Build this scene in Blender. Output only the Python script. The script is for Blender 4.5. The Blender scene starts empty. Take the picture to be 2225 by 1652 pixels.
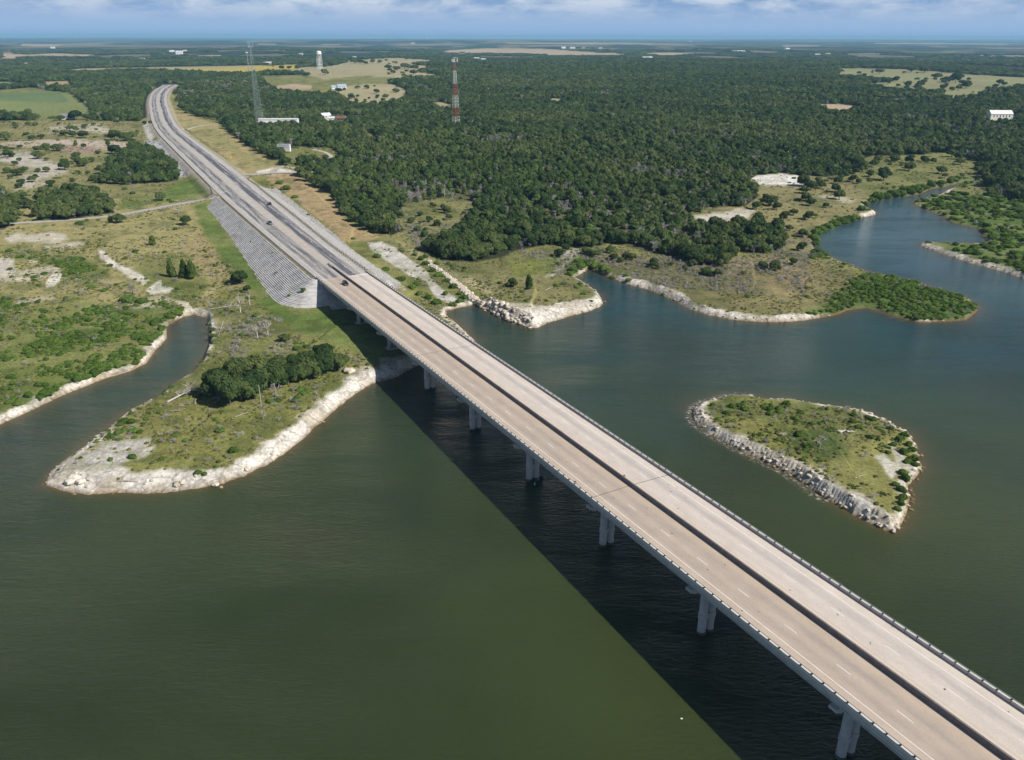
import bpy, math, random
import numpy as np
from math import radians, sin, cos, tan, pi
from mathutils import Matrix, Vector

scene = bpy.context.scene
random.seed(7)
RNG = np.random.default_rng(11)

# ------------------------------------------------------------------ camera
H = 116.5                       # camera height above the lake, metres
FPX, CX, CY = 1773.1, 1112.5, 826.0   # focal length / centre in the 2225 px wide survey of the photo
TH = math.atan((826.0 - 77.1) / FPX)  # pitch below the horizontal
RO = math.atan(10 / 3840.0)           # slight roll
cR = Vector((cos(RO), sin(RO) * sin(TH), sin(RO) * cos(TH)))
cU = Vector((-sin(RO), cos(RO) * sin(TH), cos(RO) * cos(TH)))
cF = Vector((0, cos(TH), -sin(TH)))
cam_d = bpy.data.cameras.new("camera")
cam_d.sensor_fit = 'HORIZONTAL'
cam_d.sensor_width = 36
cam_d.lens = 36 * 3060 / 3840.0
cam_d.clip_start = 1.0
cam_d.clip_end = 120000
cam = bpy.data.objects.new("camera", cam_d)
scene.collection.objects.link(cam)
M = Matrix(((cR.x, cU.x, -cF.x, 0), (cR.y, cU.y, -cF.y, 0), (cR.z, cU.z, -cF.z, H), (0, 0, 0, 1)))
cam.matrix_world = M
scene.camera = cam

# ------------------------------------------------------------------ sky, sun, exposure
SUN_AZ, SUN_EL = radians(116), radians(41)
HAZE_DENSITY = 5.6e-5
world = bpy.data.worlds.new("World")
scene.world = world
world.use_nodes = True
wt = world.node_tree
wt.nodes.clear()


def N(t, kind, **kw):
    n = t.nodes.new(kind)
    for k, v in kw.items():
        if k == 'i':
            for a, b in v.items():
                n.inputs[a].default_value = b
        else:
            setattr(n, k, v)
    return n


def L(t, a, b):
    t.links.new(a, b)


sky = N(wt, 'ShaderNodeTexSky', sky_type='NISHITA', sun_disc=False, sun_elevation=SUN_EL, sun_rotation=SUN_AZ,
        altitude=200, air_density=1.0, dust_density=0.6, ozone_density=1.6)
tc = N(wt, 'ShaderNodeTexCoord')
sep = N(wt, 'ShaderNodeSeparateXYZ')
L(wt, tc.outputs['Generated'], sep.inputs[0])
ramp = N(wt, 'ShaderNodeValToRGB')
cr = ramp.color_ramp
cr.elements[0].position = 0.0
cr.elements[0].color = (3.9, 6.6, 10.4, 1)
cr.elements[1].position = 1.0
cr.elements[1].color = (1.6, 3.3, 7.3, 1)
e = cr.elements.new(0.045)
e.color = (3.3, 5.4, 9.2, 1)
e = cr.elements.new(0.010)
e.color = (5.0, 7.5, 11.2, 1)
L(wt, sep.outputs['Z'], ramp.inputs[0])
# low cloud bank just above the horizon
vm = N(wt, 'ShaderNodeVectorMath', operation='MULTIPLY')
vm.inputs[1].default_value = (15, 15, 48)
L(wt, tc.outputs['Generated'], vm.inputs[0])
cn = N(wt, 'ShaderNodeTexNoise', i={'Scale': 1.0, 'Detail': 9, 'Roughness': 0.62, 'Distortion': 0.25})
L(wt, vm.outputs[0], cn.inputs['Vector'])
cramp = N(wt, 'ShaderNodeMapRange', i={'From Min': 0.38, 'From Max': 0.60})
L(wt, cn.outputs['Fac'], cramp.inputs['Value'])
hfade = N(wt, 'ShaderNodeMapRange', i={'From Min': 0.012, 'From Max': 0.034})
L(wt, sep.outputs['Z'], hfade.inputs['Value'])
cmul = N(wt, 'ShaderNodeMath', operation='MULTIPLY')
L(wt, cramp.outputs[0], cmul.inputs[0])
L(wt, hfade.outputs[0], cmul.inputs[1])
cmul2 = N(wt, 'ShaderNodeMath', operation='MULTIPLY', i={1: 0.9})
L(wt, cmul.outputs[0], cmul2.inputs[0])
cmix = N(wt, 'ShaderNodeMix', data_type='RGBA')
cmix.inputs[7].default_value = (9.6, 10.9, 12.8, 1)
L(wt, cmul2.outputs[0], cmix.inputs[0])
L(wt, ramp.outputs[0], cmix.inputs[6])
lowf = N(wt, 'ShaderNodeMapRange', i={'From Min': 0.06, 'From Max': 0.30, 'To Min': 1.0, 'To Max': 0.0})
L(wt, sep.outputs['Z'], lowf.inputs['Value'])
smix = N(wt, 'ShaderNodeMix', data_type='RGBA')
L(wt, lowf.outputs[0], smix.inputs[0])
L(wt, sky.outputs[0], smix.inputs[6])
L(wt, cmix.outputs[2], smix.inputs[7])
bg = N(wt, 'ShaderNodeBackground', i={'Strength': 0.056})
L(wt, smix.outputs[2], bg.inputs[0])
wo = N(wt, 'ShaderNodeOutputWorld')
L(wt, bg.outputs[0], wo.inputs[0])

sun_d = bpy.data.lights.new("sun", 'SUN')
sun_d.energy = 5.0
sun_d.angle = radians(0.53)
sun_d.color = (1.0, 0.955, 0.89)
sun = bpy.data.objects.new("sun", sun_d)
scene.collection.objects.link(sun)
sdir = Vector((sin(SUN_AZ) * cos(SUN_EL), cos(SUN_AZ) * cos(SUN_EL), sin(SUN_EL)))
sun.rotation_euler = sdir.to_track_quat('Z', 'Y').to_euler()
sun.location = (0, 0, 400)

scene.view_settings.view_transform = 'Standard'
scene.view_settings.look = 'None'
scene.view_settings.exposure = 0.18
scene.view_settings.gamma = 1.0
scene.render.engine = 'CYCLES'
scene.cycles.max_bounces = 5
scene.cycles.diffuse_bounces = 2
scene.cycles.glossy_bounces = 2
scene.cycles.transmission_bounces = 2
scene.cycles.transparent_max_bounces = 4
scene.cycles.volume_bounces = 0
scene.cycles.sample_clamp_indirect = 4
scene.cycles.use_denoising = True
scene.cycles.denoiser = 'OPENIMAGEDENOISE'
scene.cycles.denoising_input_passes = 'RGB_ALBEDO_NORMAL'
scene.cycles.denoising_prefilter = 'ACCURATE'

# ------------------------------------------------------------------ projection helpers (photo survey <-> ground)
nR, nU, nF = np.array(cR), np.array(cU), np.array(cF)


def rays(px, py):
    px = np.asarray(px, float); py = np.asarray(py, float)
    u = px - CX; v = -(py - CY)
    d = u[..., None] * nR + v[..., None] * nU + FPX * nF
    return d / np.linalg.norm(d, axis=-1, keepdims=True)


def project(x, y, z):
    d0 = x * nR[0] + y * nR[1] + (z - H) * nR[2]
    d1 = x * nU[0] + y * nU[1] + (z - H) * nU[2]
    d2 = x * nF[0] + y * nF[1] + (z - H) * nF[2]
    d2 = np.where(d2 < 1e-3, 1e-3, d2)
    return CX + FPX * d0 / d2, CY - FPX * d1 / d2, d2


def plane_pt(px, py, z):
    r = rays(px, py)
    t = (z - H) / r[..., 2]
    return r[..., 0] * t, r[..., 1] * t


# ------------------------------------------------------------------ value noise
def vnoise(x, y, seed=0):
    xi = np.floor(x).astype(np.int64); yi = np.floor(y).astype(np.int64)
    xf = x - xi; yf = y - yi
    xf = xf * xf * (3 - 2 * xf); yf = yf * yf * (3 - 2 * yf)

    def h(a, b):
        n = (a * 374761393 + b * 668265263 + seed * 1442695041) & 0xffffffff
        n = ((n ^ (n >> 13)) * 1274126177) & 0xffffffff
        n = (n ^ (n >> 16)) & 0xffffff
        return n / float(0xffffff)
    a = h(xi, yi); b = h(xi + 1, yi); c = h(xi, yi + 1); d = h(xi + 1, yi + 1)
    return (a + (b - a) * xf) * (1 - yf) + (c + (d - c) * xf) * yf


def fbm(x, y, seed=0, octv=4, g=0.5):
    s = 0; a = 1.0; t = 0
    for i in range(octv):
        s = s + a * vnoise(x * 2 ** i + 17.3 * i, y * 2 ** i - 9.1 * i, seed + i)
        t += a; a *= g
    return s / t


def sstep(a, b, x):
    t = np.clip((x - a) / (b - a), 0, 1)
    return t * t * (3 - 2 * t)


# ------------------------------------------------------------------ shoreline survey: x, y, width of bare rock, bank height
SHORE_MAIN = [
    (-900, 1210, 5, 2), (-400, 1060, 5, 2), (0, 922, 4, 1.8), (56, 897, 4, 1.8), (121, 866, 3.2, 1.8), (157, 850.6, 4.5, 1.8), (196, 835, 3, 1.6), (233, 821, 2.2, 1.5), (281, 807, 2.4, 1.5),
    (317, 790, 2, 1.2), (337, 761, 3.2, 1.6), (362, 735, 2, 1.4), (360, 710, 2, 1.2), (379, 699, 1, 1.2), (398, 688, 2, 1.5), (421, 683, 5, 2.0), (449, 690, 4, 2.2), (457, 719, 1.5, 2),
    (456, 750, 1.5, 2), (438, 789, 2.5, 2), (415, 817, 2.5, 2), (373, 839, 2.5, 1.6), (351, 862, 2, 1.6), (331, 873, 3, 1.6), (281, 895.5, 3, 1.4), (252, 918, 3, 1.4), (222, 943, 4, 1.4),
    (182, 971, 5, 1.3), (140, 1002, 7, 1.4), (112, 1027, 10, 1.6), (97, 1044, 12, 1.9), (98, 1055.5, 14, 2.1), (135, 1066.7, 16, 2.2), (196, 1073.7, 17, 2.2), (252, 1071, 15, 2.2),
    (323, 1072, 14, 2.2), (393, 1065, 12, 2.2), (449, 1057, 9, 2.2), (491, 1047, 7, 2.2), (533, 1033, 8, 2.3), (579, 1010.6, 9, 2.5), (634, 974, 10, 2.6), (670, 946, 9, 2.6),
    (684, 929, 8, 2.6), (718, 898, 9, 2.6), (760, 865, 10, 2.6), (810, 834, 11, 2.6), (858, 820, 12, 2.8), (886, 806, 9, 2.8), (911, 794.5, 7, 2.8), (960, 770, 5, 2), (1032, 742, 3, 1.5),
    (1012, 724, 3, 1.4), (993, 705, 3, 1.4), (970, 688, 2, 1), (970, 676, 1.5, .8), (998, 668, 2, .8), (1032, 662, 3, 1.5), (1045, 669, 8, 4.2), (1071, 682, 9, 4.6), (1113, 700.5, 9, 4.6),
    (1155, 713, 8, 4), (1169, 712, 11, 3), (1197, 699, 15, 2.6), (1253, 684, 15, 2.4), (1295, 670, 13, 2.4), (1312, 660, 9, 2.4), (1303, 642, 3, 2), (1293, 634, 1.5, 1.5),
    (1264, 613, 2, 1.3), (1246, 603, 3, 1.3), (1264, 595, 3, 1.3), (1282, 583, 1, 1.2), (1303, 590, 1.5, 1.5), (1319, 600, 2, 1.5), (1350, 613, 6, 2), (1415, 631, 6, 2.3), (1460, 650, 6, 2.4),
    (1499, 670.6, 5, 2.2), (1538, 683.6, 5, 2), (1590, 694, 5, 1.8), (1622, 698, 5, 1.8), (1678, 700, 5, 1.8), (1720, 699, 5, 1.7), (1757, 695, 5, 1.6), (1779, 691, 1.5, 1), (1819, 684, .6, .8),
    (1841, 674, .5, .8), (1880, 669.7, .6, .8), (1908, 675, .5, .8), (1939, 686.5, .6, .8), (1973, 695, .6, .8), (2001, 700.5, 1.5, .8), (2051, 699, .8, .8), (2099, 695, .6, .8),
    (2122, 677, 1, .8), (2123, 668, 1, .8), (2105, 650, 1, .8), (2083, 644, 2, .8), (2029, 628, 1.5, .8), (1974, 610, .5, .8), (1874, 589, .5, .8), (1809, 562, .5, .8),
    (1772, 545, .8, .8), (1763, 530, .6, .8), (1766, 507.5, .6, .8), (1785, 496, .6, .8), (1812, 488.5, .6, .8), (1861, 473.6, 2, 1), (1882, 471, 5, 1.4), (1903, 467, 5, 1.4), (1903, 460, 4, 1.4),
    (1890, 456, 3, 1.2), (1874, 445, 2, 1), (1896, 438, .6, .8), (1934, 429, .8, .8), (1972, 426, .8, .8), (2001, 421, .6, .8), (2026, 409, .6, .8), (2056, 405, .6, .8), (2083, 398, .6, .8),
    (2120, 391, .6, .8), (2123, 393, .6, .8), (2088, 402, 1, .8), (2058, 414, 3, 1), (2045, 422, 2, 1), (2010, 433, .6, .8), (1988, 438, 1, .8), (1985, 445, 1, .8), (2015, 456, .6, .8),
    (2050, 470, .6, .8), (2066, 483, .6, .8), (2123, 497, .6, .8), (2137, 510, .6, .8), (2153, 520, .6, .8), (2137, 531, .8, .8), (2083, 530, 1, .8), (2001, 529, 2, 1), (2000, 533, 3, 1.2),
    (2056, 553.5, 5, 1.6), (2110, 572, 6, 1.8), (2177, 589, 6, 1.8), (2225, 605, 6, 1.8), (2600, 700, 6, 1.8)]
SHORE_ISLE = [
    (1525, 876, 3, 1.2), (1548, 871, 2, 1), (1576, 863, 3, 1.2), (1622, 860.4, 2, 1), (1659, 869, 2, 1), (1712, 869, 2, 1), (1763, 878.7, 2, 1), (1805, 883, 2, 1), (1875, 894, 2, 1),
    (1903, 906.7, 2.5, 1), (1937, 922, 2, 1), (1953, 932, 2, 1), (1976, 943, 1.5, 1), (1987, 965.6, 1.5, .9), (1995, 988, 1, .9), (2002, 1016, 2, .9), (1998, 1027, 3, .9), (1973, 1055, 3, 1),
    (1976, 1086, 1, 1), (1973, 1101, 1.5, 1.2), (1965, 1122, 3, 1.8), (1958, 1140, 5, 2.2), (1940, 1157, 6, 2.6), (1900, 1140, 6, 2.8), (1850, 1117, 6, 2.8), (1819, 1097.5, 6, 2.8), (1777, 1075, 6.5, 2.8),
    (1735, 1044, 6.5, 2.6), (1678, 1010.5, 6.5, 2.4), (1622, 986, 6.5, 2.3), (1576, 960, 6.5, 2.2), (1542, 943, 6, 2), (1514, 923.6, 6, 1.8), (1503, 907, 6, 1.6), (1509, 887, 5, 1.4)]


def shore_world(pts):
    a = np.array(pts, float)
    a[:, 2] = np.where(a[:, 2] >= 3, a[:, 2] * .70, a[:, 2])
    x, y = plane_pt(a[:, 0], a[:, 1], 0.0)
    return np.stack([x, y, a[:, 2], a[:, 3]], 1)


SM = shore_world(SHORE_MAIN)
SM = np.vstack([[-70000, 300, 5, 2], [-3000, 150, 5, 2], SM, [3000, 420, 5, 2], [70000, 600, 5, 2], [70000, 90000, 5, 2], [-70000, 90000, 5, 2]])
SI = shore_world(SHORE_ISLE)


def poly_dist(x, y, P, attrs=True):
    """signed distance (inside positive) and interpolated attributes of the nearest edge"""
    n = len(x)
    best = np.full(n, 1e18); inside = np.zeros(n, bool)
    at = np.zeros((n, P.shape[1] - 2)) if attrs else None
    Q = np.roll(P, -1, axis=0)
    for a, b in zip(P, Q):
        ex, ey = b[0] - a[0], b[1] - a[1]
        t = np.clip(((x - a[0]) * ex + (y - a[1]) * ey) / (ex * ex + ey * ey + 1e-12), 0, 1)
        d = (x - a[0] - t * ex) ** 2 + (y - a[1] - t * ey) ** 2
        m = d < best
        best[m] = d[m]
        if attrs:
            tm = t[m][:, None]
            at[m] = a[2:] * (1 - tm) + b[2:] * tm
        if ey != 0:
            c = ((a[1] > y) != (b[1] > y))
            xi = a[0] + (y - a[1]) * ex / ey
            inside ^= (c & (x < xi))
    d = np.sqrt(best)
    return np.where(inside, d, -d), at


# ------------------------------------------------------------------ roads (station s along the bridge axis, l to its right)
DH = np.array([-0.48023192, 0.87705726]); DH /= np.linalg.norm(DH)
LT = np.array([DH[1], -DH[0]])
Q0 = np.array([9.84, 197.358])
ROAD = np.array([(195, -6.3, 17.8, 12.15), (260, -6.3, 18.4, 11.9), (340, -6.1, 21.5, 11.8), (420, -5.6, 24, 12), (450, -5.2, 25, 12.1), (537, -3.4, 27.2, 12.8), (650, -1.2, 28.5, 14.0),
                 (735, 0.5, 28.5, 14.9), (819, 2.2, 29.3, 15.8), (900, 6, 32, 16.7), (990, 13, 39, 17.7), (1072, 21, 47, 18.5), (1150, 29, 55, 19.2), (1228, 37, 63, 20), (1328, 49, 75, 21),
                 (1430, 63, 89, 22), (1560, 86, 112, 23), (1700, 118, 144, 23)], float)


def SL(s, l):
    return Q0[0] + DH[0] * s + LT[0] * l, Q0[1] + DH[1] * s + LT[1] * l


def to_sl(x, y):
    a, b = x - Q0[0], y - Q0[1]
    return a * DH[0] + b * DH[1], a * LT[0] + b * LT[1]


def road_at(s):
    return np.interp(s, ROAD[:, 0], ROAD[:, 1]), np.interp(s, ROAD[:, 0], ROAD[:, 2]), np.interp(s, ROAD[:, 0], ROAD[:, 3])


# minor roads, surveyed on the photo: list of (x, y, z) and half width
SIDE_L = [(478, 428, 11.8), (455, 432, 11.0), (417, 437.5, 9.6), (338.5, 452, 8.2), (276, 464, 7.8), (221, 472.7, 7.6), (182, 476, 7.6), (104, 481, 7.8), (42, 484, 8), (0, 488, 8), (-120, 495, 8)]
SIDE_R = [(528, 381, 12.0), (560, 378, 12.1), (584, 376, 12.2), (620, 375, 12.2), (650, 374, 12.2), (690, 374, 12.2)]


def line_world(pts):
    a = np.array(pts, float)
    x, y = plane_pt(a[:, 0], a[:, 1], a[:, 2])
    return np.stack([x, y, a[:, 2]], 1)


WL, WR = line_world(SIDE_L), line_world(SIDE_R)


def line_dist(x, y, P):
    best = np.full(len(x), 1e18); zz = np.zeros(len(x))
    for a, b in zip(P[:-1], P[1:]):
        ex, ey = b[0] - a[0], b[1] - a[1]
        t = np.clip(((x - a[0]) * ex + (y - a[1]) * ey) / (ex * ex + ey * ey), 0, 1)
        d = (x - a[0] - t * ex) ** 2 + (y - a[1] - t * ey) ** 2
        m = d < best
        best[m] = d[m]; zz[m] = a[2] + (b[2] - a[2]) * t[m]
    return np.sqrt(best), zz


def shore_fields(x, y):
    """signed distance to the nearest shore with rock width and bank height"""
    n = len(x)
    sd = np.full(n, 4000.0); at = np.tile(np.array([5.0, 2.0]), (n, 1))
    r = np.hypot(x, y)
    near = (r < 2600)
    if near.any():
        a, ta = poly_dist(x[near], y[near], SM)
        b, tb = poly_dist(x[near], y[near], SI)
        use = b > a
        sd[near] = np.where(use, b, a)
        at[near] = np.where(use[:, None], tb, ta)
    m = r >= 2600
    sd[m & (y < 400)] = -500
    return sd, at


def height(x, y, full=False):
    x = np.asarray(x, float); y = np.asarray(y, float)
    sd, at = shore_fields(x, y)
    R, Hb = at[:, 0], at[:, 1]
    r = np.hypot(x, y)
    near = r < 1200
    jit = np.zeros_like(x)
    if near.any():
        jit[near] = (fbm(x[near] / 9, y[near] / 9, 3, 3) - .5) * 3.4 * np.clip(R[near] / 6, .25, 1) + (vnoise(x[near] / 1.6, y[near] / 1.6, 8) - .5) * 1.1 * np.clip(R[near] / 5, .2, 1)
    s1 = sd + jit * 0.55
    # stepped limestone bank
    w = np.clip(R * .72, 1.0, 11)
    t = np.clip(s1 / w, 0, 1)
    k = np.clip(Hb * 1.6, 2, 7)
    led = (np.floor(t * k) + sstep(.0, .28, t * k - np.floor(t * k))) / k
    prof = Hb * (0.25 * t + 0.75 * np.clip(led, 0, 1))
    soft = Hb * sstep(0, 1, t)
    rocky = np.clip((R - 1.5) / 3, 0, 1)
    z = np.where(s1 > 0, prof * rocky + soft * (1 - rocky), 0)
    z = z + np.where(s1 > 0, 0.12, 0)
    up = np.maximum(sd - w, 0)
    z = z + 1.6 * (1 - np.exp(-up / 60)) + 15 * (1 - np.exp(-up / 620))
    roll = (fbm(x / 260, y / 260, 21, 3) - .5)
    z = z + roll * 7 * sstep(60, 420, up)
    z = z + (fbm(x / 1500, y / 1500, 5, 3) - .42) * 34 * sstep(900, 3000, r) * (sd > 0)
    z = z + (fbm(x / 7000, y / 5000, 9, 4) - .45) * 110 * sstep(4500, 16000, r) + 42 * sstep(17000, 36000, r)
    z = z + np.where((sd > 0) & near, (fbm(x / 6, y / 6, 31, 3) - .5) * .5 * sstep(2, 14, sd), 0)
    z = np.where(s1 <= 0, np.maximum(-3.0, s1 * .35), z)
    # main road: embankment and cut
    s, l = to_sl(x, y)
    m = (s > 120) & (s < 1800) & (np.abs(l) < 260)
    zr = np.full(len(x), -1e3); dr = np.full(len(x), 1e9)
    if m.any():
        ss, ll = s[m], l[m]
        a, b, rz = road_at(ss)
        dx = np.maximum(np.maximum(a - 2.6 - ll, ll - b - 2.6), 0)
        ds = np.maximum(196 - ss, 0)
        d = np.hypot(dx, ds)
        dr[m] = d
        fill = rz - .45 - np.maximum(d, 0) / 2.0 - .45 * sstep(.2, 1.2, d) * ((ss < 446) & (ll < 17)) * (((ll < a) & (ss > 180)) | (ss < 196.5))
        cut = rz - .45 + np.maximum(d - 1.5, 0) * .16
        zm = z[m]
        zm = np.maximum(zm, fill)
        zm = np.where(ss > 196, np.minimum(zm, np.maximum(cut, fill)), zm)
        zm = np.where(d <= 0, rz - .45, zm)
        zm = np.where((ss < 196) & (sd[m] > 0), zm, np.where(ss < 196, z[m], zm))
        z[m] = zm
    for P, hw in ((WL, 3.4), (WR, 4.0)):
        bx = (x > P[:, 0].min() - 40) & (x < P[:, 0].max() + 40) & (y > P[:, 1].min() - 40) & (y < P[:, 1].max() + 40)
        if bx.any():
            d, pz = line_dist(x[bx], y[bx], P)
            zz = z[bx]
            e2 = np.maximum(d - hw - 1.0, 0)
            zz = np.clip(zz, pz - .12 - e2 / 2.4, np.maximum(pz - .12 + e2 / 3.0, pz - .12))
            keep = (dr[bx] <= 0.0)
            z[bx] = np.where(keep, z[bx], np.where(e2 > 30, z[bx], zz))
    z = z - r * r / (2 * 7.4e6)
    return (z, sd, at, dr) if full else z


def G(pts):
    """photo survey points -> points on the ground"""
    a = np.array(pts, float)
    if a.ndim == 1:
        a = a[None]
    z = np.full(len(a), 6.0)
    for i in range(14):
        x, y = plane_pt(a[:, 0], a[:, 1], np.minimum(z, H - 8))
        z = .5 * z + .5 * height(x, y)
    x, y = plane_pt(a[:, 0], a[:, 1], z)
    return np.stack([x, y, height(x, y)], 1)


def px_m(p):
    """photo pixels per metre at a world point"""
    _, _, d = project(p[0], p[1], p[2])
    return FPX / float(d)


# ------------------------------------------------------------------ object helpers
COL = scene.collection


def tag(o, label=None, cat=None, group=None, kind=None):
    if label: o['label'] = label
    if cat: o['category'] = cat
    if group: o['group'] = group
    if kind: o['kind'] = kind
    return o


def empty(name, loc=(0, 0, 0), rz=0.0, **kw):
    o = bpy.data.objects.new(name, None)
    o.empty_display_size = 1
    COL.objects.link(o)
    o.location = loc; o.rotation_euler = (0, 0, rz)
    return tag(o, **kw)


class MB:
    def __init__(s):
        s.v = []; s.f = []; s.m = []

    def quad(s, a, b, c, d, mi=0):
        n = len(s.v); s.v += [tuple(a), tuple(b), tuple(c), tuple(d)]; s.f.append((n, n + 1, n + 2, n + 3)); s.m.append(mi)

    def box(s, x0, x1, y0, y1, z0, z1, mi=0, mat=None):
        n = len(s.v)
        p = [(x0, y0, z0), (x1, y0, z0), (x1, y1, z0), (x0, y1, z0), (x0, y0, z1), (x1, y0, z1), (x1, y1, z1), (x0, y1, z1)]
        if mat is not None:
            p = [tuple(mat @ Vector(q)) for q in p]
        s.v += p
        for f in ((0, 3, 2, 1), (4, 5, 6, 7), (0, 1, 5, 4), (1, 2, 6, 5), (2, 3, 7, 6), (3, 0, 4, 7)):
            s.f.append(tuple(n + i for i in f)); s.m.append(mi)

    def hexa(s, lo, hi, mi=0):
        """lo, hi: four corner points each"""
        n = len(s.v); s.v += [tuple(p) for p in lo] + [tuple(p) for p in hi]
        for f in ((0, 3, 2, 1), (4, 5, 6, 7), (0, 1, 5, 4), (1, 2, 6, 5), (2, 3, 7, 6), (3, 0, 4, 7)):
            s.f.append(tuple(n + i for i in f)); s.m.append(mi)

    def tube(s, p0, p1, r0, r1=None, n=6, mi=0, caps=True):
        r1 = r0 if r1 is None else r1
        p0 = Vector(p0); p1 = Vector(p1); d = (p1 - p0)
        if d.length < 1e-6: return
        d.normalize()
        a = d.orthogonal().normalized(); b = d.cross(a)
        k = len(s.v)
        for P, r in ((p0, r0), (p1, r1)):
            for i in range(n):
                t = 2 * pi * i / n
                s.v.append(tuple(P + a * (r * cos(t)) + b * (r * sin(t))))
        for i in range(n):
            j = (i + 1) % n
            s.f.append((k + i, k + j, k + n + j, k + n + i)); s.m.append(mi)
        if caps:
            s.f.append(tuple(k + i for i in range(n - 1, -1, -1))); s.m.append(mi)
            s.f.append(tuple(k + n + i for i in range(n))); s.m.append(mi)

    def lathe(s, prof, n=20, mi=0, c=(0, 0)):
        k = len(s.v)
        for (r, z) in prof:
            for i in range(n):
                t = 2 * pi * i / n
                s.v.append((c[0] + r * cos(t), c[1] + r * sin(t), z))
        for q in range(len(prof) - 1):
            for i in range(n):
                j = (i + 1) % n
                s.f.append((k + q * n + i, k + q * n + j, k + (q + 1) * n + j, k + (q + 1) * n + i)); s.m.append(mi)
        s.f.append(tuple(k + i for i in range(n - 1, -1, -1))); s.m.append(mi)
        s.f.append(tuple(k + (len(prof) - 1) * n + i for i in range(n))); s.m.append(mi)

    def build(s, name, mats, parent=None, smooth=False, **kw):
        me = bpy.data.meshes.new(name)
        me.from_pydata(s.v, [], s.f)
        if not isinstance(mats, (list, tuple)): mats = [mats]
        for m in mats: me.materials.append(m)
        if any(s.m): me.polygons.foreach_set('material_index', s.m)
        if smooth: me.polygons.foreach_set('use_smooth', [True] * len(s.f))
        me.update()
        o = bpy.data.objects.new(name, me)
        COL.objects.link(o)
        if parent: o.parent = parent
        return tag(o, **kw)


def np_mesh(name, V, F, mat=None, smooth=False):
    me = bpy.data.meshes.new(name)
    F = np.asarray(F)
    k = F.shape[1]
    me.vertices.add(len(V)); me.vertices.foreach_set('co', np.ascontiguousarray(V, dtype=np.float32).ravel())
    me.loops.add(F.size); me.loops.foreach_set('vertex_index', F.astype(np.int32).ravel())
    me.polygons.add(len(F))
    me.polygons.foreach_set('loop_start', np.arange(0, F.size, k, dtype=np.int32))
    if smooth: me.polygons.foreach_set('use_smooth', np.ones(len(F), bool))
    if mat: me.materials.append(mat)
    me.update(calc_edges=True)
    me.validate()
    return me


def copy_tree(o, parent=None):
    c = o.copy(); COL.objects.link(c)
    if parent: c.parent = parent
    for ch in o.children:
        copy_tree(ch, c)
    return c


# ------------------------------------------------------------------ materials
def mat(name, col, rough=0.8, spec=0.3, metal=0.0, noise=None, bump=0.0, bscale=4.0, coords='Object', stretch=(1, 1, 1)):
    m = bpy.data.materials.new(name); m.use_nodes = True
    t = m.node_tree; b = t.nodes['Principled BSDF']
    b.inputs['Base Color'].default_value = (*col, 1)
    b.inputs['Roughness'].default_value = rough
    b.inputs['Specular IOR Level'].default_value = spec
    b.inputs['Metallic'].default_value = metal
    if noise or bump:
        c = N(t, 'ShaderNodeTexCoord')
        mp = N(t, 'ShaderNodeMapping'); mp.inputs['Scale'].default_value = stretch
        L(t, c.outputs[coords], mp.inputs[0])
    if noise:
        sc, amt = noise
        nz = N(t, 'ShaderNodeTexNoise', i={'Scale': sc, 'Detail': 6, 'Roughness': .65})
        L(t, mp.outputs[0], nz.inputs['Vector'])
        mr = N(t, 'ShaderNodeMapRange', i={'From Min': .3, 'From Max': .7, 'To Min': 1 - amt, 'To Max': 1 + amt})
        L(t, nz.outputs['Fac'], mr.inputs['Value'])
        mx = N(t, 'ShaderNodeVectorMath', operation='SCALE'); mx.inputs[0].default_value = col
        L(t, mr.outputs[0], mx.inputs['Scale'])
        L(t, mx.outputs[0], b.inputs['Base Color'])
    if bump:
        nb = N(t, 'ShaderNodeTexNoise', i={'Scale': bscale, 'Detail': 5})
        L(t, mp.outputs[0], nb.inputs['Vector'])
        bp = N(t, 'ShaderNodeBump', i={'Strength': bump, 'Distance': .1})
        L(t, nb.outputs['Fac'], bp.inputs['Height']); L(t, bp.outputs[0], b.inputs['Normal'])
    return m


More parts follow.
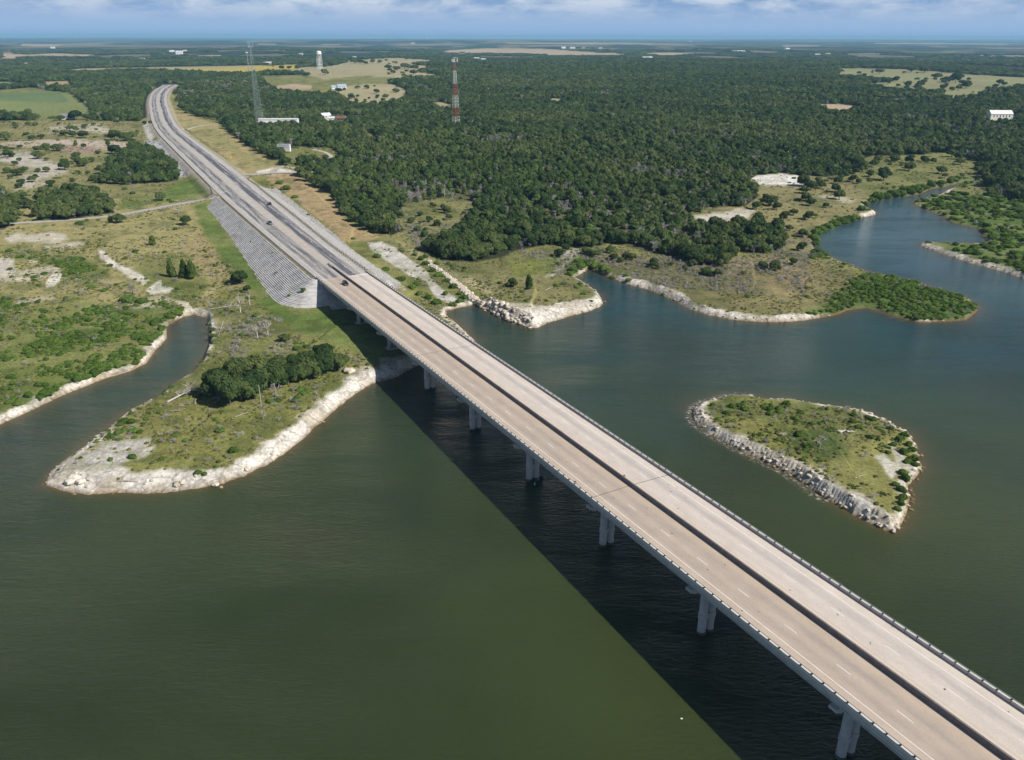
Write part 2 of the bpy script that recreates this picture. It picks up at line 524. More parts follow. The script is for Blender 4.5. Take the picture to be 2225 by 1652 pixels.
def foliage(name, c0, c1, trans=0.25):
    m = bpy.data.materials.new(name); m.use_nodes = True
    t = m.node_tree; t.nodes.clear()
    oi = N(t, 'ShaderNodeObjectInfo')
    geo = N(t, 'ShaderNodeNewGeometry')
    cc = N(t, 'ShaderNodeTexCoord')
    nz = N(t, 'ShaderNodeTexNoise', i={'Scale': 3.0, 'Detail': 3})
    L(t, cc.outputs['Object'], nz.inputs['Vector'])
    ad = N(t, 'ShaderNodeMath', operation='MULTIPLY_ADD', i={1: .35})
    L(t, geo.outputs['Random Per Island'], ad.inputs[0])
    mm = N(t, 'ShaderNodeMath', operation='MULTIPLY', i={1: .8}); L(t, oi.outputs['Random'], mm.inputs[0])
    ns = N(t, 'ShaderNodeMath', operation='MULTIPLY_ADD', i={1: .7, 2: -.35}); L(t, nz.outputs['Fac'], ns.inputs[0])
    a2 = N(t, 'ShaderNodeMath', operation='ADD'); L(t, mm.outputs[0], a2.inputs[0]); L(t, ns.outputs[0], a2.inputs[1])
    L(t, a2.outputs[0], ad.inputs[2])
    cl = N(t, 'ShaderNodeMix', data_type='RGBA'); cl.clamp_factor = True
    cl.inputs[6].default_value = (*c0, 1); cl.inputs[7].default_value = (*c1, 1)
    L(t, ad.outputs[0], cl.inputs[0])
    d = N(t, 'ShaderNodeBsdfDiffuse'); L(t, cl.outputs[2], d.inputs[0])
    tr = N(t, 'ShaderNodeBsdfTranslucent'); L(t, cl.outputs[2], tr.inputs[0])
    mx = N(t, 'ShaderNodeMixShader', i={0: trans}); L(t, d.outputs[0], mx.inputs[1]); L(t, tr.outputs[0], mx.inputs[2])
    o = N(t, 'ShaderNodeOutputMaterial'); L(t, mx.outputs[0], o.inputs[0])
    return m


MT = {}
MT['oak'] = foliage('oak_leaves', (.024, .050, .019), (.108, .155, .050))
MT['oak2'] = foliage('oak_leaves_olive', (.045, .075, .026), (.145, .18, .06))
MT['juniper'] = foliage('juniper_leaves', (.034, .064, .016), (.125, .17, .042))
MT['shrub'] = foliage('shrub_leaves', (.055, .108, .020), (.17, .26, .055), .35)
MT['young'] = foliage('young_leaves', (.06, .11, .028), (.15, .225, .062))
MT['weed'] = foliage('weed_leaves', (.09, .12, .030), (.34, .32, .12), .3)
MT['dead'] = foliage('dead_twigs', (.22, .20, .19), (.46, .43, .41), 0.0)
MT['bark'] = mat('bark', (.16, .13, .11), .9, noise=(3, .4))
MT['palebark'] = mat('pale_bark', (.48, .44, .40), .9, noise=(3, .25))
MT['conc'] = mat('weathered_concrete', (.50, .485, .46), .85, noise=(.6, .16), bump=.25, bscale=3)
MT['conc_dark'] = mat('damp_concrete', (.10, .10, .09), .7, noise=(1.2, .3))
MT['conc_light'] = mat('pale_concrete', (.60, .56, .51), .85, noise=(.5, .12))
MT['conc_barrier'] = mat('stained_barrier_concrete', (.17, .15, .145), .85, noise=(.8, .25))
MT['grey_rubble'] = mat('grey_rubble', (.40, .385, .37), .95, noise=(1.2, .3), bump=.5, bscale=3)
MT['steel'] = mat('galvanised_steel', (.45, .46, .47), .45, .5, .6, noise=(1, .1))
MT['rust'] = mat('weathered_dark_steel', (.10, .085, .08), .8, noise=(2, .3))
MT['white'] = mat('white_paint', (.80, .80, .78), .5, noise=(.3, .05))
MT['wlight'] = mat('road_paint_white', (.78, .77, .73), .8, noise=(.5, .12))
MT['yellow'] = mat('road_paint_yellow', (.62, .43, .20), .85, noise=(.4, .2))
MT['yellowfaint'] = mat('worn_yellow_paint', (.58, .44, .29), .85, noise=(.25, .12))
MT['red'] = mat('red_tower_paint', (.42, .06, .07), .6, noise=(.4, .15))
MT['green_steel'] = mat('grey_green_tower_steel', (.30, .36, .37), .5, .4, .2)
MT['wood'] = mat('weathered_pole_wood', (.17, .13, .10), .9, noise=(2, .25))
MT['tin'] = mat('pale_metal_roof', (.72, .74, .76), .45, .5, .2, noise=(.3, .08))
MT['tan_wall'] = mat('tan_wall', (.50, .42, .33), .85, noise=(.4, .1))
MT['grey_roof'] = mat('grey_shingle_roof', (.20, .20, .21), .9, noise=(1, .2))
MT['blue_grey'] = mat('blue_grey_roof', (.33, .40, .48), .6, noise=(.5, .15))
MT['redroof'] = mat('red_brown_roof', (.20, .10, .075), .8, noise=(.5, .2))
MT['dark'] = mat('dark_opening', (.02, .022, .025), .3, .5)
MT['glass'] = mat('dark_glass', (.012, .015, .018), .06, .6)
MT['tyre'] = mat('black_rubber', (.018, .018, .018), .8)
MT['navy'] = mat('dark_navy_car_paint', (.012, .018, .035), .18, .7)
MT['silver'] = mat('silver_grey_car_paint', (.17, .18, .19), .25, .6, .5)
MT['black'] = mat('black_car_paint', (.012, .013, .015), .2, .7)
MT['carwhite'] = mat('white_car_paint', (.7, .7, .7), .3, .6)
MT['lamp'] = mat('lamp_lens', (.7, .7, .66), .1, .8)
MT['taillamp'] = mat('red_lens', (.35, .02, .02), .2, .6)
MT['sign_yellow'] = mat('sign_yellow', (.80, .48, .02), .5)
MT['skin'] = mat('skin', (.42, .24, .17), .6)
MT['shirt'] = mat('light_blue_shirt', (.16, .34, .52), .9)
MT['trouser'] = mat('dark_blue_trousers', (.02, .05, .09), .9)
MT['hull'] = mat('dark_boat_hull', (.015, .022, .026), .4, .5)
MT['marks'] = mat('sign_marks_purple', (.22, .10, .22), .7)
MT['marks2'] = mat('sign_marks_grey', (.28, .28, .33), .7)

# ------------------------------------------------------------------ ground cover survey (photo outlines laid on the ground)
C_DRY = (.30, .265, .115); C_OLIVE = (.185, .185, .062); C_GREEN = (.12, .155, .038); C_MOWN = (.115, .165, .038)
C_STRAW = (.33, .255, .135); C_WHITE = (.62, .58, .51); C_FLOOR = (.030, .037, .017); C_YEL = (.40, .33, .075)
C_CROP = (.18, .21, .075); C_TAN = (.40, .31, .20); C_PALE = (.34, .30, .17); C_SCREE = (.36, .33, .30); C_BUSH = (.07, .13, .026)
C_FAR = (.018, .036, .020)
# forest areas: outline of the ground under the trees, density kind
FOREST = [
    [(640, 345), (660, 372), (700, 402), (735, 432), (742, 455), (765, 478), (800, 496), (850, 512), (880, 500), (850, 475), (880, 445), (950, 432), (1030, 436), (1042, 470), (1000, 505),
     (945, 520), (925, 545), (960, 566), (1030, 570), (1090, 560), (1120, 545), (1190, 532), (1270, 540), (1330, 528), (1400, 545), (1470, 562), (1530, 578), (1580, 572), (1600, 548), (1650, 552),
     (1700, 540), (1706, 520), (1690, 500), (1640, 487), (1590, 487), (1510, 492), (1495, 470), (1540, 452), (1620, 448), (1650, 425), (1625, 395), (1640, 382), (1700, 375), (1740, 382), (1790, 385),
     (1850, 378), (1868, 352), (1890, 338), (1980, 338), (2060, 330), (2120, 352), (2180, 372), (2225, 368), (2600, 390), (2600, 160), (2225, 150), (1600, 120), (1000, 150), (700, 210), (600, 200), (560, 165),
     (380, 160), (385, 200), (395, 235), (440, 254), (478, 258), (500, 290), (560, 328), (600, 348)],
    [(0, 196), (70, 190), (160, 206), (198, 240), (202, 262), (300, 264), (318, 255), (330, 225), (352, 205), (385, 200), (385, 158), (220, 160), (140, 162), (60, 164), (0, 170), (-300, 175), (-300, 205)],
    [(-300, 205), (0, 262), (90, 262), (88, 248), (0, 240)],
    [(2120, 365), (2225, 360), (2500, 380), (2500, 480), (2225, 440), (2160, 425), (2140, 395)],
    [(220, 392), (330, 398), (388, 392), (385, 362), (350, 330), (300, 320), (240, 350)],
    [(80, 478), (160, 476), (250, 462), (235, 430), (170, 415), (90, 420)],
    [(-300, 430), (0, 420), (38, 440), (38, 478), (10, 498), (-300, 520)],
]
CLEAR = [  # openings in the forest: outline, colour
    ([(133, 153), (182, 150), (260, 148), (391, 145), (579, 142.5), (667, 140), (640, 150), (600, 158), (521, 163), (443, 161), (385, 157), (286, 154), (221, 158), (156, 159.5)], C_YEL),
    ([(133, 153), (182, 149), (391, 145), (579, 142), (521, 147), (391, 151), (286, 151), (180, 157)], C_PALE),
    ([(600, 158), (660, 146), (709, 145), (751, 138.6), (751, 131), (795, 129), (844, 126.5), (873, 126.5), (938, 131), (938, 136), (899, 141), (938, 144), (938, 150), (912, 157), (954, 164), (949, 171),
      (907, 172.5), (834, 167), (782, 165), (704, 173), (657, 160)], C_PALE),
    ([(602, 186), (640, 183), (678, 186), (676, 194), (604, 195)], C_TAN),
    ([(722, 193), (756, 187), (795, 183), (860, 183), (886, 200), (886, 212), (873, 224), (830, 228), (795, 233), (761, 232), (745, 215), (730, 206)], C_PALE),
    ([(933, 224), (960, 222), (988, 230), (984, 241), (945, 238)], C_PALE),
    ([(672, 249), (740, 252), (795, 253), (795, 260), (700, 259)], C_TAN),
    ([(954, 111), (1043, 106), (1101, 105), (1199, 107.4), (1277, 113), (1381, 119), (1340, 123), (1199, 122), (1101, 117.5), (1040, 117), (977, 114)], C_TAN),
    ([(1043, 124), (1100, 123), (1173, 124), (1173, 128.5), (1043, 128)], C_TAN), ([(1300, 126), (1360, 126), (1360, 130), (1305, 129.5)], C_TAN),
    ([(1404, 116), (1444, 114), (1553, 114.5), (1553, 119), (1420, 121)], C_TAN), ([(1043, 147), (1076, 147), (1074, 152), (1030, 152)], C_TAN),
    ([(1600, 118), (1640, 117), (1650, 119), (1600, 120)], C_TAN),
    ([(1796, 148), (1866, 148), (1974, 151), (2083, 160), (2191, 167), (2260, 170), (2300, 188), (2218, 190), (2150, 203), (2088, 220), (2042, 215), (2050, 203), (1947, 198), (1874, 189), (1893, 182),
      (1942, 177), (1852, 170), (1812, 167), (1828, 157)], (.24, .235, .115)),
    ([(1763, 228), (1820, 226), (1880, 232), (1866, 238), (1826, 250), (1800, 246)], C_TAN),
    ([(1882, 213), (1960, 216), (2020, 222), (1960, 224), (1890, 219)], C_PALE),
    ([(0, 177), (55, 181), (65, 187), (0, 191), (-200, 190), (-200, 176)], C_CROP),
    ([(92, 178), (150, 176), (158, 192), (110, 192), (95, 188)], C_STRAW),
    ([(0, 202), (96, 199), (130, 199), (152, 202), (170, 222), (202, 238), (195, 250), (90, 262), (0, 250), (-250, 250), (-250, 205)], C_CROP),
    ([(0, 202), (90, 200), (130, 200), (140, 210), (150, 222), (60, 222), (0, 218), (-250, 216), (-250, 204)], (.12, .17, .068)),
    ([(2060, 118), (2200, 121), (2300, 123), (2300, 127), (2190, 125)], (.3, .25, .2)),
    ([(45, 157), (98, 155), (140, 158), (98, 162), (50, 161)], C_TAN), ([(0, 116), (60, 119), (120, 116), (200, 119), (210, 122), (90, 124), (20, 128), (0, 126)], C_TAN),
    ([(46, 96), (140, 97), (120, 100), (48, 100)], C_TAN), ([(430, 121), (480, 120), (482, 124), (432, 125)], C_TAN), ([(700, 96), (740, 96), (740, 98), (700, 98)], C_TAN),
    ([(1100, 92), (1300, 93), (1600, 97), (1300, 96.5), (1100, 95)], C_PALE), ([(1700, 99), (1780, 99), (1780, 101), (1700, 101)], C_TAN), ([(1900, 93), (2190, 95), (2190, 97), (1900, 95.5)], C_PALE),
    ([(1100, 98), (1250, 98.5), (1330, 101), (1200, 101)], (.2, .17, .11)), ([(560, 95), (600, 95.5), (600, 97.5), (560, 97)], C_TAN),
    ([(785, 291), (812, 290), (822, 300), (795, 304)], C_OLIVE), ([(875, 285), (900, 283), (905, 292), (878, 293)], C_STRAW),
    ([(1190, 213), (1222, 215), (1222, 228), (1195, 226)], C_PALE), ([(1125, 198), (1160, 199), (1160, 205), (1128, 203)], C_STRAW), ([(1335, 205), (1350, 207), (1345, 214), (1338, 212)], C_PALE),
    ([(670, 320), (720, 322), (738, 340), (725, 352), (690, 350), (652, 350), (620, 345), (612, 325), (640, 318)], C_OLIVE), ([(2138, 252), (2205, 252), (2208, 268), (2136, 270)], C_PALE), ([(556, 264), (660, 264), (660, 278), (552, 280)], C_TAN), ([(700, 262), (752, 264), (755, 276), (700, 274)], C_OLIVE),
]
FIELDS = [  # ground colours outside the woods: outline, colour, feather px, jitter px
    ([(-900, 380), (470, 380), (470, 700), (-900, 1100)], C_DRY, 4, 10),
    ([(-900, 240), (330, 240), (340, 300), (400, 380), (460, 425), (-900, 470)], (.215, .20, .085), 6, 12),
    ([(0, 640), (60, 655), (150, 648), (250, 655), (330, 650), (400, 668), (372, 700), (350, 735), (310, 790), (240, 812), (190, 835), (100, 870), (0, 900), (-400, 1000), (-400, 640)], (.135, .165, .045), 10, 16),
    ([(0, 540), (40, 535), (95, 548), (180, 560), (230, 590), (215, 620), (160, 615), (120, 580), (60, 565), (0, 560)], (.13, .155, .045), 10, 12),
    ([(290, 560), (420, 545), (460, 620), (420, 655), (330, 640)], (.15, .165, .05), 12, 14),
    ([(418, 442), (458, 438), (472, 480), (500, 527), (560, 592), (600, 657), (640, 677), (690, 668), (745, 662), (830, 700), (870, 740), (860, 775), (820, 790), (760, 760), (700, 745), (650, 720), (600, 690),
      (560, 655), (530, 605), (480, 560), (440, 505)], C_MOWN, 5, 5),
    ([(365, 408), (395, 395), (430, 382), (466, 418), (400, 438), (350, 440), (330, 428)], C_MOWN, 3, 4),
    ([(270, 430), (330, 420), (360, 440), (300, 455), (255, 455)], C_GREEN, 5, 6),
    ([(430, 500), (480, 560), (540, 640), (480, 625), (410, 560), (400, 510)], (.30, .24, .12), 8, 9),
    ([(366, 215), (380, 238), (440, 260), (475, 270), (505, 297), (560, 333), (600, 352), (612, 368), (560, 380), (530, 378), (500, 352), (440, 305), (400, 275), (372, 250)], (.35, .28, .135), 3, 4),
    ([(400, 262), (470, 280), (520, 320), (580, 350), (600, 362), (560, 366), (500, 330), (430, 290)], (.27, .245, .10), 6, 6),
    ([(575, 386), (600, 377), (650, 378), (662, 392), (720, 425), (740, 450), (738, 470), (770, 495), (830, 515), (800, 524), (745, 524), (700, 484), (640, 432), (600, 405)], (.36, .26, .14), 3, 4),
    ([(560, 372), (600, 362), (625, 368), (650, 374), (600, 378), (560, 379)], C_WHITE, 2, 3),
    ([(860, 515), (880, 440), (1030, 432), (1045, 470), (1000, 520), (925, 545), (900, 560), (830, 530)], (.17, .17, .06), 6, 10),
    ([(905, 560), (960, 570), (1100, 562), (1190, 535), (1270, 545), (1270, 600), (1300, 640), (1200, 690), (1100, 650), (1000, 600)], (.17, .165, .066), 8, 10),
    ([(1100, 575), (1240, 545), (1280, 560), (1255, 590), (1180, 600), (1120, 600)], (.16, .18, .045), 8, 10),
    ([(1290, 560), (1500, 565), (1700, 545), (1760, 560), (1850, 600), (1820, 670), (1640, 692), (1500, 660), (1350, 605)], (.165, .15, .066), 8, 12),
    ([(1590, 560), (1700, 560), (1760, 590), (1790, 620), (1700, 640), (1620, 610)], (.24, .19, .10), 10, 14),
    ([(1500, 440), (1700, 380), (1880, 350), (1900, 400), (1880, 470), (1780, 500), (1760, 560), (1690, 545), (1700, 500), (1600, 490)], (.20, .18, .082), 6, 12),
    ([(1870, 340), (2140, 340), (2160, 400), (2060, 405), (1990, 405), (1890, 430), (1860, 400)], (.15, .16, .055), 6, 12),
    ([(1800, 650), (1880, 592), (1960, 606), (2040, 630), (2125, 655), (2125, 690), (2050, 706), (1970, 702), (1900, 680), (1830, 688), (1770, 700), (1740, 680)], (.09, .145, .032), 7, 10),
    ([(1985, 440), (2010, 428), (2080, 418), (2230, 430), (2400, 450), (2400, 640), (2225, 610), (2120, 560), (2000, 535), (2150, 530), (2150, 515), (2060, 480)], (.095, .15, .035), 6, 8),
    ([(2080, 400), (2230, 440), (2300, 480), (2300, 430), (2160, 395)], (.17, .17, .07), 6, 8),
    ([(1870, 455), (1890, 430), (1960, 412), (2040, 400), (2090, 380), (2140, 385), (2110, 402), (2030, 415), (1930, 438), (1885, 460)], C_BUSH, 5, 8),
    ([(240, 1020), (300, 960), (400, 880), (520, 860), (720, 800), (790, 800), (720, 870), (640, 940), (560, 1000), (480, 1040), (400, 1040), (300, 1035)], (.20, .20, .062), 8, 14),
    ([(430, 700), (600, 700), (760, 770), (780, 810), (700, 850), (560, 870), (450, 850), (470, 770)], (.17, .18, .055), 8, 10),
    ([(1503, 860), (2010, 860), (2010, 1160), (1503, 1160)], (.19, .195, .055), 4, 4),
    ([(1560, 870), (1800, 885), (1900, 905), (1950, 940), (1880, 960), (1750, 930), (1620, 905), (1540, 890)], (.12, .135, .045), 8, 10),
    ([(1700, 930), (1830, 940), (1850, 990), (1770, 1000), (1700, 970)], (.08, .11, .03), 10, 10),
    # bare, pale ground
    ([(13, 516), (40, 508), (75, 512), (110, 503), (140, 510), (150, 518), (120, 528), (60, 526), (20, 530)], (.50, .45, .36), 4, 5),
    ([(95, 535), (170, 522), (185, 533), (140, 543), (100, 540)], (.44, .40, .31), 5, 4), ([(0, 560), (30, 562), (35, 590), (20, 605), (0, 605), (-80, 600), (-80, 560)], (.50, .45, .38), 5, 5),
    ([(0, 600), (60, 585), (90, 580), (130, 575), (125, 595), (80, 605), (40, 612), (0, 612), (-80, 610)], (.44, .40, .31), 6, 5), ([(115, 595), (138, 592), (130, 612), (118, 622), (100, 625), (100, 615)], C_WHITE, 2, 2),
    ([(62, 565), (85, 563), (82, 571), (64, 571)], (.55, .5, .42), 2, 2),
    ([(213, 545), (222, 545), (240, 562), (262, 577), (285, 585), (325, 607), (312, 620), (285, 606), (262, 590), (235, 577), (218, 562)], C_WHITE, 2.5, 2.5),
    ([(316, 632), (340, 612), (350, 608), (352, 622), (378, 626), (372, 635), (330, 641)], C_WHITE, 2, 2),
    ([(30, 655), (110, 640), (118, 648), (40, 664)], (.38, .34, .24), 5, 4), ([(270, 655), (350, 640), (380, 650), (360, 664), (290, 672)], (.42, .38, .28), 5, 4),
    ([(376, 652), (405, 655), (420, 668), (455, 675), (452, 684), (410, 682), (393, 668)], C_WHITE, 3, 3),
    ([(110, 275), (220, 270), (245, 285), (230, 290), (150, 285), (105, 290)], (.45, .41, .32), 5, 6), ([(0, 310), (85, 305), (140, 303), (250, 308), (300, 312), (300, 318), (200, 326), (110, 320), (0, 318)], (.46, .38, .30), 2, 3),
    ([(0, 332), (60, 330), (120, 352), (150, 372), (110, 385), (60, 400), (30, 392), (80, 370), (0, 350)], (.46, .42, .36), 8, 8), ([(130, 315), (200, 318), (230, 330), (180, 335), (120, 330)], (.30, .22, .17), 5, 5),
    ([(60, 395), (110, 398), (60, 410), (30, 410)], (.42, .38, .3), 5, 5), ([(310, 262), (330, 270), (338, 295), (330, 310), (320, 300), (312, 280)], (.44, .42, .39), 2, 2),
    ([(798, 527), (830, 527), (862, 540), (885, 560), (930, 592), (935, 604), (965, 632), (1003, 655), (985, 664), (950, 650), (925, 612), (890, 600), (845, 570), (805, 543)], (.52, .49, .44), 2, 3),
    ([(860, 520), (960, 575), (1040, 610), (1100, 660), (1060, 640), (960, 590), (900, 560)], (.34, .30, .17), 4, 3),
    ([(1628, 388), (1648, 380), (1700, 377), (1742, 384), (1762, 396), (1740, 406), (1700, 405), (1660, 402)], (.70, .67, .62), 3, 4),
    ([(1498, 470), (1540, 463), (1575, 462), (1600, 453), (1642, 456), (1625, 475), (1560, 485), (1510, 484)], (.52, .48, .40), 3, 3),
    ([(1775, 424), (1830, 425), (1862, 436), (1850, 445), (1790, 432)], (.42, .39, .28), 5, 5), ([(1768, 231), (1800, 228), (1822, 234), (1805, 240), (1815, 248), (1800, 250), (1790, 238)], C_WHITE, 2, 2),
    ([(2050, 412), (2080, 400), (2060, 420)], C_WHITE, 2, 1),
    ([(1200, 545), (1280, 540), (1240, 560), (1205, 600), (1185, 605), (1230, 565)], (.40, .37, .30), 4, 4),
    ([(1820, 935), (1838, 934), (1858, 936), (1840, 942), (1822, 943)], C_WHITE, 1.5, 2), ([(1898, 990), (1920, 985), (1940, 1005), (1958, 1010), (1950, 1030), (1938, 1042), (1925, 1030), (1915, 1010)], (.56, .53, .46), 3, 3),
    ([(1930, 960), (1945, 975), (1962, 990), (1985, 1020), (1990, 1040), (1965, 1060), (1950, 1020)], (.46, .43, .34), 5, 5),
    ([(1560, 960), (1640, 985), (1720, 1030), (1800, 1080), (1870, 1120), (1820, 1100), (1730, 1050), (1620, 1000)], (.48, .43, .34), 4, 6),
    ([(120, 1040), (220, 960), (330, 950), (320, 990), (260, 1010), (330, 1040), (460, 1030), (500, 1020), (520, 1035), (400, 1065), (200, 1070), (110, 1060)], (.50, .47, .41), 6, 16),
    ([(560, 1000), (640, 935), (700, 880), (760, 830), (840, 800), (860, 812), (760, 860), (690, 930), (600, 1005)], (.46, .43, .36), 6, 10),
    ([(820, 780), (905, 770), (910, 790), (830, 805)], (.42, .39, .33), 4, 5),
    ([(1100, 655), (1200, 665), (1300, 648), (1310, 662), (1200, 695), (1120, 700)], (.50, .46, .38), 3, 5),
    ([(1690, 940), (1710, 938), (1712, 944), (1690, 946)], (.4, .36, .3), 2, 2),
    ([(1020, 650), (970, 680), (1005, 715), (1030, 740), (1010, 735), (955, 680), (990, 655)], (.42, .38, .30), 3, 3),
    ([(690, 945), (712, 938), (708, 948), (695, 952)], C_WHITE, 2, 2),
]


def in_poly(px, py, P, feather=1.0):
    a = np.array(P, float)
    x0, y0 = a.min(0) - feather; x1, y1 = a.max(0) + feather
    w = np.zeros(len(px))
    m = (px > x0) & (px < x1) & (py > y0) & (py < y1)
    if m.any():
        d, _ = poly_dist(px[m], py[m], a, attrs=False)
        w[m] = sstep(-feather, feather, d)
    return w


def forest_mask(px, py):
    w = np.zeros(len(px))
    for P in FOREST:
        w = np.maximum(w, in_poly(px, py, P, 1.0))
    # far country: woods by default
    w = np.maximum(w, (py < 164) * 1.0)
    for P, c in CLEAR:
        w = w * (1 - in_poly(px, py, P, .4 if P[0][1] < 200 else 1.0))
    return w


# ------------------------------------------------------------------ one polar grid shared by ground and lake
az = np.concatenate([np.arange(-54, -35, .6), np.arange(-35, 35.01, .072), np.arange(35.6, 54.1, .6)])
az = np.radians(az)
rows = np.arange(1900, CY - FPX * tan(TH) + 6.0, -2.35)
dep = TH + np.arctan((rows - CY) / FPX)
rad = H / np.tan(dep)
rr = [14.0, 30, 48, 64, 78, 90]
rr = [q for q in rr if q < rad[0] - 4] + [rad[0]]
for q in rad[1:]:
    k = 1.035 if q > 2500 else 9
    while q > rr[-1] * k:
        rr.append(rr[-1] * k)
    rr.append(q)
while rr[-1] < 46000:
    rr.append(rr[-1] * 1.035)
rr = np.array([q for q in rr if q < 48000])
NA, NR = len(az), len(rr)
AZ, RR = np.meshgrid(az, rr)
gx = (RR * np.sin(AZ)).ravel(); gy = (RR * np.cos(AZ)).ravel()
gz, gsd, gat, gdr = height(gx, gy, True)
ppx, ppy, pdep = project(gx, gy, gz)
idx = np.arange(NA * NR).reshape(NR, NA)
quads = np.stack([idx[:-1, :-1], idx[:-1, 1:], idx[1:, 1:], idx[1:, :-1]], -1).reshape(-1, 4)

# ground colours
n1 = fbm(gx / 22, gy / 22, 41, 4); n2 = fbm(gx / 5, gy / 5, 43, 3); n3 = fbm(gx / 90, gy / 90, 47, 3)
dist = np.hypot(gx, gy)
colr = np.tile(np.array(C_OLIVE), (len(gx), 1)); rockm = np.zeros(len(gx))
inview = (ppx > -1000) & (ppx < 3200) & (ppy < 1300)
jx = (fbm(gx / 12, gy / 12, 51, 3) - .5) * 2; jy = (fbm(gx / 12, gy / 12, 57, 3) - .5) * 2
for P, c, fe, ji in FIELDS:
    w = in_poly(ppx + jx * ji * 1.3, ppy + jy * ji, P, fe)
    w = w * inview
    if min(c) > .27:
        rockm = np.maximum(rockm, w)
        w = w * (.55 + .45 * sstep(.35, .55, n2 * .6 + n1 * .4))
    colr = colr * (1 - w[:, None]) + np.array(c) * w[:, None]
# mottling of grassland
pat = sstep(.44, .62, n1)[:, None] * .8
colr = colr * (1 - pat * .35) + np.array(C_DRY) * pat * .35 * (1 - rockm[:, None])  + colr * (pat * .35) * rockm[:, None]
pat = (sstep(.50, .66, 1 - n1 * .5 - n2 * .5) * (1 - rockm))[:, None]
colr = colr * (1 - pat * .55) + np.array((.075, .10, .028)) * pat * .55
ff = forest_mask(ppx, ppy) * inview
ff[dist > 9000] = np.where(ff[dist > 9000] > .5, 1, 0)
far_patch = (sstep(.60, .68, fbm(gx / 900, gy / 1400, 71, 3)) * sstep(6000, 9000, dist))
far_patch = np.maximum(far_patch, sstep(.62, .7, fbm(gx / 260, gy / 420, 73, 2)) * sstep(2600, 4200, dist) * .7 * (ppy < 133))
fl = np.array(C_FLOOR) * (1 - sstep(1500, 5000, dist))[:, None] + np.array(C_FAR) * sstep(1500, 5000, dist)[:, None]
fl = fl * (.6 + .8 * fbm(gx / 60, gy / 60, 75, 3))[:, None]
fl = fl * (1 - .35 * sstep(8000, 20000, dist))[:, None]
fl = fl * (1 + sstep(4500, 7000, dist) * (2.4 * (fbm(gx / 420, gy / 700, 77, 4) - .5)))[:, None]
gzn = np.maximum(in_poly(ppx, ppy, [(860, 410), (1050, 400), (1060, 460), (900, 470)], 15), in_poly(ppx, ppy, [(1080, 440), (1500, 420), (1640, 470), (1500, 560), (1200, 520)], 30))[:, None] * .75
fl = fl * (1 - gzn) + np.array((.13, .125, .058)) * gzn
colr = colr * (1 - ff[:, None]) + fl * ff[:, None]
for P, c in CLEAR:
    w = (in_poly(ppx, ppy, P, .7 if P[0][1] < 200 else 1.5) * inview)[:, None]
    colr = colr * (1 - w) + np.array(c) * w * (.85 + .3 * n3[:, None])
w = (far_patch * ff * .75 * (1 - .6 * sstep(9000, 26000, dist)))[:, None]
colr = colr * (1 - w) + np.array((.27, .22, .14)) * w
# limestone banks
R = gat[:, 0]
edge = R * (.35 + 1.25 * n1) + (n2 - .5) * 5
rk = sstep(1.6, -1.6, gsd - edge) * (gsd > -3) * sstep(.4, 1.6, R)
rc = np.array(C_WHITE) * (.72 + .5 * n2)[:, None]
soil_ = sstep(.50, .62, fbm(gx / 7, gy / 7, 88, 3))[:, None] * .6
rc = rc * (1 - soil_) + np.array((.40, .34, .25)) * soil_
wet = sstep(.9, .15, gz + dist ** 2 / 1.48e7)[:, None]
rc = rc * (1 - wet * .75) + np.array((.20, .13, .05)) * wet * .75
colr = colr * (1 - rk[:, None]) + rc * rk[:, None]
rockm = np.maximum(rockm, rk)
soilw = (sstep(1.2, 0, gsd) * (R < 1.6) * (gsd > -4))[:, None]
colr = colr * (1 - soilw) + np.array((.16, .11, .06)) * soilw
# stone facing on the road banks
gs, gl = to_sl(gx, gy)
ra, rb, rz_ = road_at(gs)
lside = (gl < ra); onroad = gdr <= 0
stone = ((gdr < 26) & (gdr >= 0) & (((~lside) & (gs > 178) & (gs < 470)) | (lside & (gs > 556) & (gs < 800)))) * (gz > 4.5)
w = (stone * (sstep(19, 16, gdr + n2 * 3) if True else 1) * np.where(lside, 1, sstep(14.5, 11.5, gdr + n2 * 3)))[:, None]
stc = np.where(lside[:, None], np.array((.36, .35, .36)), np.array((.43, .41, .39)))
colr = colr * (1 - w) + stc * (.75 + .5 * n2)[:, None] * w
rockm = np.maximum(rockm, w[:, 0])
verge = (sstep(3.4, 1.0, gdr) * (gs > 193) * (gs < 1700) * (gdr < 5))[:, None]
colr = colr * (1 - verge * .8) + np.array((.36, .31, .24)) * verge * .8
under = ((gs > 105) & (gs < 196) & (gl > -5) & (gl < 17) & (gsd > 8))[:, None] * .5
colr = colr * (1 - under) + np.array((.10, .12, .04)) * under

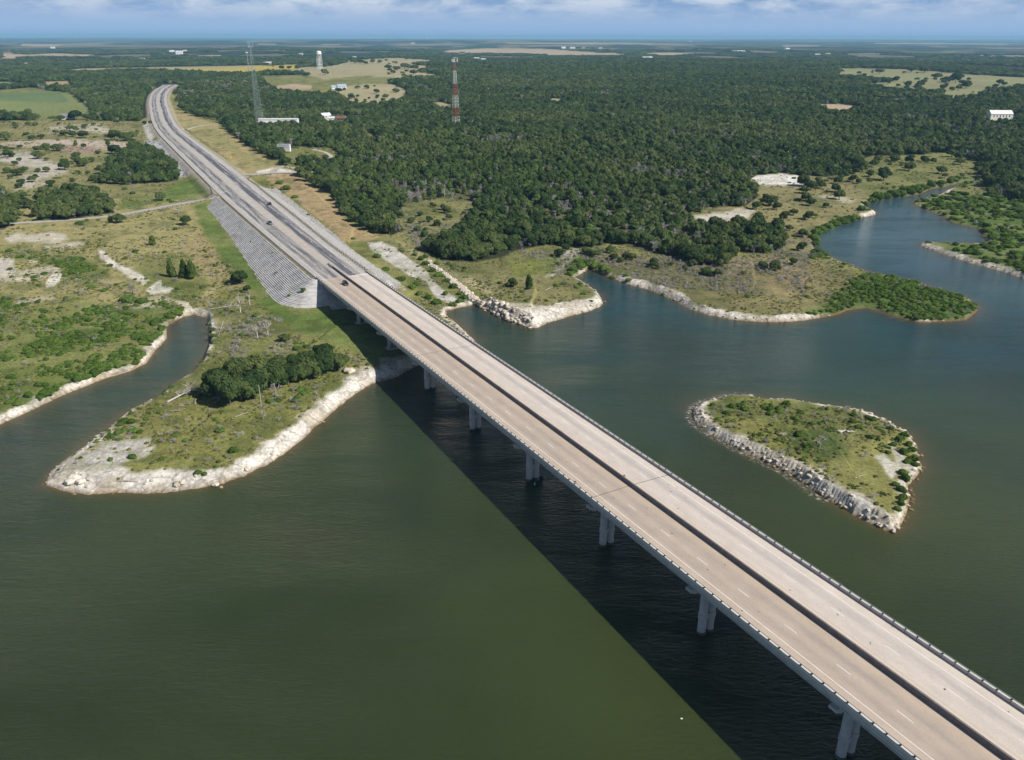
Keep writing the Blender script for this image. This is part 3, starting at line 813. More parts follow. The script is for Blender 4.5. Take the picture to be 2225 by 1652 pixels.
keep = (gsd.reshape(NR, NA) > -7)
kq = keep[:-1, :-1] | keep[:-1, 1:] | keep[1:, 1:] | keep[1:, :-1]
used, inv = np.unique(quads[kq.ravel()], return_inverse=True)
gm = bpy.data.materials.new('ground_cover'); gm.use_nodes = True
t = gm.node_tree; b = t.nodes['Principled BSDF']
b.inputs['Roughness'].default_value = .95; b.inputs['Specular IOR Level'].default_value = .12
va = N(t, 'ShaderNodeAttribute', attribute_name='Col')
c = N(t, 'ShaderNodeTexCoord')
nz1 = N(t, 'ShaderNodeTexNoise', i={'Scale': .9, 'Detail': 8, 'Roughness': .72}); L(t, c.outputs['Object'], nz1.inputs['Vector'])
nz2 = N(t, 'ShaderNodeTexNoise', i={'Scale': .16, 'Detail': 5, 'Roughness': .6}); L(t, c.outputs['Object'], nz2.inputs['Vector'])
m1 = N(t, 'ShaderNodeMapRange', i={'From Min': .28, 'From Max': .72, 'To Min': .50, 'To Max': 1.5}); L(t, nz1.outputs['Fac'], m1.inputs['Value'])
m2 = N(t, 'ShaderNodeMapRange', i={'From Min': .3, 'From Max': .7, 'To Min': .78, 'To Max': 1.22}); L(t, nz2.outputs['Fac'], m2.inputs['Value'])
mu = N(t, 'ShaderNodeMath', operation='MULTIPLY'); L(t, m1.outputs[0], mu.inputs[0]); L(t, m2.outputs[0], mu.inputs[1])
sc = N(t, 'ShaderNodeVectorMath', operation='SCALE'); L(t, va.outputs['Color'], sc.inputs[0]); L(t, mu.outputs[0], sc.inputs['Scale'])
vr_ = N(t, 'ShaderNodeAttribute', attribute_name='rock')
wn_ = N(t, 'ShaderNodeTexNoise', i={'Scale': .35, 'Detail': 3}); L(t, c.outputs['Object'], wn_.inputs['Vector'])
wo_ = N(t, 'ShaderNodeVectorMath', operation='MULTIPLY_ADD'); wo_.inputs[1].default_value = (3, 3, 3); L(t, wn_.outputs['Color'], wo_.inputs[0]); L(t, c.outputs['Object'], wo_.inputs[2])
vo_ = N(t, 'ShaderNodeTexVoronoi', feature='DISTANCE_TO_EDGE', i={'Scale': .17}); L(t, wo_.outputs[0], vo_.inputs['Vector'])
vq_ = N(t, 'ShaderNodeMapRange', i={'From Min': .0, 'From Max': .07, 'To Min': .62, 'To Max': 1.0}); L(t, vo_.outputs['Distance'], vq_.inputs['Value'])
vx_ = N(t, 'ShaderNodeMix', data_type='FLOAT'); vx_.inputs[2].default_value = 1.0; L(t, vr_.outputs['Fac'], vx_.inputs[0]); L(t, vq_.outputs[0], vx_.inputs[3])
s9_ = N(t, 'ShaderNodeVectorMath', operation='SCALE'); L(t, sc.outputs[0], s9_.inputs[0]); L(t, vx_.outputs[0], s9_.inputs['Scale'])
L(t, s9_.outputs[0], b.inputs['Base Color'])
bp = N(t, 'ShaderNodeBump', i={'Strength': .8, 'Distance': .5}); L(t, nz1.outputs['Fac'], bp.inputs['Height'])
L(t, bp.outputs[0], b.inputs['Normal'])
V = np.stack([gx, gy, gz], 1)[used]
me = np_mesh('ground', V, inv.reshape(-1, 4), gm, smooth=True)
ca = me.color_attributes.new('Col', 'FLOAT_COLOR', 'POINT')
ca.data.foreach_set('color', np.concatenate([np.clip(colr[used], 0, 1), np.ones((len(used), 1))], 1).astype(np.float32).ravel())
rk_a = me.attributes.new('rock', 'FLOAT', 'POINT'); rk_a.data.foreach_set('value', (rk[used] * (R[used] > 2.2)).astype(np.float32))
ground = bpy.data.objects.new('ground', me); COL.objects.link(ground); tag(ground, 'grassy limestone shore and rolling wooded country around the lake', 'ground', kind='structure')

# ------------------------------------------------------------------ lake
WR_, WA_ = 1, 1
wsel_r = np.unique(np.concatenate([np.arange(0, NR, 2), [NR - 1]])); wsel_r = wsel_r[rr[wsel_r] < 3000]
wsel_a = np.unique(np.concatenate([np.arange(0, NA, 2), [NA - 1]]))
wi = idx[np.ix_(wsel_r, wsel_a)]
wsd = gsd[wi]; k = wsd < 6
kq = k[:-1, :-1] | k[:-1, 1:] | k[1:, 1:] | k[1:, :-1]
NWr, NWa = wi.shape
lid = np.arange(NWr * NWa).reshape(NWr, NWa)
wq = np.stack([lid[:-1, :-1], lid[:-1, 1:], lid[1:, 1:], lid[1:, :-1]], -1).reshape(-1, 4)[kq.ravel()]
used, inv = np.unique(wq, return_inverse=True)
wx, wy = gx[wi.ravel()][used], gy[wi.ravel()][used]
wsd = gsd[wi.ravel()][used]; wR = gat[wi.ravel()][used][:, 0]
wm = bpy.data.materials.new('lake_water'); wm.use_nodes = True
t = wm.node_tree; b = t.nodes['Principled BSDF']
b.inputs['Subsurface Weight'].default_value = 1.0; b.inputs['Subsurface Radius'].default_value = (.7, 1.0, .6); b.inputs['Subsurface Scale'].default_value = .9
b.inputs['Roughness'].default_value = .07; b.inputs['IOR'].default_value = 1.33; b.inputs['Specular IOR Level'].default_value = .5
c = N(t, 'ShaderNodeTexCoord')
va = N(t, 'ShaderNodeAttribute', attribute_name='shallow')
vf = N(t, 'ShaderNodeAttribute', attribute_name='foam')
vc = N(t, 'ShaderNodeAttribute', attribute_name='tint')
big = N(t, 'ShaderNodeTexNoise', i={'Scale': .012, 'Detail': 3}); L(t, c.outputs['Object'], big.inputs['Vector'])
mb = N(t, 'ShaderNodeMapRange', i={'From Min': .35, 'From Max': .65, 'To Min': .82, 'To Max': 1.18}); L(t, big.outputs['Fac'], mb.inputs['Value'])
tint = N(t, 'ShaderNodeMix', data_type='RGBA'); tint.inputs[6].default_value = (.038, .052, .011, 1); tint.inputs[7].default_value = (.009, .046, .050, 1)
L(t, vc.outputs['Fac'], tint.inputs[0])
vs_ = N(t, 'ShaderNodeAttribute', attribute_name='silt_reflect')
sil = N(t, 'ShaderNodeMix', data_type='RGBA'); sil.inputs[7].default_value = (.066, .074, .014, 1)
L(t, vs_.outputs['Fac'], sil.inputs[0]); L(t, tint.outputs[2], sil.inputs[6])
vp_ = N(t, 'ShaderNodeAttribute', attribute_name='pale')
pal = N(t, 'ShaderNodeMix', data_type='RGBA'); pal.inputs[7].default_value = (.075, .125, .145, 1)
L(t, vp_.outputs['Fac'], pal.inputs[0]); L(t, sil.outputs[2], pal.inputs[6])
s1 = N(t, 'ShaderNodeVectorMath', operation='SCALE'); L(t, pal.outputs[2], s1.inputs[0]); L(t, mb.outputs[0], s1.inputs['Scale'])
shm = N(t, 'ShaderNodeMix', data_type='RGBA'); shm.inputs[7].default_value = (.13, .085, .035, 1)
L(t, va.outputs['Fac'], shm.inputs[0]); L(t, s1.outputs[0], shm.inputs[6])
fom = N(t, 'ShaderNodeMix', data_type='RGBA'); fom.inputs[7].default_value = (.55, .60, .60, 1)
fn = N(t, 'ShaderNodeTexNoise', i={'Scale': .9, 'Detail': 6, 'Roughness': .7}); L(t, c.outputs['Object'], fn.inputs['Vector'])
fr = N(t, 'ShaderNodeMapRange', i={'From Min': .50, 'From Max': .64}); L(t, fn.outputs['Fac'], fr.inputs['Value'])
fmul = N(t, 'ShaderNodeMath', operation='MULTIPLY'); L(t, fr.outputs[0], fmul.inputs[0]); L(t, vf.outputs['Fac'], fmul.inputs[1])
L(t, fmul.outputs[0], fom.inputs[0]); L(t, shm.outputs[2], fom.inputs[6]); L(t, fom.outputs[2], b.inputs['Base Color'])
mp = N(t, 'ShaderNodeMapping'); mp.inputs['Rotation'].default_value = (0, 0, radians(46)); mp.inputs['Scale'].default_value = (.55, 1.5, 1)
L(t, c.outputs['Object'], mp.inputs[0])
w1 = N(t, 'ShaderNodeTexNoise', i={'Scale': .75, 'Detail': 6, 'Roughness': .66, 'Distortion': .5}); L(t, mp.outputs[0], w1.inputs['Vector'])
mp2 = N(t, 'ShaderNodeMapping'); mp2.inputs['Rotation'].default_value = (0, 0, radians(-72)); mp2.inputs['Scale'].default_value = (.4, 1.35, 1)
L(t, c.outputs['Object'], mp2.inputs[0])
w2 = N(t, 'ShaderNodeTexNoise', i={'Scale': .15, 'Detail': 3, 'Distortion': .3}); L(t, mp2.outputs[0], w2.inputs['Vector'])
wa = N(t, 'ShaderNodeMath', operation='MULTIPLY_ADD', i={1: 1.1}); L(t, w2.outputs['Fac'], wa.inputs[0]); L(t, w1.outputs['Fac'], wa.inputs[2])
bp = N(t, 'ShaderNodeBump', i={'Strength': 1.0, 'Distance': .52}); L(t, wa.outputs[0], bp.inputs['Height']); L(t, bp.outputs[0], b.inputs['Normal'])
gn_ = N(t, 'ShaderNodeTexNoise', i={'Scale': .022, 'Detail': 4, 'Roughness': .6, 'Distortion': .8}); L(t, mp.outputs[0], gn_.inputs['Vector'])
gr_ = N(t, 'ShaderNodeMapRange', i={'From Min': .36, 'From Max': .64, 'To Min': .35, 'To Max': 1.0}); L(t, gn_.outputs['Fac'], gr_.inputs['Value']); L(t, gr_.outputs[0], bp.inputs['Strength'])
me = np_mesh('lake', np.stack([wx, wy, -wx * 0], 1), inv.reshape(-1, 4), wm, smooth=True)
sh = np.exp(np.minimum(wsd, 0) / np.where(wR > 4, 1.6, 3.0)) * .75
tintv = .12 + .88 * sstep(180, 430, np.hypot(wx, wy) + 160 * (fbm(wx / 80, wy / 80, 91, 3) - .5))  # bluer with distance; sky reflection painted into the base colour
isl = np.hypot(wx - 75, wy - 215) < 75
foamv = np.exp(-((wsd + 1.2) / .9) ** 2) * isl * (wx < 85)
wpx, wpy, _ = project(wx, wy, wx * 0)
nn_ = fbm(wx / 60, wy / 60, 95, 3) - .5
silt_reflect = np.exp(-((wpx - 1480) / 480) ** 2 - ((wpy - 1560) / 420) ** 2) * .26 + .45 * np.exp(-((wpx - 2150) / 330) ** 2 - ((wpy - 1150) / 200) ** 2)  # silty plumes; the lower also paints the greener wedge of the bridge's reflection
silt_reflect = np.clip(silt_reflect + nn_ * .35 * silt_reflect - .55 * np.exp(-((wpy - 1215 + (wpx - 900) * .33 + nn_ * 120) / 42) ** 2) * (wpx < 1150), 0, 1)
pale = in_poly(wpx, wpy, [(1740, 560), (1780, 470), (1900, 440), (2060, 400), (2200, 520), (2300, 600), (2225, 640), (1950, 560)], 60) * (.55 + .6 * nn_)
for nm, arr in (('shallow', sh), ('foam', foamv), ('tint', tintv), ('silt_reflect', silt_reflect), ('pale', np.clip(pale, 0, 1))):
    at_ = me.attributes.new(nm, 'FLOAT', 'POINT'); at_.data.foreach_set('value', arr.astype(np.float32))
lake = bpy.data.objects.new('lake', me); COL.objects.link(lake); tag(lake, 'green rippled lake water around the bridge', 'lake', kind='structure')

# ------------------------------------------------------------------ bridge (local x = across to the right, local y = along the road, away)
RZ = math.atan2(-DH[0], DH[1])
BR = dict(loc=(Q0[0], Q0[1], 0), rz=RZ)


def zdeck(s, l=0.0):
    return 14.52 - .01216 * s + .116 - .02 * abs(l - 5.85)


def deck_mat(name, base, dark, lanes, light, approach=False):
    """concrete with darker wheel lanes; object x is across, object y along the road"""
    m = bpy.data.materials.new(name); m.use_nodes = True
    t = m.node_tree; b = t.nodes['Principled BSDF']
    b.inputs['Roughness'].default_value = .9; b.inputs['Specular IOR Level'].default_value = .25
    if approach:
        c = N(t, 'ShaderNodeUVMap'); src = c.outputs[0]
    else:
        c = N(t, 'ShaderNodeTexCoord'); src = c.outputs['Object']
    sp = N(t, 'ShaderNodeSeparateXYZ'); L(t, src, sp.inputs[0])
    mp = N(t, 'ShaderNodeMapping'); mp.inputs['Scale'].default_value = (.9 if not approach else .75, .018 if not approach else .022, 1); L(t, src, mp.inputs[0])
    st = N(t, 'ShaderNodeTexNoise', i={'Scale': 1.0, 'Detail': 6, 'Roughness': .6}); L(t, mp.outputs[0], st.inputs['Vector'])
    mp3 = N(t, 'ShaderNodeMapping'); mp3.inputs['Scale'].default_value = (.35, .16, 1); L(t, src, mp3.inputs[0])
    bl = N(t, 'ShaderNodeTexNoise', i={'Scale': 1.0, 'Detail': 7, 'Roughness': .7}); L(t, mp3.outputs[0], bl.inputs['Vector'])
    fine = N(t, 'ShaderNodeTexNoise', i={'Scale': 2.2, 'Detail': 6, 'Roughness': .75}); L(t, src, fine.inputs['Vector'])
    tot = None
    for (x0, wd, amt) in lanes:
        a = N(t, 'ShaderNodeMath', operation='SUBTRACT', i={1: x0}); L(t, sp.outputs['X'], a.inputs[0])
        q = N(t, 'ShaderNodeMath', operation='MULTIPLY'); L(t, a.outputs[0], q.inputs[0]); L(t, a.outputs[0], q.inputs[1])
        w = N(t, 'ShaderNodeMath', operation='DIVIDE', i={1: -wd * wd}); L(t, q.outputs[0], w.inputs[0])
        ex = N(t, 'ShaderNodeMath', operation='EXPONENT'); L(t, w.outputs[0], ex.inputs[0])
        am = N(t, 'ShaderNodeMath', operation='MULTIPLY', i={1: amt}); L(t, ex.outputs[0], am.inputs[0])
        if tot is None: tot = am.outputs[0]
        else:
            s_ = N(t, 'ShaderNodeMath', operation='ADD'); L(t, tot, s_.inputs[0]); L(t, am.outputs[0], s_.inputs[1]); tot = s_.outputs[0]
    r1 = N(t, 'ShaderNodeMapRange', i={'From Min': .38, 'From Max': .62, 'To Min': .22 if approach else .7, 'To Max': 1.5 if approach else 1.25}); L(t, st.outputs['Fac'], r1.inputs['Value'])
    mm = N(t, 'ShaderNodeMath', operation='MULTIPLY'); mm.use_clamp = True
    L(t, tot, mm.inputs[0]); L(t, r1.outputs[0], mm.inputs[1])
    mx = N(t, 'ShaderNodeMix', data_type='RGBA'); mx.inputs[6].default_value = (*base, 1); mx.inputs[7].default_value = (*dark, 1)
    L(t, mm.outputs[0], mx.inputs[0])
    r2 = N(t, 'ShaderNodeMapRange', i={'From Min': .3, 'From Max': .7, 'To Min': .90 if not approach else .84, 'To Max': 1.10 if not approach else 1.16}); L(t, bl.outputs['Fac'], r2.inputs['Value'])
    r3 = N(t, 'ShaderNodeMapRange', i={'From Min': .3, 'From Max': .7, 'To Min': .93, 'To Max': 1.07}); L(t, fine.outputs['Fac'], r3.inputs['Value'])
    m3 = N(t, 'ShaderNodeMath', operation='MULTIPLY'); L(t, r2.outputs[0], m3.inputs[0]); L(t, r3.outputs[0], m3.inputs[1])
    s2 = N(t, 'ShaderNodeVectorMath', operation='SCALE'); L(t, mx.outputs[2], s2.inputs[0]); L(t, m3.outputs[0], s2.inputs['Scale'])
    L(t, s2.outputs[0], b.inputs['Base Color'])
    bp = N(t, 'ShaderNodeBump', i={'Strength': .15, 'Distance': .03}); L(t, fine.outputs['Fac'], bp.inputs['Height']); L(t, bp.outputs[0], b.inputs['Normal'])
    return m


MT['deckL'] = deck_mat('deck_concrete_tan', (.49, .40, .32), (.38, .315, .27), [(-1.85, 1.3, .75), (1.9, 1.3, .8)], 0)
MT['deckR'] = deck_mat('deck_concrete_pale', (.60, .525, .455), (.45, .405, .375), [(13.2, 1.2, .95), (9.6, 1.3, .35)], 0)
MT['approach'] = deck_mat('approach_pavement', (.43, .40, .365), (.10, .103, .118), [(-2.0, 1.15, .9), (.2, .6, .5), (1.9, 1.15, .95), (9.2, .95, 1.2), (10.9, 1.05, 1.8), (13.4, .9, .8)], 0, True)

bridge = empty('highway_bridge', **BR, label='long twin-lane concrete highway bridge on paired round columns crossing the green lake', cat='bridge')
S0, S1 = -262.0, 195.0


def strip(mb, l0, l1, s0, s1, top, bot, n=24, zf=zdeck, mi=0):
    """solid bar running along the bridge; top / bot are offsets from the deck surface"""
    for i in range(n):
        a = s0 + (s1 - s0) * i / n; c = s0 + (s1 - s0) * (i + 1) / n
        lo = [(l0, a, zf(a, l0) + bot), (l1, a, zf(a, l1) + bot), (l1, c, zf(c, l1) + bot), (l0, c, zf(c, l0) + bot)]
        hi = [(l0, a, zf(a, l0) + top), (l1, a, zf(a, l1) + top), (l1, c, zf(c, l1) + top), (l0, c, zf(c, l0) + top)]
        mb.hexa(lo, hi, mi)


m = MB(); strip(m, -6.42, 5.84, S0, S1, 0, -.28, 1); m.build('deck_slab', MT['deckL'], bridge, label='tan roadway slab carrying the near lanes')
m = MB(); strip(m, 5.86, 18.1, S0, S1, 0, -.28, 1); m.build('deck_slab', MT['deckR'], bridge, label='paler roadway slab carrying the far lanes')
for l in (-5.1, -2.6, -.1, 2.4, 4.7, 7.0, 9.3, 11.8, 14.3, 16.8):
    m = MB(); strip(m, l - .28, l + .28, S0, 191, -.281, -2.0, 1); strip(m, l - .45, l + .45, S0, 191, -2.001, -2.2, 1)
    m.build('girder', MT['conc'], bridge)
# edge railings: concrete parapet with steel rail on short posts
for side, (a, c_, rl) in (('n', (-6.46, -5.96, -6.20)), ('f', (17.64, 18.14, 17.88))):
    m = MB(); strip(m, a, c_, S0, S1 + 4, .62, .002, 1)
    par = m.build('parapet', MT['conc_light'], bridge)
    m = MB()
    s = S0
    z0 = zdeck(S0, rl) + .98; z1 = zdeck(S1 + 4, rl) + .98
    m.tube((rl, S0, z0), (rl, S1 + 4, z1), .07, n=8)
    rail = m.build('rail', MT['steel'], par)
    m = MB()
    while s < S1 + 4:
        zz = zdeck(s, rl)
        m.box(rl - .13, rl + .13, s - .11, s + .11, zz + .622, zz + .95); m.box(rl - .25, rl + .25, s - .05, s + .05, zz + .05, zz + .626)
        s += 2.49
    m.build('rail_posts', MT['rust'], par, kind='stuff')
# median barrier with joints
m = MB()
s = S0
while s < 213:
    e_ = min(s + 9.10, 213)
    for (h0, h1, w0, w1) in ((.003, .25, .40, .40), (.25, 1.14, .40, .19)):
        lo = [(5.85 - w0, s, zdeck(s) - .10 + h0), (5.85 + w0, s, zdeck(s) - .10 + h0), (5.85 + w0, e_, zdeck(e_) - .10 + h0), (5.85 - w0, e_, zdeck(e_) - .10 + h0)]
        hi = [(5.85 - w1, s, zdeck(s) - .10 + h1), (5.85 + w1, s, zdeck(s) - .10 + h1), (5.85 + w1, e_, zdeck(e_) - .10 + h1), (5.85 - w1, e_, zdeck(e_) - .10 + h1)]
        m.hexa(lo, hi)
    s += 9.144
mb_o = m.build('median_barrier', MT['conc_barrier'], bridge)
m = MB(); s = S0
while s < 213:
    z_ = zdeck(s) - .10
    m.hexa([(5.43, s - .05, z_ + .0), (6.27, s - .05, z_ + .0), (6.27, s + .02, z_ + .0), (5.43, s + .02, z_ + .0)], [(5.67, s - .05, z_ + 1.135), (6.03, s - .05, z_ + 1.135), (6.03, s + .02, z_ + 1.135), (5.67, s + .02, z_ + 1.135)])
    s += 9.144
m.build('barrier_joint', MT['tyre'], mb_o, kind='stuff')
# joints and paint
m = MB()
for s in (-139.5, -29.6, 80.5, 190.6):
    for a, c_ in ((-5.95, 5.42), (6.28, 17.63)):
        m.hexa([(a, s - .09, zdeck(s, a) + .004), (c_, s - .09, zdeck(s, c_) + .004), (c_, s + .09, zdeck(s, c_) + .004), (a, s + .09, zdeck(s, a) + .004)] if False else
               [(a, s - .09, zdeck(s, a) - .02), (c_, s - .09, zdeck(s, c_) - .02), (c_, s + .09, zdeck(s, c_) - .02), (a, s + .09, zdeck(s, a) - .02)],
               [(a, s - .09, zdeck(s, a) + .008), (c_, s - .09, zdeck(s, c_) + .008), (c_, s + .09, zdeck(s, c_) + .008), (a, s + .09, zdeck(s, a) + .008)])
m.build('expansion_joint', MT['rust'], bridge, kind='stuff')


def paint(name, l, w, segs, mt):
    mb = MB()
    for a, c_ in segs:
        z0 = [(l - w / 2, a, zdeck(a, l) + .010), (l + w / 2, a, zdeck(a, l) + .010), (l + w / 2, c_, zdeck(c_, l) + .010), (l - w / 2, c_, zdeck(c_, l) + .010)]
        mb.quad(*z0)
    mb.build(name, MT[mt], bridge, kind='stuff' if len(segs) > 3 else None)


paint('edge_line', -3.68, .15, [(S0, S1)], 'wlight'); paint('edge_line', 15.12, .15, [(S0, S1)], 'wlight')
for l in (3.70, 3.98): paint('median_line', l, .09, [(S0, S1)], 'yellowfaint')
for l in (7.72, 8.00): paint('median_line', l, .09, [(S0, S1)], 'yellowfaint')
for l, ph in ((0.0, 0.0), (11.51, -.90)):
    k = math.ceil((S0 - ph) / 12.192)
    segs = []
    while ph + 12.192 * k < S1:
        e_ = ph + 12.192 * k; segs.append((e_ - 3.1, e_)); k += 1
    paint('lane_marking', l, .14, segs, 'wlight')
# small dark scraps and stains lying on the deck
m = MB()
rnd = random.Random(5)
for i in range(70):
    s = rnd.uniform(-130, 180); l = rnd.choice([rnd.uniform(-5.5, 3.4), rnd.uniform(8, 17)])
    a = rnd.uniform(.05, .16); q = rnd.uniform(.05, .22); z = zdeck(s, l) + .012
    m.quad((l - a, s - q, z), (l + a, s - q * .6, z), (l + a * .8, s + q, z), (l - a * 1.1, s + q * .7, z))
m.build('deck_stain', MT['tyre'], bridge, kind='stuff')
# abutment wall
m = MB(); m.box(-6.3, 18.0, 190.9, 196.5, 5.5, 11.85); m.build('abutment', MT['conc'], bridge)
# piers
PIERS = [-212.6, -176, -139.5, -102.9, -66.2, -29.6, 7.1, 43.8, 80.5, 117.2, 153.9]
for cx_, off in ((-.55, 0), (12.25, 0)):
    for s in PIERS:
        gx_, gy_ = SL(s, cx_)
        gz_ = float(height(np.array([gx_]), np.array([gy_]))[0])
        p = bpy.data.objects.new('pier', None); COL.objects.link(p); p.parent = bridge; p.location = (cx_, s, 0); p.empty_display_size = 1
        zc = 14.52 - .01216 * s - 2.25
        m = MB(); m.hexa([(-4.6, -.8, zc - 1.25), (4.6, -.8, zc - 1.25), (4.6, .8, zc - 1.25), (-4.6, .8, zc - 1.25)], [(-6.0, -.82, zc - .55), (6.0, -.82, zc - .55), (6.0, .82, zc - .55), (-6.0, .82, zc - .55)])
        m.box(-6.0, 6.0, -.82, .82, zc - .549, zc)
        m.build('pier_cap', MT['conc'], p)
        base = -4.0 if gz_ < .3 else gz_ - .8
        for dx in (-1.08, 1.08):
            m = MB(); m.lathe([(.89, base), (.89, .0), (.89, zc - 1.26)], 24, c=(dx, 0)); co = m.build('column', MT['conc'], p, smooth=False)
            for f in co.data.polygons: f.use_smooth = abs(f.normal.z) < .5
            if gz_ < .3:
                m = MB(); m.lathe([(.99, -2), (.99, .55), (.90, .62)], 24, c=(dx, 0)); m.build('column_skirt', MT['conc_dark'], co)
        if gz_ < .3:
            m = MB(); m.box(-1.2, 1.2, -.55, .55, 3.9, 5.1)
            for dx in (-1.08, 1.08): m.lathe([(1.02, 3.9), (1.02, 5.1)], 24, c=(dx, 0))
            m.build('strut', MT['conc'], p)
        else:
            m = MB(); m.box(-2.6, 2.6, -1.6, 1.6, base, gz_ + .25); m.build('footing', MT['conc'], p)
# crash cushion at the nose of the median barrier
cc = empty('crash_cushion', **BR, label='grey steel crash cushion at the blunt nose of the bridge median barrier', cat='crash cushion')
m = MB()
for i in range(6):
    a = 213.05 + i * 1.15; w = .42 - i * .03
    m.box(5.85 - w, 5.85 + w, a, a + 1.05, 12.05, 12.95 - i * .03)
m.build('panel', MT['steel'], cc)
m = MB(); m.box(5.55, 6.15, 219.95, 220.3, 12.05, 12.85); m.build('nose', MT['rust'], cc)

# ------------------------------------------------------------------ road surface beyond the bridge
ss = np.concatenate([np.arange(195, 1700, 5.0), [1700]])
ra, rb, rz_ = road_at(ss)
lat_n = 16
V = []; UV = []
mid = (ra + rb) / 2
mid0 = np.clip(mid, 0, None)
for i, s in enumerate(ss):
    for j in range(lat_n + 1):
        f = j / lat_n
        l = ra[i] + (rb[i] - ra[i]) * f
        x, y = SL(s, l)
        crown = -.02 * abs(l - (5.85 if s < 560 else mid[i]))
        V.append((x, y, rz_[i] + .09 + crown - (x * x + y * y) / (2 * 7.4e6)))
        # paint coordinates: keep lanes in step with the bridge
        lu = -6.3 + f * 24.1
        UV.append((lu, s))
V = np.array(V); UV = np.array(UV)
id2 = np.arange(len(V)).reshape(len(ss), lat_n + 1)
Fq = np.stack([id2[:-1, :-1], id2[:-1, 1:], id2[1:, 1:], id2[1:, :-1]], -1).reshape(-1, 4)
me = np_mesh('road', V, Fq, MT['approach'])
uvl = me.uv_layers.new(name='UVMap'); uvl.data.foreach_set('uv', UV[Fq.ravel()].astype(np.float32).ravel())
road = bpy.data.objects.new('road', me); COL.objects.link(road); tag(road, 'grey highway pavement with dark tyre lanes curving away', 'road', kind='structure')


def road_pt(s, u, dz=0.0):
    """u: paint coordinate (-6.3 .. 17.8 across)"""
    a, b_, z = road_at(np.array([s])); a = a[0]; b_ = b_[0]; z = z[0]
    f = (u + 6.3) / 24.1; l = a + (b_ - a) * f; x, y = SL(s, l)
    md = (a + b_) / 2
    return (float(x), float(y), float(z + .09 - .02 * abs(l - (5.85 if s < 560 else md)) + dz - (x * x + y * y) / 1.48e7))


def road_paint(u, w, segs, mb):
    for a, c_ in segs:
        k = max(1, int((c_ - a) / 8))
        for i in range(k):
            p, q = a + (c_ - a) * i / k, a + (c_ - a) * (i + 1) / k
            mb.quad(road_pt(p, u - w / 2, .02), road_pt(p, u + w / 2, .02), road_pt(q, u + w / 2, .02), road_pt(q, u - w / 2, .02))


m = MB(); road_paint(-3.7, .16, [(195, 440), (470, 1350)], m); road_paint(15.1, .16, [(195, 470), (560, 1350)], m)
for u in (0.1, 11.5): road_paint(u, .14, [(s, s + 3.1) for s in np.arange(198, 1300, 12.2)], m)
m.quad(road_pt(452, -4.9, .025), road_pt(452, -.9, .025), road_pt(453, -.9, .025), road_pt(453, -4.9, .025))
m.build('road_marking', MT['wlight'], kind='structure')
m = MB(); road_paint(3.9, .16, [(219, 1300)], m); road_paint(7.7, .16, [(219, 440), (480, 1300)], m)
m.build('road_marking', MT['yellowfaint'], kind='structure')
m = MB(); k = 0
for s in np.arange(225, 322, 4.6):
    w = .35; dn = road_pt(s, 4.0, .024); a = road_pt(s, 4.05, .024); b_ = road_pt(s + .55, 4.05, .024)
    m.quad(road_pt(s, 4.05, .024), road_pt(s, 7.6, .024), road_pt(s + .55, 7.6, .024), road_pt(s + .55, 4.05, .024))
    k += 1
m.build('road_marking', MT['yellow'], kind='structure')


def ribbon(name, P, hw, mt, dz=.06, label=None):
    P = np.array(P, float); V = []
    Q = [P[0]]
    for a, b_ in zip(P[:-1], P[1:]):
        n = max(1, int(np.hypot(*(b_ - a)[:2]) / 6))
        for i in range(1, n + 1): Q.append(a + (b_ - a) * i / n)
    Q = np.array(Q)
    for it in range(3): Q[1:-1] = (Q[:-2] + Q[1:-1] * 2 + Q[2:]) / 4
    T = np.gradient(Q[:, :2], axis=0); T /= np.linalg.norm(T, axis=1, keepdims=True)
    nx, ny = T[:, 1], -T[:, 0]
    z = np.maximum(height(Q[:, 0], Q[:, 1]), Q[:, 2] * 0 - 9)
    m = MB(); k = 4
    rows_ = []
    for j in range(k + 1):
        o = (j / k * 2 - 1) * hw
        x = Q[:, 0] + nx * o; y = Q[:, 1] + ny * o
        rows_.append(np.stack([x, y, np.maximum(height(x, y), z - .05) + dz], 1))
    rows_ = np.array(rows_)
    for j in range(k):
        for i in range(len(Q) - 1):
            m.quad(rows_[j, i], rows_[j + 1, i], rows_[j + 1, i + 1], rows_[j, i + 1])
    return m.build(name, mt, label=label, cat='road', kind='structure'), Q


MT['gravel'] = mat('pale_worn_asphalt', (.40, .36, .31), .95, noise=(.35, .14))
MT['palepath'] = mat('pale_path', (.46, .42, .35), .95, noise=(.4, .15))
ribbon('side_road', WL, 3.0, MT['gravel'], .10, 'narrow pale lane running left off the highway')
ribbon('side_road', WR, 3.6, MT['gravel'], .12, 'short lane leaving the highway on the right')
gp = G([(394, 283), (420, 277), (450, 271.5), (476, 269)])
ribbon('path', gp, 2.2, MT['palepath'], .12, 'thin pale drainage strip across the mown verge')
gp = G([(-200, 320), (0, 314), (60, 311), (130, 306), (190, 303)])
ribbon('path', gp, 2.4, MT['palepath'], .12, 'pale dirt track through the scrub')
gp = G([(593, 376), (598, 366), (615, 361), (640, 366)])
ribbon('path', gp, 3.2, MT['gravel'], .14, 'grey loop of gravel drive beside the junction')
gp = G([(680, 325), (705, 330), (722, 340), (716, 347), (690, 349), (668, 352)])
ribbon('path', gp, 2.0, MT['palepath'], .14, 'pale gravel drive behind the roadside trees')
gp = G([(-150, 160), (595, 160), (640, 154), (710, 148), (751, 137), (754, 133)][1:])
ribbon('road', gp, 4.5, MT['gravel'], .3, 'far grey country road passing the water tower field')

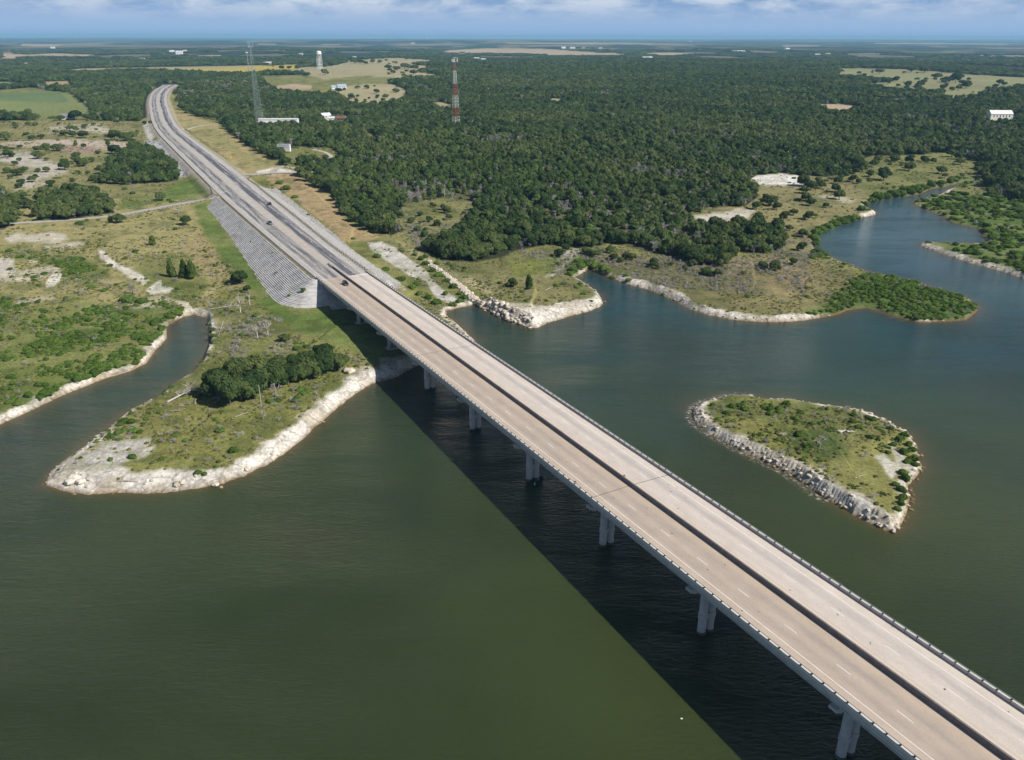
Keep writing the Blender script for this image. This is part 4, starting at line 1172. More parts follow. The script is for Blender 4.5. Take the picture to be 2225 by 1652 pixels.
# ------------------------------------------------------------------ guard rails
def guard_rail(pts, label, step=3.0, flip=1, group='steel guard rails beside the highway'):
    P = np.array(pts, float)
    d = np.concatenate([[0], np.cumsum(np.hypot(*np.diff(P[:, :2], axis=0).T))])
    n = max(2, int(d[-1] / step)); n = min(n, 99)
    q = np.linspace(0, d[-1], n + 1)
    X = np.stack([np.interp(q, d, P[:, k]) for k in range(3)], 1)
    root = empty('guard_rail', tuple(X[0]), label=label, cat='guard rail', group=group)
    off = X[0]
    m = MB()
    for a, b_ in zip(X[:-1], X[1:]):
        a = a - off; b_ = b_ - off
        t_ = Vector(b_ - a); t_.z = 0; t_.normalize(); nn = Vector((t_.y, -t_.x, 0)) * .06
        for z0, z1, o in ((.42, .54, 1), (.54, .66, .2), (.66, .78, 1)):
            A = Vector(a) + nn * o; B = Vector(b_) + nn * o
            m.quad(A + Vector((0, 0, z0)), B + Vector((0, 0, z0)), B + Vector((0, 0, z1)), A + Vector((0, 0, z1)))
            A = Vector(a) - nn * .3; B = Vector(b_) - nn * .3
            m.quad(B + Vector((0, 0, z0)), A + Vector((0, 0, z0)), A + Vector((0, 0, z1)), B + Vector((0, 0, z1)))
        A = Vector(a); B = Vector(b_)
        m.quad(A - nn * .6 + Vector((0, 0, .785)), B - nn * .6 + Vector((0, 0, .785)), B + nn + Vector((0, 0, .785)), A + nn + Vector((0, 0, .785)))
    m.build('rail', MT['steel'], root)
    pm = MB(); pm.box(-.13, .13, -.13, .13, -.5, .84)
    po = pm.build('post', MT['rust'], root)
    for i, a in enumerate(X):
        o = po if i == 0 else po.copy()
        if i: COL.objects.link(o); o.parent = root
        o.location = tuple(a - off)
    return root


def rp(s, u_off, side):
    a, b_, z = road_at(np.array([float(s)]))
    l = (a[0] - u_off) if side < 0 else (b_[0] + u_off)
    x, y = SL(s, l)
    return (x, y, z[0] - .42 - (x * x + y * y) / 1.48e7)


gl_ = G([(447, 436.5), (430, 440), (400, 446.5), (370, 452), (330, 459), (285, 468)])
gr2 = [rp(s, .9, -1) for s in np.arange(200, 428, 6)] + [tuple(SL(438, -5.6)) + (11.6,), tuple(SL(446, -9)) + (11.3,)] + [tuple(gl_[0] + np.array([0, 0, .1]))]
guard_rail(gr2, 'dark posted guard rail along the top of the terraced stone bank', 2.7)
guard_rail([tuple(p) for p in gl_], 'low guard rail along the near side of the narrow left lane', 3.2)
gl2 = G([(462, 423), (440, 429), (420, 432), (395, 439)])
gr3 = [tuple(p) for p in gl2[::-1]] + [rp(s, .9, -1) for s in np.arange(476, 760, 6)]
guard_rail(gr3, 'guard rail above the green slope left of the highway', 3.3)
guard_rail([rp(s, .9, -1) for s in np.arange(764, 1080, 6)], 'distant guard rail on the outside of the highway bend', 3.6)
jr = G([(548, 390), (550, 384), (560, 381.5), (590, 379), (640, 376.5)])
gr4 = [rp(s, .9, 1) for s in np.arange(200, 462, 6)] + [rp(470, 2.0, 1)] + [tuple(p) for p in G([(541, 393), (539, 388), (545, 383.5), (560, 381.5), (590, 379), (640, 376.5)])]
guard_rail(gr4, 'guard rail curving round the right side junction above the rubble bank', 3.7)

# ------------------------------------------------------------------ terraced stone facing on the bank left of the bridge end
def facing(name, outline, run, z0f, dz_row=.82, label=None):
    """outline: top edge points in (s, l); rows are offset outwards, each row a tilted course of rough stone"""
    O = np.array(outline, float)
    Q = [O[0]]
    for a, b_ in zip(O[:-1], O[1:]):
        n = max(1, int(np.hypot(*(b_ - a)) / 1.1))
        for i in range(1, n + 1): Q.append(a + (b_ - a) * i / n)
    Q = np.array(Q)
    T = np.gradient(Q, axis=0); T /= np.linalg.norm(T, axis=1, keepdims=True)
    for it in range(14): T[1:-1] = (T[:-2] + T[1:-1] + T[2:]) / 3
    T /= np.linalg.norm(T, axis=1, keepdims=True)
    NX = np.stack([-T[:, 1], T[:, 0]], 1)   # outward
    nrow = int(run / dz_row)
    offs = []; lift = []
    for r_ in range(nrow):
        for f, h in ((0.0, .34), (.30, .46), (.72, .40), (.80, .02), (.99, .0)):
            offs.append((r_ + f) * dz_row); lift.append(h)
    offs = np.array(offs); lift = np.array(lift)
    nu, nv = len(Q), len(offs)
    U = np.arange(nu)[:, None] * np.ones((1, nv)); Vv = np.ones((nu, 1)) * np.arange(nv)[None]
    s_ = Q[:, 0][:, None] + NX[:, 0][:, None] * offs[None]
    l_ = Q[:, 1][:, None] + NX[:, 1][:, None] * offs[None]
    jag = (RNG.random((nu, nv)) - .5)
    blk = vnoise(U * .3 + 100, Vv * .4, 5) - .5
    x, y = SL(s_, l_)
    z = z0f(Q[:, 0])[:, None] - offs[None] / 2.0 + lift[None] * (.95 + .45 * vnoise(U * .22, np.floor(Vv / 5) * 3.7, 12)) + jag * .05 + blk * .10
    x = x + jag * .05; y = y - jag * .05
    ii = np.arange(nu * nv).reshape(nu, nv)
    Fq = np.stack([ii[:-1, :-1], ii[:-1, 1:], ii[1:, 1:], ii[1:, :-1]], -1).reshape(-1, 4)
    me = np_mesh(name, np.stack([x.ravel(), y.ravel(), z.ravel()], 1), Fq, MT['facing'])
    jt = (lift < .1)[None] * np.ones((nu, 1)); ja = me.attributes.new('joint', 'FLOAT', 'POINT'); ja.data.foreach_set('value', np.broadcast_to(jt, (nu, nv)).astype(np.float32).ravel())
    o = bpy.data.objects.new(name, me); COL.objects.link(o)
    return tag(o, label, 'stone facing', kind='structure')


MT['facing'] = mat('terraced_limestone', (.55, .53, .51), .95, noise=(.22, .30), bump=.4, bscale=1.6)
mt_ = MT['facing'].node_tree
b_ = mt_.nodes['Principled BSDF']; src_ = b_.inputs['Base Color'].links[0].from_socket
ja_ = N(mt_, 'ShaderNodeAttribute', attribute_name='joint')
jm_ = N(mt_, 'ShaderNodeMix', data_type='RGBA'); jm_.inputs[7].default_value = (.10, .085, .075, 1)
L(mt_, ja_.outputs['Fac'], jm_.inputs[0]); L(mt_, src_, jm_.inputs[6])
st_c = N(mt_, 'ShaderNodeTexCoord'); st_ = N(mt_, 'ShaderNodeTexNoise', i={'Scale': .09, 'Detail': 6, 'Roughness': .7}); L(mt_, st_c.outputs['Object'], st_.inputs['Vector'])
sr_ = N(mt_, 'ShaderNodeMapRange', i={'From Min': .55, 'From Max': .68, 'To Max': .6}); L(mt_, st_.outputs['Fac'], sr_.inputs['Value'])
sm_ = N(mt_, 'ShaderNodeMix', data_type='RGBA'); sm_.inputs[7].default_value = (.27, .20, .14, 1)
L(mt_, sr_.outputs[0], sm_.inputs[0]); L(mt_, jm_.outputs[2], sm_.inputs[6]); L(mt_, sm_.outputs[2], b_.inputs['Base Color'])
zt = lambda s: np.interp(s, ROAD[:, 0], ROAD[:, 3]) - .35
outl = [(442, -9.0), (425, -8.8), (340, -8.9), (260, -9.0), (206, -9.1), (199, -8.9), (196.6, -8.2), (195.6, -6.4), (195.2, -4.0), (195.2, 0), (195.2, 8), (195.2, 18)]
facing('stone_facing', outl, 20.5, zt, .80, 'white terraced limestone facing wrapped round the bridge end')

# ------------------------------------------------------------------ plants
def ico(sub=1):
    t = (1 + 5 ** .5) / 2
    V = np.array([(-1, t, 0), (1, t, 0), (-1, -t, 0), (1, -t, 0), (0, -1, t), (0, 1, t), (0, -1, -t), (0, 1, -t), (t, 0, -1), (t, 0, 1), (-t, 0, -1), (-t, 0, 1)], float)
    F = [(0, 11, 5), (0, 5, 1), (0, 1, 7), (0, 7, 10), (0, 10, 11), (1, 5, 9), (5, 11, 4), (11, 10, 2), (10, 7, 6), (7, 1, 8), (3, 9, 4), (3, 4, 2), (3, 2, 6), (3, 6, 8), (3, 8, 9), (4, 9, 5), (2, 4, 11), (6, 2, 10), (8, 6, 7), (9, 8, 1)]
    V /= np.linalg.norm(V, axis=1, keepdims=True)
    for k in range(sub):
        V = list(map(tuple, V)); cache = {}; G2 = []

        def mid(a, b):
            key = (min(a, b), max(a, b))
            if key not in cache:
                p = np.array(V[a]) + np.array(V[b]); p /= np.linalg.norm(p); V.append(tuple(p)); cache[key] = len(V) - 1
            return cache[key]
        for a, b, c in F:
            x, y, z = mid(a, b), mid(b, c), mid(c, a)
            G2 += [(a, x, z), (b, y, x), (c, z, y), (x, y, z)]
        F = G2; V = np.array(V)
    return V, np.array(F)


ICO0 = ico(1)


def crown_mesh(name, lobes, n, size, mt, rng, up=.25, core=.80, flat=.55):
    """lobes: rows of x, y, z, rx, rz. Leaf clumps on their outer surface round solid inner masses."""
    lobes = np.array(lobes, float)
    area = lobes[:, 3] * (lobes[:, 3] + lobes[:, 4])
    pick = rng.choice(len(lobes), n * 3, p=area / area.sum())
    d = rng.normal(size=(n * 3, 3)); d /= np.linalg.norm(d, axis=1, keepdims=True)
    R = np.stack([lobes[pick, 3], lobes[pick, 3], lobes[pick, 4]], 1)
    rf = (.82 + .30 * rng.random((n * 3, 1)))
    P = lobes[pick, :3] + d * R * rf
    ok = d[:, 2] > -.55
    for k, lb in enumerate(lobes):
        q = (P - lb[:3]) / np.array([lb[3], lb[3], lb[4]])
        ok &= ~((np.linalg.norm(q, axis=1) < .80) & (pick != k))
    P = P[ok][:n]; d = d[ok][:n]
    k = len(P)
    nn = d + np.array([0, 0, up]) + rng.normal(size=(k, 3)) * .36; nn /= np.linalg.norm(nn, axis=1, keepdims=True)
    a = np.cross(nn, rng.normal(size=(k, 3))); a /= np.linalg.norm(a, axis=1, keepdims=True); b_ = np.cross(nn, a)
    sz = size * (.6 + .8 * rng.random((k, 1)))
    a = a * sz; b_ = b_ * sz * (.55 + .4 * rng.random((k, 1)))
    V = np.stack([P - a - b_ * .7, P + a - b_, P + a * .8 + b_, P - a * .9 + b_ * .8], 1).reshape(-1, 3)
    F = np.arange(k * 4).reshape(-1, 4)
    F = np.concatenate([F[:, [0, 1, 2]], F[:, [0, 2, 3]]])
    Vs = [V]; Fs = [F]; off = len(V)
    iv, if_ = ICO0
    for lb in lobes:
        q = iv * np.array([lb[3], lb[3], lb[4]]) * core * (1 + .16 * rng.normal(size=(len(iv), 1))) + lb[:3]
        Vs.append(q); Fs.append(if_ + off); off += len(q)
    return np_mesh(name, np.concatenate(Vs), np.concatenate(Fs), mt)


def oak_lobes(rng, h=.62, n=9, low=.13, wide=.5):
    """unit crown one metre across; z from the ground up"""
    L_ = [(0, 0, low + (h - low) * .5, .30, (h - low) * .44)]
    for i in range(n):
        a = i * 2.4 + rng.uniform(-.4, .4); r = wide * (.38 + .30 * rng.random())
        zz = low + (h - low) * rng.uniform(.25, .78) * (1.05 - r * .5)
        rx = rng.uniform(.13, .21)
        L_.append((r * cos(a), r * sin(a), zz, rx, rx * rng.uniform(.62, .9)))
    return L_


def cedar_lobes(rng, h=1.0, n=9):
    L_ = []
    for i in range(n):
        f = i / (n - 1); a = i * 2.4 + rng.uniform(-.5, .5)
        r = (1 - f * .8) * .22 * rng.uniform(.6, 1.2)
        L_.append((r * cos(a), r * sin(a), h * (.18 + .58 * f), .27 * (1 - f * .32) * rng.uniform(.85, 1.1), .17 * h))
    return L_


def bush_lobes(rng, n=6, h=.45):
    L_ = [(0, 0, h * .42, .30, h * .46)]
    for i in range(n):
        a = rng.uniform(0, 6.28); r = rng.uniform(.12, .34)
        L_.append((r * cos(a), r * sin(a), h * rng.uniform(.18, .55), rng.uniform(.12, .2), h * rng.uniform(.22, .42)))
    return L_


def trunk_mesh(name, h, r, rng, mt, limbs=4, spread=.26):
    mb = MB()
    p = Vector((0, 0, -.04)); top = Vector((rng.uniform(-.02, .02), rng.uniform(-.02, .02), h * .42))
    mb.tube(p, top, r, r * .7, 7)
    for i in range(limbs):
        a = i * 6.283 / limbs + rng.uniform(-.4, .4)
        q = top + Vector((cos(a) * spread * .5, sin(a) * spread * .5, h * .22))
        e_ = q + Vector((cos(a) * spread * .55, sin(a) * spread * .55, h * rng.uniform(.1, .25)))
        mb.tube(top - Vector((0, 0, .01)), q, r * .5, r * .33, 5); mb.tube(q, e_, r * .33, r * .12, 5)
    o = mb.build(name, mt); me = o.data
    bpy.data.objects.remove(o)
    return me


def dead_mesh(name, rng, mt, depth=4, h=1.0, r=.045, spread=.55, twigs=3):
    mb = MB()

    def grow(p, d, ln, r, k):
        q = p + d * ln
        mb.tube(p, q, r, r * .62, 4 if k < 2 else 3, caps=False)
        if k == 0: return
        for i in range(twigs if k < depth else twigs + 1):
            nd = (d + Vector((rng.normal(), rng.normal(), rng.normal() * .6 + .12)) * spread).normalized()
            grow(p.lerp(q, rng.uniform(.45, 1.0)), nd, ln * rng.uniform(.5, .8), r * .55, k - 1)
    grow(Vector((0, 0, -.03)), Vector((.05, .02, 1)).normalized(), h * .36, r, depth)
    o = mb.build(name, mt); me = o.data; bpy.data.objects.remove(o)
    return me


R1 = np.random.default_rng(3)
CR = {
    'oak': [crown_mesh('oak_crown', oak_lobes(R1, h=R1.uniform(.60, .72), n=9 + i), 1500, .030, MT['oak' if i % 2 == 0 else 'oak2'], R1) for i in range(4)],
    'cedar': [crown_mesh('cedar_crown', cedar_lobes(R1, h=R1.uniform(.95, 1.2)), 1000, .034, MT['juniper'], R1) for i in range(3)],
    'bush': [crown_mesh('bush_crown', bush_lobes(R1, 6 + i, .42), 800, .038, MT['shrub'], R1) for i in range(3)],
}
TK = {
    'oak': [trunk_mesh('oak_trunk', .62, .035, R1, MT['bark']) for i in range(2)],
    'cedar': [trunk_mesh('cedar_trunk', 1.0, .03, R1, MT['bark'], 3, .12)],
}
DEADM = [dead_mesh('dead_tree_mesh', R1, MT['palebark'], 4, 1.25, .045, .6, 3) for i in range(3)]
DEADB = [dead_mesh('dead_brush_mesh', R1, MT['dead'], 4, .8, .034, .9, 4) for i in range(2)]
# small versions for the masses of plants
CI = {
    'oak': [crown_mesh('wood_oak', oak_lobes(R1, h=R1.uniform(.58, .72), n=8, low=.02), 520, .048, MT['oak' if i != 1 else 'oak2'], R1) for i in range(3)],
    'cedar': [crown_mesh('wood_cedar', cedar_lobes(R1, h=R1.uniform(.68, .9)), 420, .050, MT['juniper'], R1) for i in range(2)],
    'bush': [crown_mesh('wood_bush', bush_lobes(R1, 6, .42), 320, .055, MT['shrub'], R1) for i in range(2)],
    'weed': [crown_mesh('weed_clump', bush_lobes(R1, 4, .34), 150, .075, MT['weed'], R1, core=.6) for i in range(2)],
    'brush': DEADB,
}
TREE_LABEL_COUNT = {}


def plant(name, kind, base, width, label, cat='tree', group=None, sz=1.0, rz=None):
    """one plant of its own: an empty at the foot with crown and trunk, width in metres"""
    rz = random.uniform(0, 6.28) if rz is None else rz
    base = (base[0], base[1], base[2] - .05)
    if kind in ('oak', 'cedar'):
        root = empty(name, base, rz, label=label, cat=cat, group=group)
        root.scale = (width, width, width * sz)
        me = random.choice(CR[kind]); o = bpy.data.objects.new('crown', me); COL.objects.link(o); o.parent = root
        tm = random.choice(TK[kind]); q = bpy.data.objects.new('trunk', tm); COL.objects.link(q); q.parent = root
        return root
    me = random.choice({'bush': CR['bush'], 'dead': DEADM, 'brush': DEADB}[kind])
    o = bpy.data.objects.new(name, me); COL.objects.link(o)
    o.location = base; o.rotation_euler = (0, 0, rz); o.scale = (width, width, width * sz)
    return tag(o, label, cat, group)


def at_px(x, y, wpx):
    p = G([(x, y)])[0]
    return p, wpx / px_m(p)


# trees that stand by themselves: x, y of the foot on the photo, crown width px, kind, height factor, label
SOLO = [
    (120, 261, 13, 'oak', 1, 'rounded tree just left of the small farm building near the striped crop field'),
    (167, 261, 34, 'oak', 1, 'broad dark oak right beside the small farm building with the pale roof'),
    (189, 261, 22, 'oak', 1, 'dark oak between the farm building and the dense roadside wood'),
    (134, 262, 19, 'oak', .9, 'small open oak in front of the farm building wall'),
    (108, 258, 12, 'bush', 1, 'low shrub on the green edge left of the farm building'),
    (71, 305, 20, 'oak', .9, 'thin crowned oak above the dirt track, left one of two'),
    (90, 302, 18, 'oak', .9, 'thin crowned oak above the dirt track, right one of two'),
    (13, 305, 26, 'oak', 1, 'dark oak at the left edge above the dirt track'),
    (140, 296, 20, 'oak', 1, 'left oak of the clump on the pale scrub slope'), (157, 298, 20, 'oak', 1, 'right oak of the clump on the pale scrub slope'),
    (182, 300, 24, 'oak', 1, 'grey green oak at the middle of the pale scrub slope'),
    (250, 305, 30, 'oak', 1.1, 'tall oak of the group below the grey stone strip, left'), (271, 307, 28, 'oak', 1.1, 'tall oak of the group below the grey stone strip, middle'), (288, 304, 26, 'oak', 1.1, 'tall oak of the group below the grey stone strip, right'),
    (165, 317, 10, 'cedar', 1.1, 'small upright cedar standing on the dirt track bend'), (216, 311, 9, 'brush', 1, 'bare twiggy bush left of the slender cedar by the track'), (235, 316, 12, 'cedar', 1, 'slender cedar on the right part of the dirt track'),
    (100, 325, 24, 'oak', .9, 'oak just below the dirt track, left of a pair'), (124, 328, 26, 'oak', .9, 'oak just below the dirt track, right of a pair'),
    (45, 322, 14, 'oak', .9, 'small pale oak beneath the dirt track near the left edge'), (20, 342, 26, 'oak', .9, 'grey green tree low on the left slope under the track'), (85, 345, 26, 'oak', .9, 'olive tree in the scrub between two bare patches'),
    (140, 369, 26, 'oak', 1.2, 'tall dark oak on the bare eroded slope, left of a pair'), (180, 362, 28, 'oak', 1, 'olive oak on the bare eroded slope, right of a pair'), (166, 342, 20, 'oak', .9, 'small oak above the pair on the eroded slope'),
    (58, 352, 10, 'brush', 1, 'grey bare bush on the eroded slope'), (38, 382, 30, 'oak', .8, 'wide olive tree beside the lower bare patch at far left'),
    (250, 335, 32, 'oak', 1, 'wide oak above the large dark grove by the stone bank'), (305, 330, 28, 'oak', 1, 'oak hanging over the bluish stone bank'),
    (351, 436, 26, 'oak', 1.1, 'dark oak by the lane in front of the green mown bank'), (366, 436, 11, 'bush', 1, 'small round bush right of the dark oak by the lane'), (373, 440, 12, 'bush', 1, 'low bush touching the lane below the mown bank'),
    (271, 412, 12, 'bush', 1, 'little dark bush on the grass above the lane'),
    (172, 489, 20, 'bush', 1.1, 'bright green shrub just below the lane'), (241, 484, 14, 'cedar', 1, 'small upright tree under the lane, left of a darker one'), (261, 484, 30, 'oak', 1, 'dark spreading tree just under the lane'),
    (405, 489, 24, 'oak', 1.35, 'tall dark tree alone near the mown strip, above the brush pile'), (388, 465, 24, 'brush', .9, 'grey leafless brush at the edge of the mown slope'), (377, 478, 12, 'bush', .8, 'small grey green shrub near the leafless brush'),
    (332, 533, 17, 'cedar', 1.2, 'single leaning cedar in the middle of the dry meadow'), (294, 548, 16, 'bush', .9, 'dark round bush left of the single cedar'), (190, 532, 11, 'bush', .9, 'little dark bush beside the wheel tracks'),
    (243, 537, 8, 'bush', .9, 'tiny green shrub in the dry meadow'), (277, 533, 12, 'brush', .7, 'low grey shrub between the wheel track and the single cedar'),
    (373, 602, 20, 'cedar', 1.75, 'tall narrow cedar, left of three in the meadow'), (402, 604, 20, 'cedar', 1.8, 'tall narrow cedar, middle of three in the meadow'), (418, 606, 24, 'cedar', 1.6, 'tall cedar, right of three in the meadow'),
    (430, 582, 9, 'bush', 1.1, 'light green bush leaning on the three tall cedars'),
    (175, 592, 24, 'bush', 1, 'olive bush beside the green hollow left of the white track'), (255, 569, 9, 'brush', .8, 'small grey bush on the white track'), (245, 563, 9, 'brush', .7, 'pale little bush above the white track'),
    (289, 640, 48, 'brush', 1.0, 'big grey leafless thicket beside the white bare patch'), (278, 655, 46, 'bush', .8, 'green bushes at the foot of the big grey thicket'), (308, 658, 36, 'bush', .8, 'leafy shrub right under the big grey thicket'),
    (524, 617, 44, 'oak', 1.1, 'spreading oak overhanging the green strip beside the terraced stone bank'), (538, 634, 20, 'oak', 1.2, 'small dark tree below the spreading oak at the stone bank'),
    (523, 680, 34, 'dead', 1.5, 'tall pale dead tree behind the cove head'), (543, 664, 22, 'dead', 1.5, 'bare white tree next to the mown strip'), (455, 668, 14, 'dead', 1.2, 'little dead snag above the rocks of the cove head'),
    (560, 735, 26, 'dead', 1.5, 'grey dead trunk above the peninsula grove, left'), (583, 730, 28, 'dead', 1.6, 'grey dead trunk above the peninsula grove, right'), (620, 742, 26, 'oak', 1, 'small dark tree among the dead trunks above the grove'),
    (601, 860, 34, 'dead', 1.1, 'white dead tree with spreading arms in front of the grove'), (573, 913, 22, 'dead', 1.3, 'broken pale snag by the leaning pole on the peninsula'), (553, 880, 10, 'dead', 1.2, 'thin pale snag at the left foot of the grove'),
    (425, 878, 12, 'dead', 1.1, 'short bleached stump left of the grove'), (405, 915, 22, 'brush', .5, 'low grey brushwood on the peninsula grass'), (520, 945, 40, 'brush', .4, 'flattened grey brush behind the south shore of the peninsula'),
    (560, 955, 30, 'brush', .4, 'grey brush near the thin dark pole'), (640, 850, 26, 'brush', .9, 'twisted bare branches at the right end of the grove'),
    (1013, 527, 24, 'oak', 1.5, 'tall single oak in the clearing behind the rubble cliff'), (980, 500, 12, 'bush', 1, 'small green bush in the pale clearing'), (1115, 623, 24, 'oak', 1.2, 'dark tree on the rubble cliff headland, left of two'), (1149, 628, 20, 'cedar', 1.5, 'upright dark cedar on the rubble cliff headland, right of two'),
    (1745, 560, 16, 'dead', 1.6, 'thin dead trunk near the creek mouth'), (1740, 545, 24, 'oak', 1.2, 'dark tree by the bend of the creek'), (1919, 392, 34, 'oak', 1.3, 'large dark oak alone on the grass beside the upper creek'), (1890, 385, 20, 'oak', 1.3, 'smaller grey oak left of the lone oak at the upper creek'),
    (1890, 330, 12, 'cedar', 1.6, 'narrow tree in the grass above the upper creek'), (1833, 372, 12, 'cedar', 1.5, 'thin tree left of the creek meadow'),
    (1780, 975, 40, 'dead', .9, 'dark bare sapling in the middle of the island'), (1752, 970, 24, 'bush', .7, 'green bush left of the bare sapling on the island'),
    (706, 163, 18, 'oak', 1, 'lone round tree on the field just below the water tower'), (705, 145, 15, 'oak', .9, 'tree beside the legs of the water tower'), (612, 151, 14, 'oak', .9, 'left tree of the pair along the far country road'), (629, 151, 13, 'oak', .9, 'right tree of the pair along the far country road'),
    (593, 145, 6, 'bush', 1, 'tiny tree in the yellow field'), (847, 155, 13, 'oak', .8, 'tree alone in the pale far field'), (764, 216, 17, 'oak', 1.2, 'dark tree alone in the ranch clearing'), (797, 193, 13, 'oak', 1, 'round tree in the upper ranch clearing'),
    (736, 202, 17, 'oak', 1, 'tree at the left end of the ranch clearing'), (860, 202, 14, 'oak', 1, 'tree at the right side of the upper ranch clearing'), (972, 240, 13, 'oak', 1.1, 'round tree in the small clearing left of the striped mast'),
    (857, 148, 10, 'oak', .8, 'left small tree in the far pale field'), (880, 150, 22, 'oak', .8, 'flat group tree in the far pale field'), (900, 152, 22, 'oak', .8, 'right group tree in the far pale field'), (826, 136, 11, 'oak', .8, 'small tree in the upper far field'),
    (770, 138, 20, 'oak', .7, 'left tree of the dark clump in the upper far field'), (785, 138, 18, 'oak', .7, 'right tree of the dark clump in the upper far field'),
    (1738, 160, 10, 'oak', 1, 'tree at the wood edge near the right hand field'), (1877, 168, 13, 'oak', 1, 'round tree in the upper left of the right hand pasture'), (1895, 159, 6, 'cedar', 1, 'small upright tree at the top of the right hand pasture'),
    (1972, 189, 17, 'oak', 1.1, 'round oak in the middle of the right hand pasture'), (2000, 189, 23, 'oak', .8, 'wide domed oak in the middle of the right hand pasture'), (2049, 195, 17, 'oak', 1.1, 'round oak right of the wide domed one in the pasture'),
    (2083, 196, 15, 'oak', 1.1, 'left tree of the dark pair at the pasture centre'), (2099, 192, 24, 'oak', 1.1, 'right tree of the dark pair at the pasture centre'), (2060, 180, 22, 'oak', 1, 'left tree of the high clump in the pasture'), (2076, 180, 26, 'oak', 1.3, 'tallest tree of the high clump in the pasture'),
    (2035, 172, 24, 'oak', .8, 'flat tree left of the high clump in the pasture'), (1980, 157, 24, 'oak', .8, 'left tree of the row at the top of the pasture'), (2008, 158, 24, 'oak', .8, 'right tree of the row at the top of the pasture'), (2162, 191, 13, 'oak', 1, 'small tree at the right end of the pasture'),
    (2085, 210, 8, 'bush', 1, 'little bush at the lower edge of the pasture'), (2114, 201, 6, 'bush', 1, 'tiny dark bush right of the little bush in the pasture'), (1993, 173, 14, 'bush', .8, 'low bush row in the pasture, left'), (2012, 173, 14, 'bush', .8, 'low bush row in the pasture, right'),
    (646, 322, 20, 'oak', 1.2, 'yellow green tree on the lawn beside the white trailer sign'), (652, 337, 8, 'bush', 1, 'small dark bush on the lawn near the gravel drive'), (622, 360, 34, 'oak', .9, 'dark oak at the junction corner in front of the trailer sign'),
    (115, 193, 16, 'oak', 1, 'round tree on the straw strip above the striped crop'),
    (608, 400, 20, 'bush', .9, 'bush on the rubble behind the right side guard rail, upper'), (622, 412, 26, 'bush', .9, 'bush on the rubble behind the right side guard rail, middle'), (640, 430, 18, 'bush', .8, 'bush on the rubble behind the right side guard rail, lower'),
    (653, 442, 20, 'brush', .7, 'dry grey bush beside the brown mown strip'), (670, 468, 10, 'bush', 1, 'lone green bush at the edge of the rubble bank'), (767, 520, 13, 'bush', .9, 'green bush at the end of the brown mown strip'),
    (820, 560, 24, 'bush', 1, 'leafy bush left of the pale old roadbed'), (838, 588, 26, 'bush', .8, 'wide green bush beside the middle of the old roadbed'), (870, 610, 30, 'bush', .8, 'dense bush between bridge and old roadbed'),
    (925, 560, 18, 'bush', 1.2, 'dark bush at the head of the rubble cliff'), (950, 575, 26, 'bush', .8, 'bush strip above the rubble cliff'),
]
SOLO_PTS = G([(a[0], a[1]) for a in SOLO])
for (x, y, w, kd, sz, lb), p in zip(SOLO, SOLO_PTS):
    nm = {'oak': 'oak_tree', 'cedar': 'cedar_tree', 'bush': 'shrub', 'dead': 'dead_tree', 'brush': 'bare_bush'}[kd]
    wd = w / px_m(p)
    if kd == 'cedar': wd *= 1.15
    plant(nm, kd, p, wd, lb, {'bush': 'shrub', 'brush': 'bush'}.get(kd, 'tree'), sz=sz)

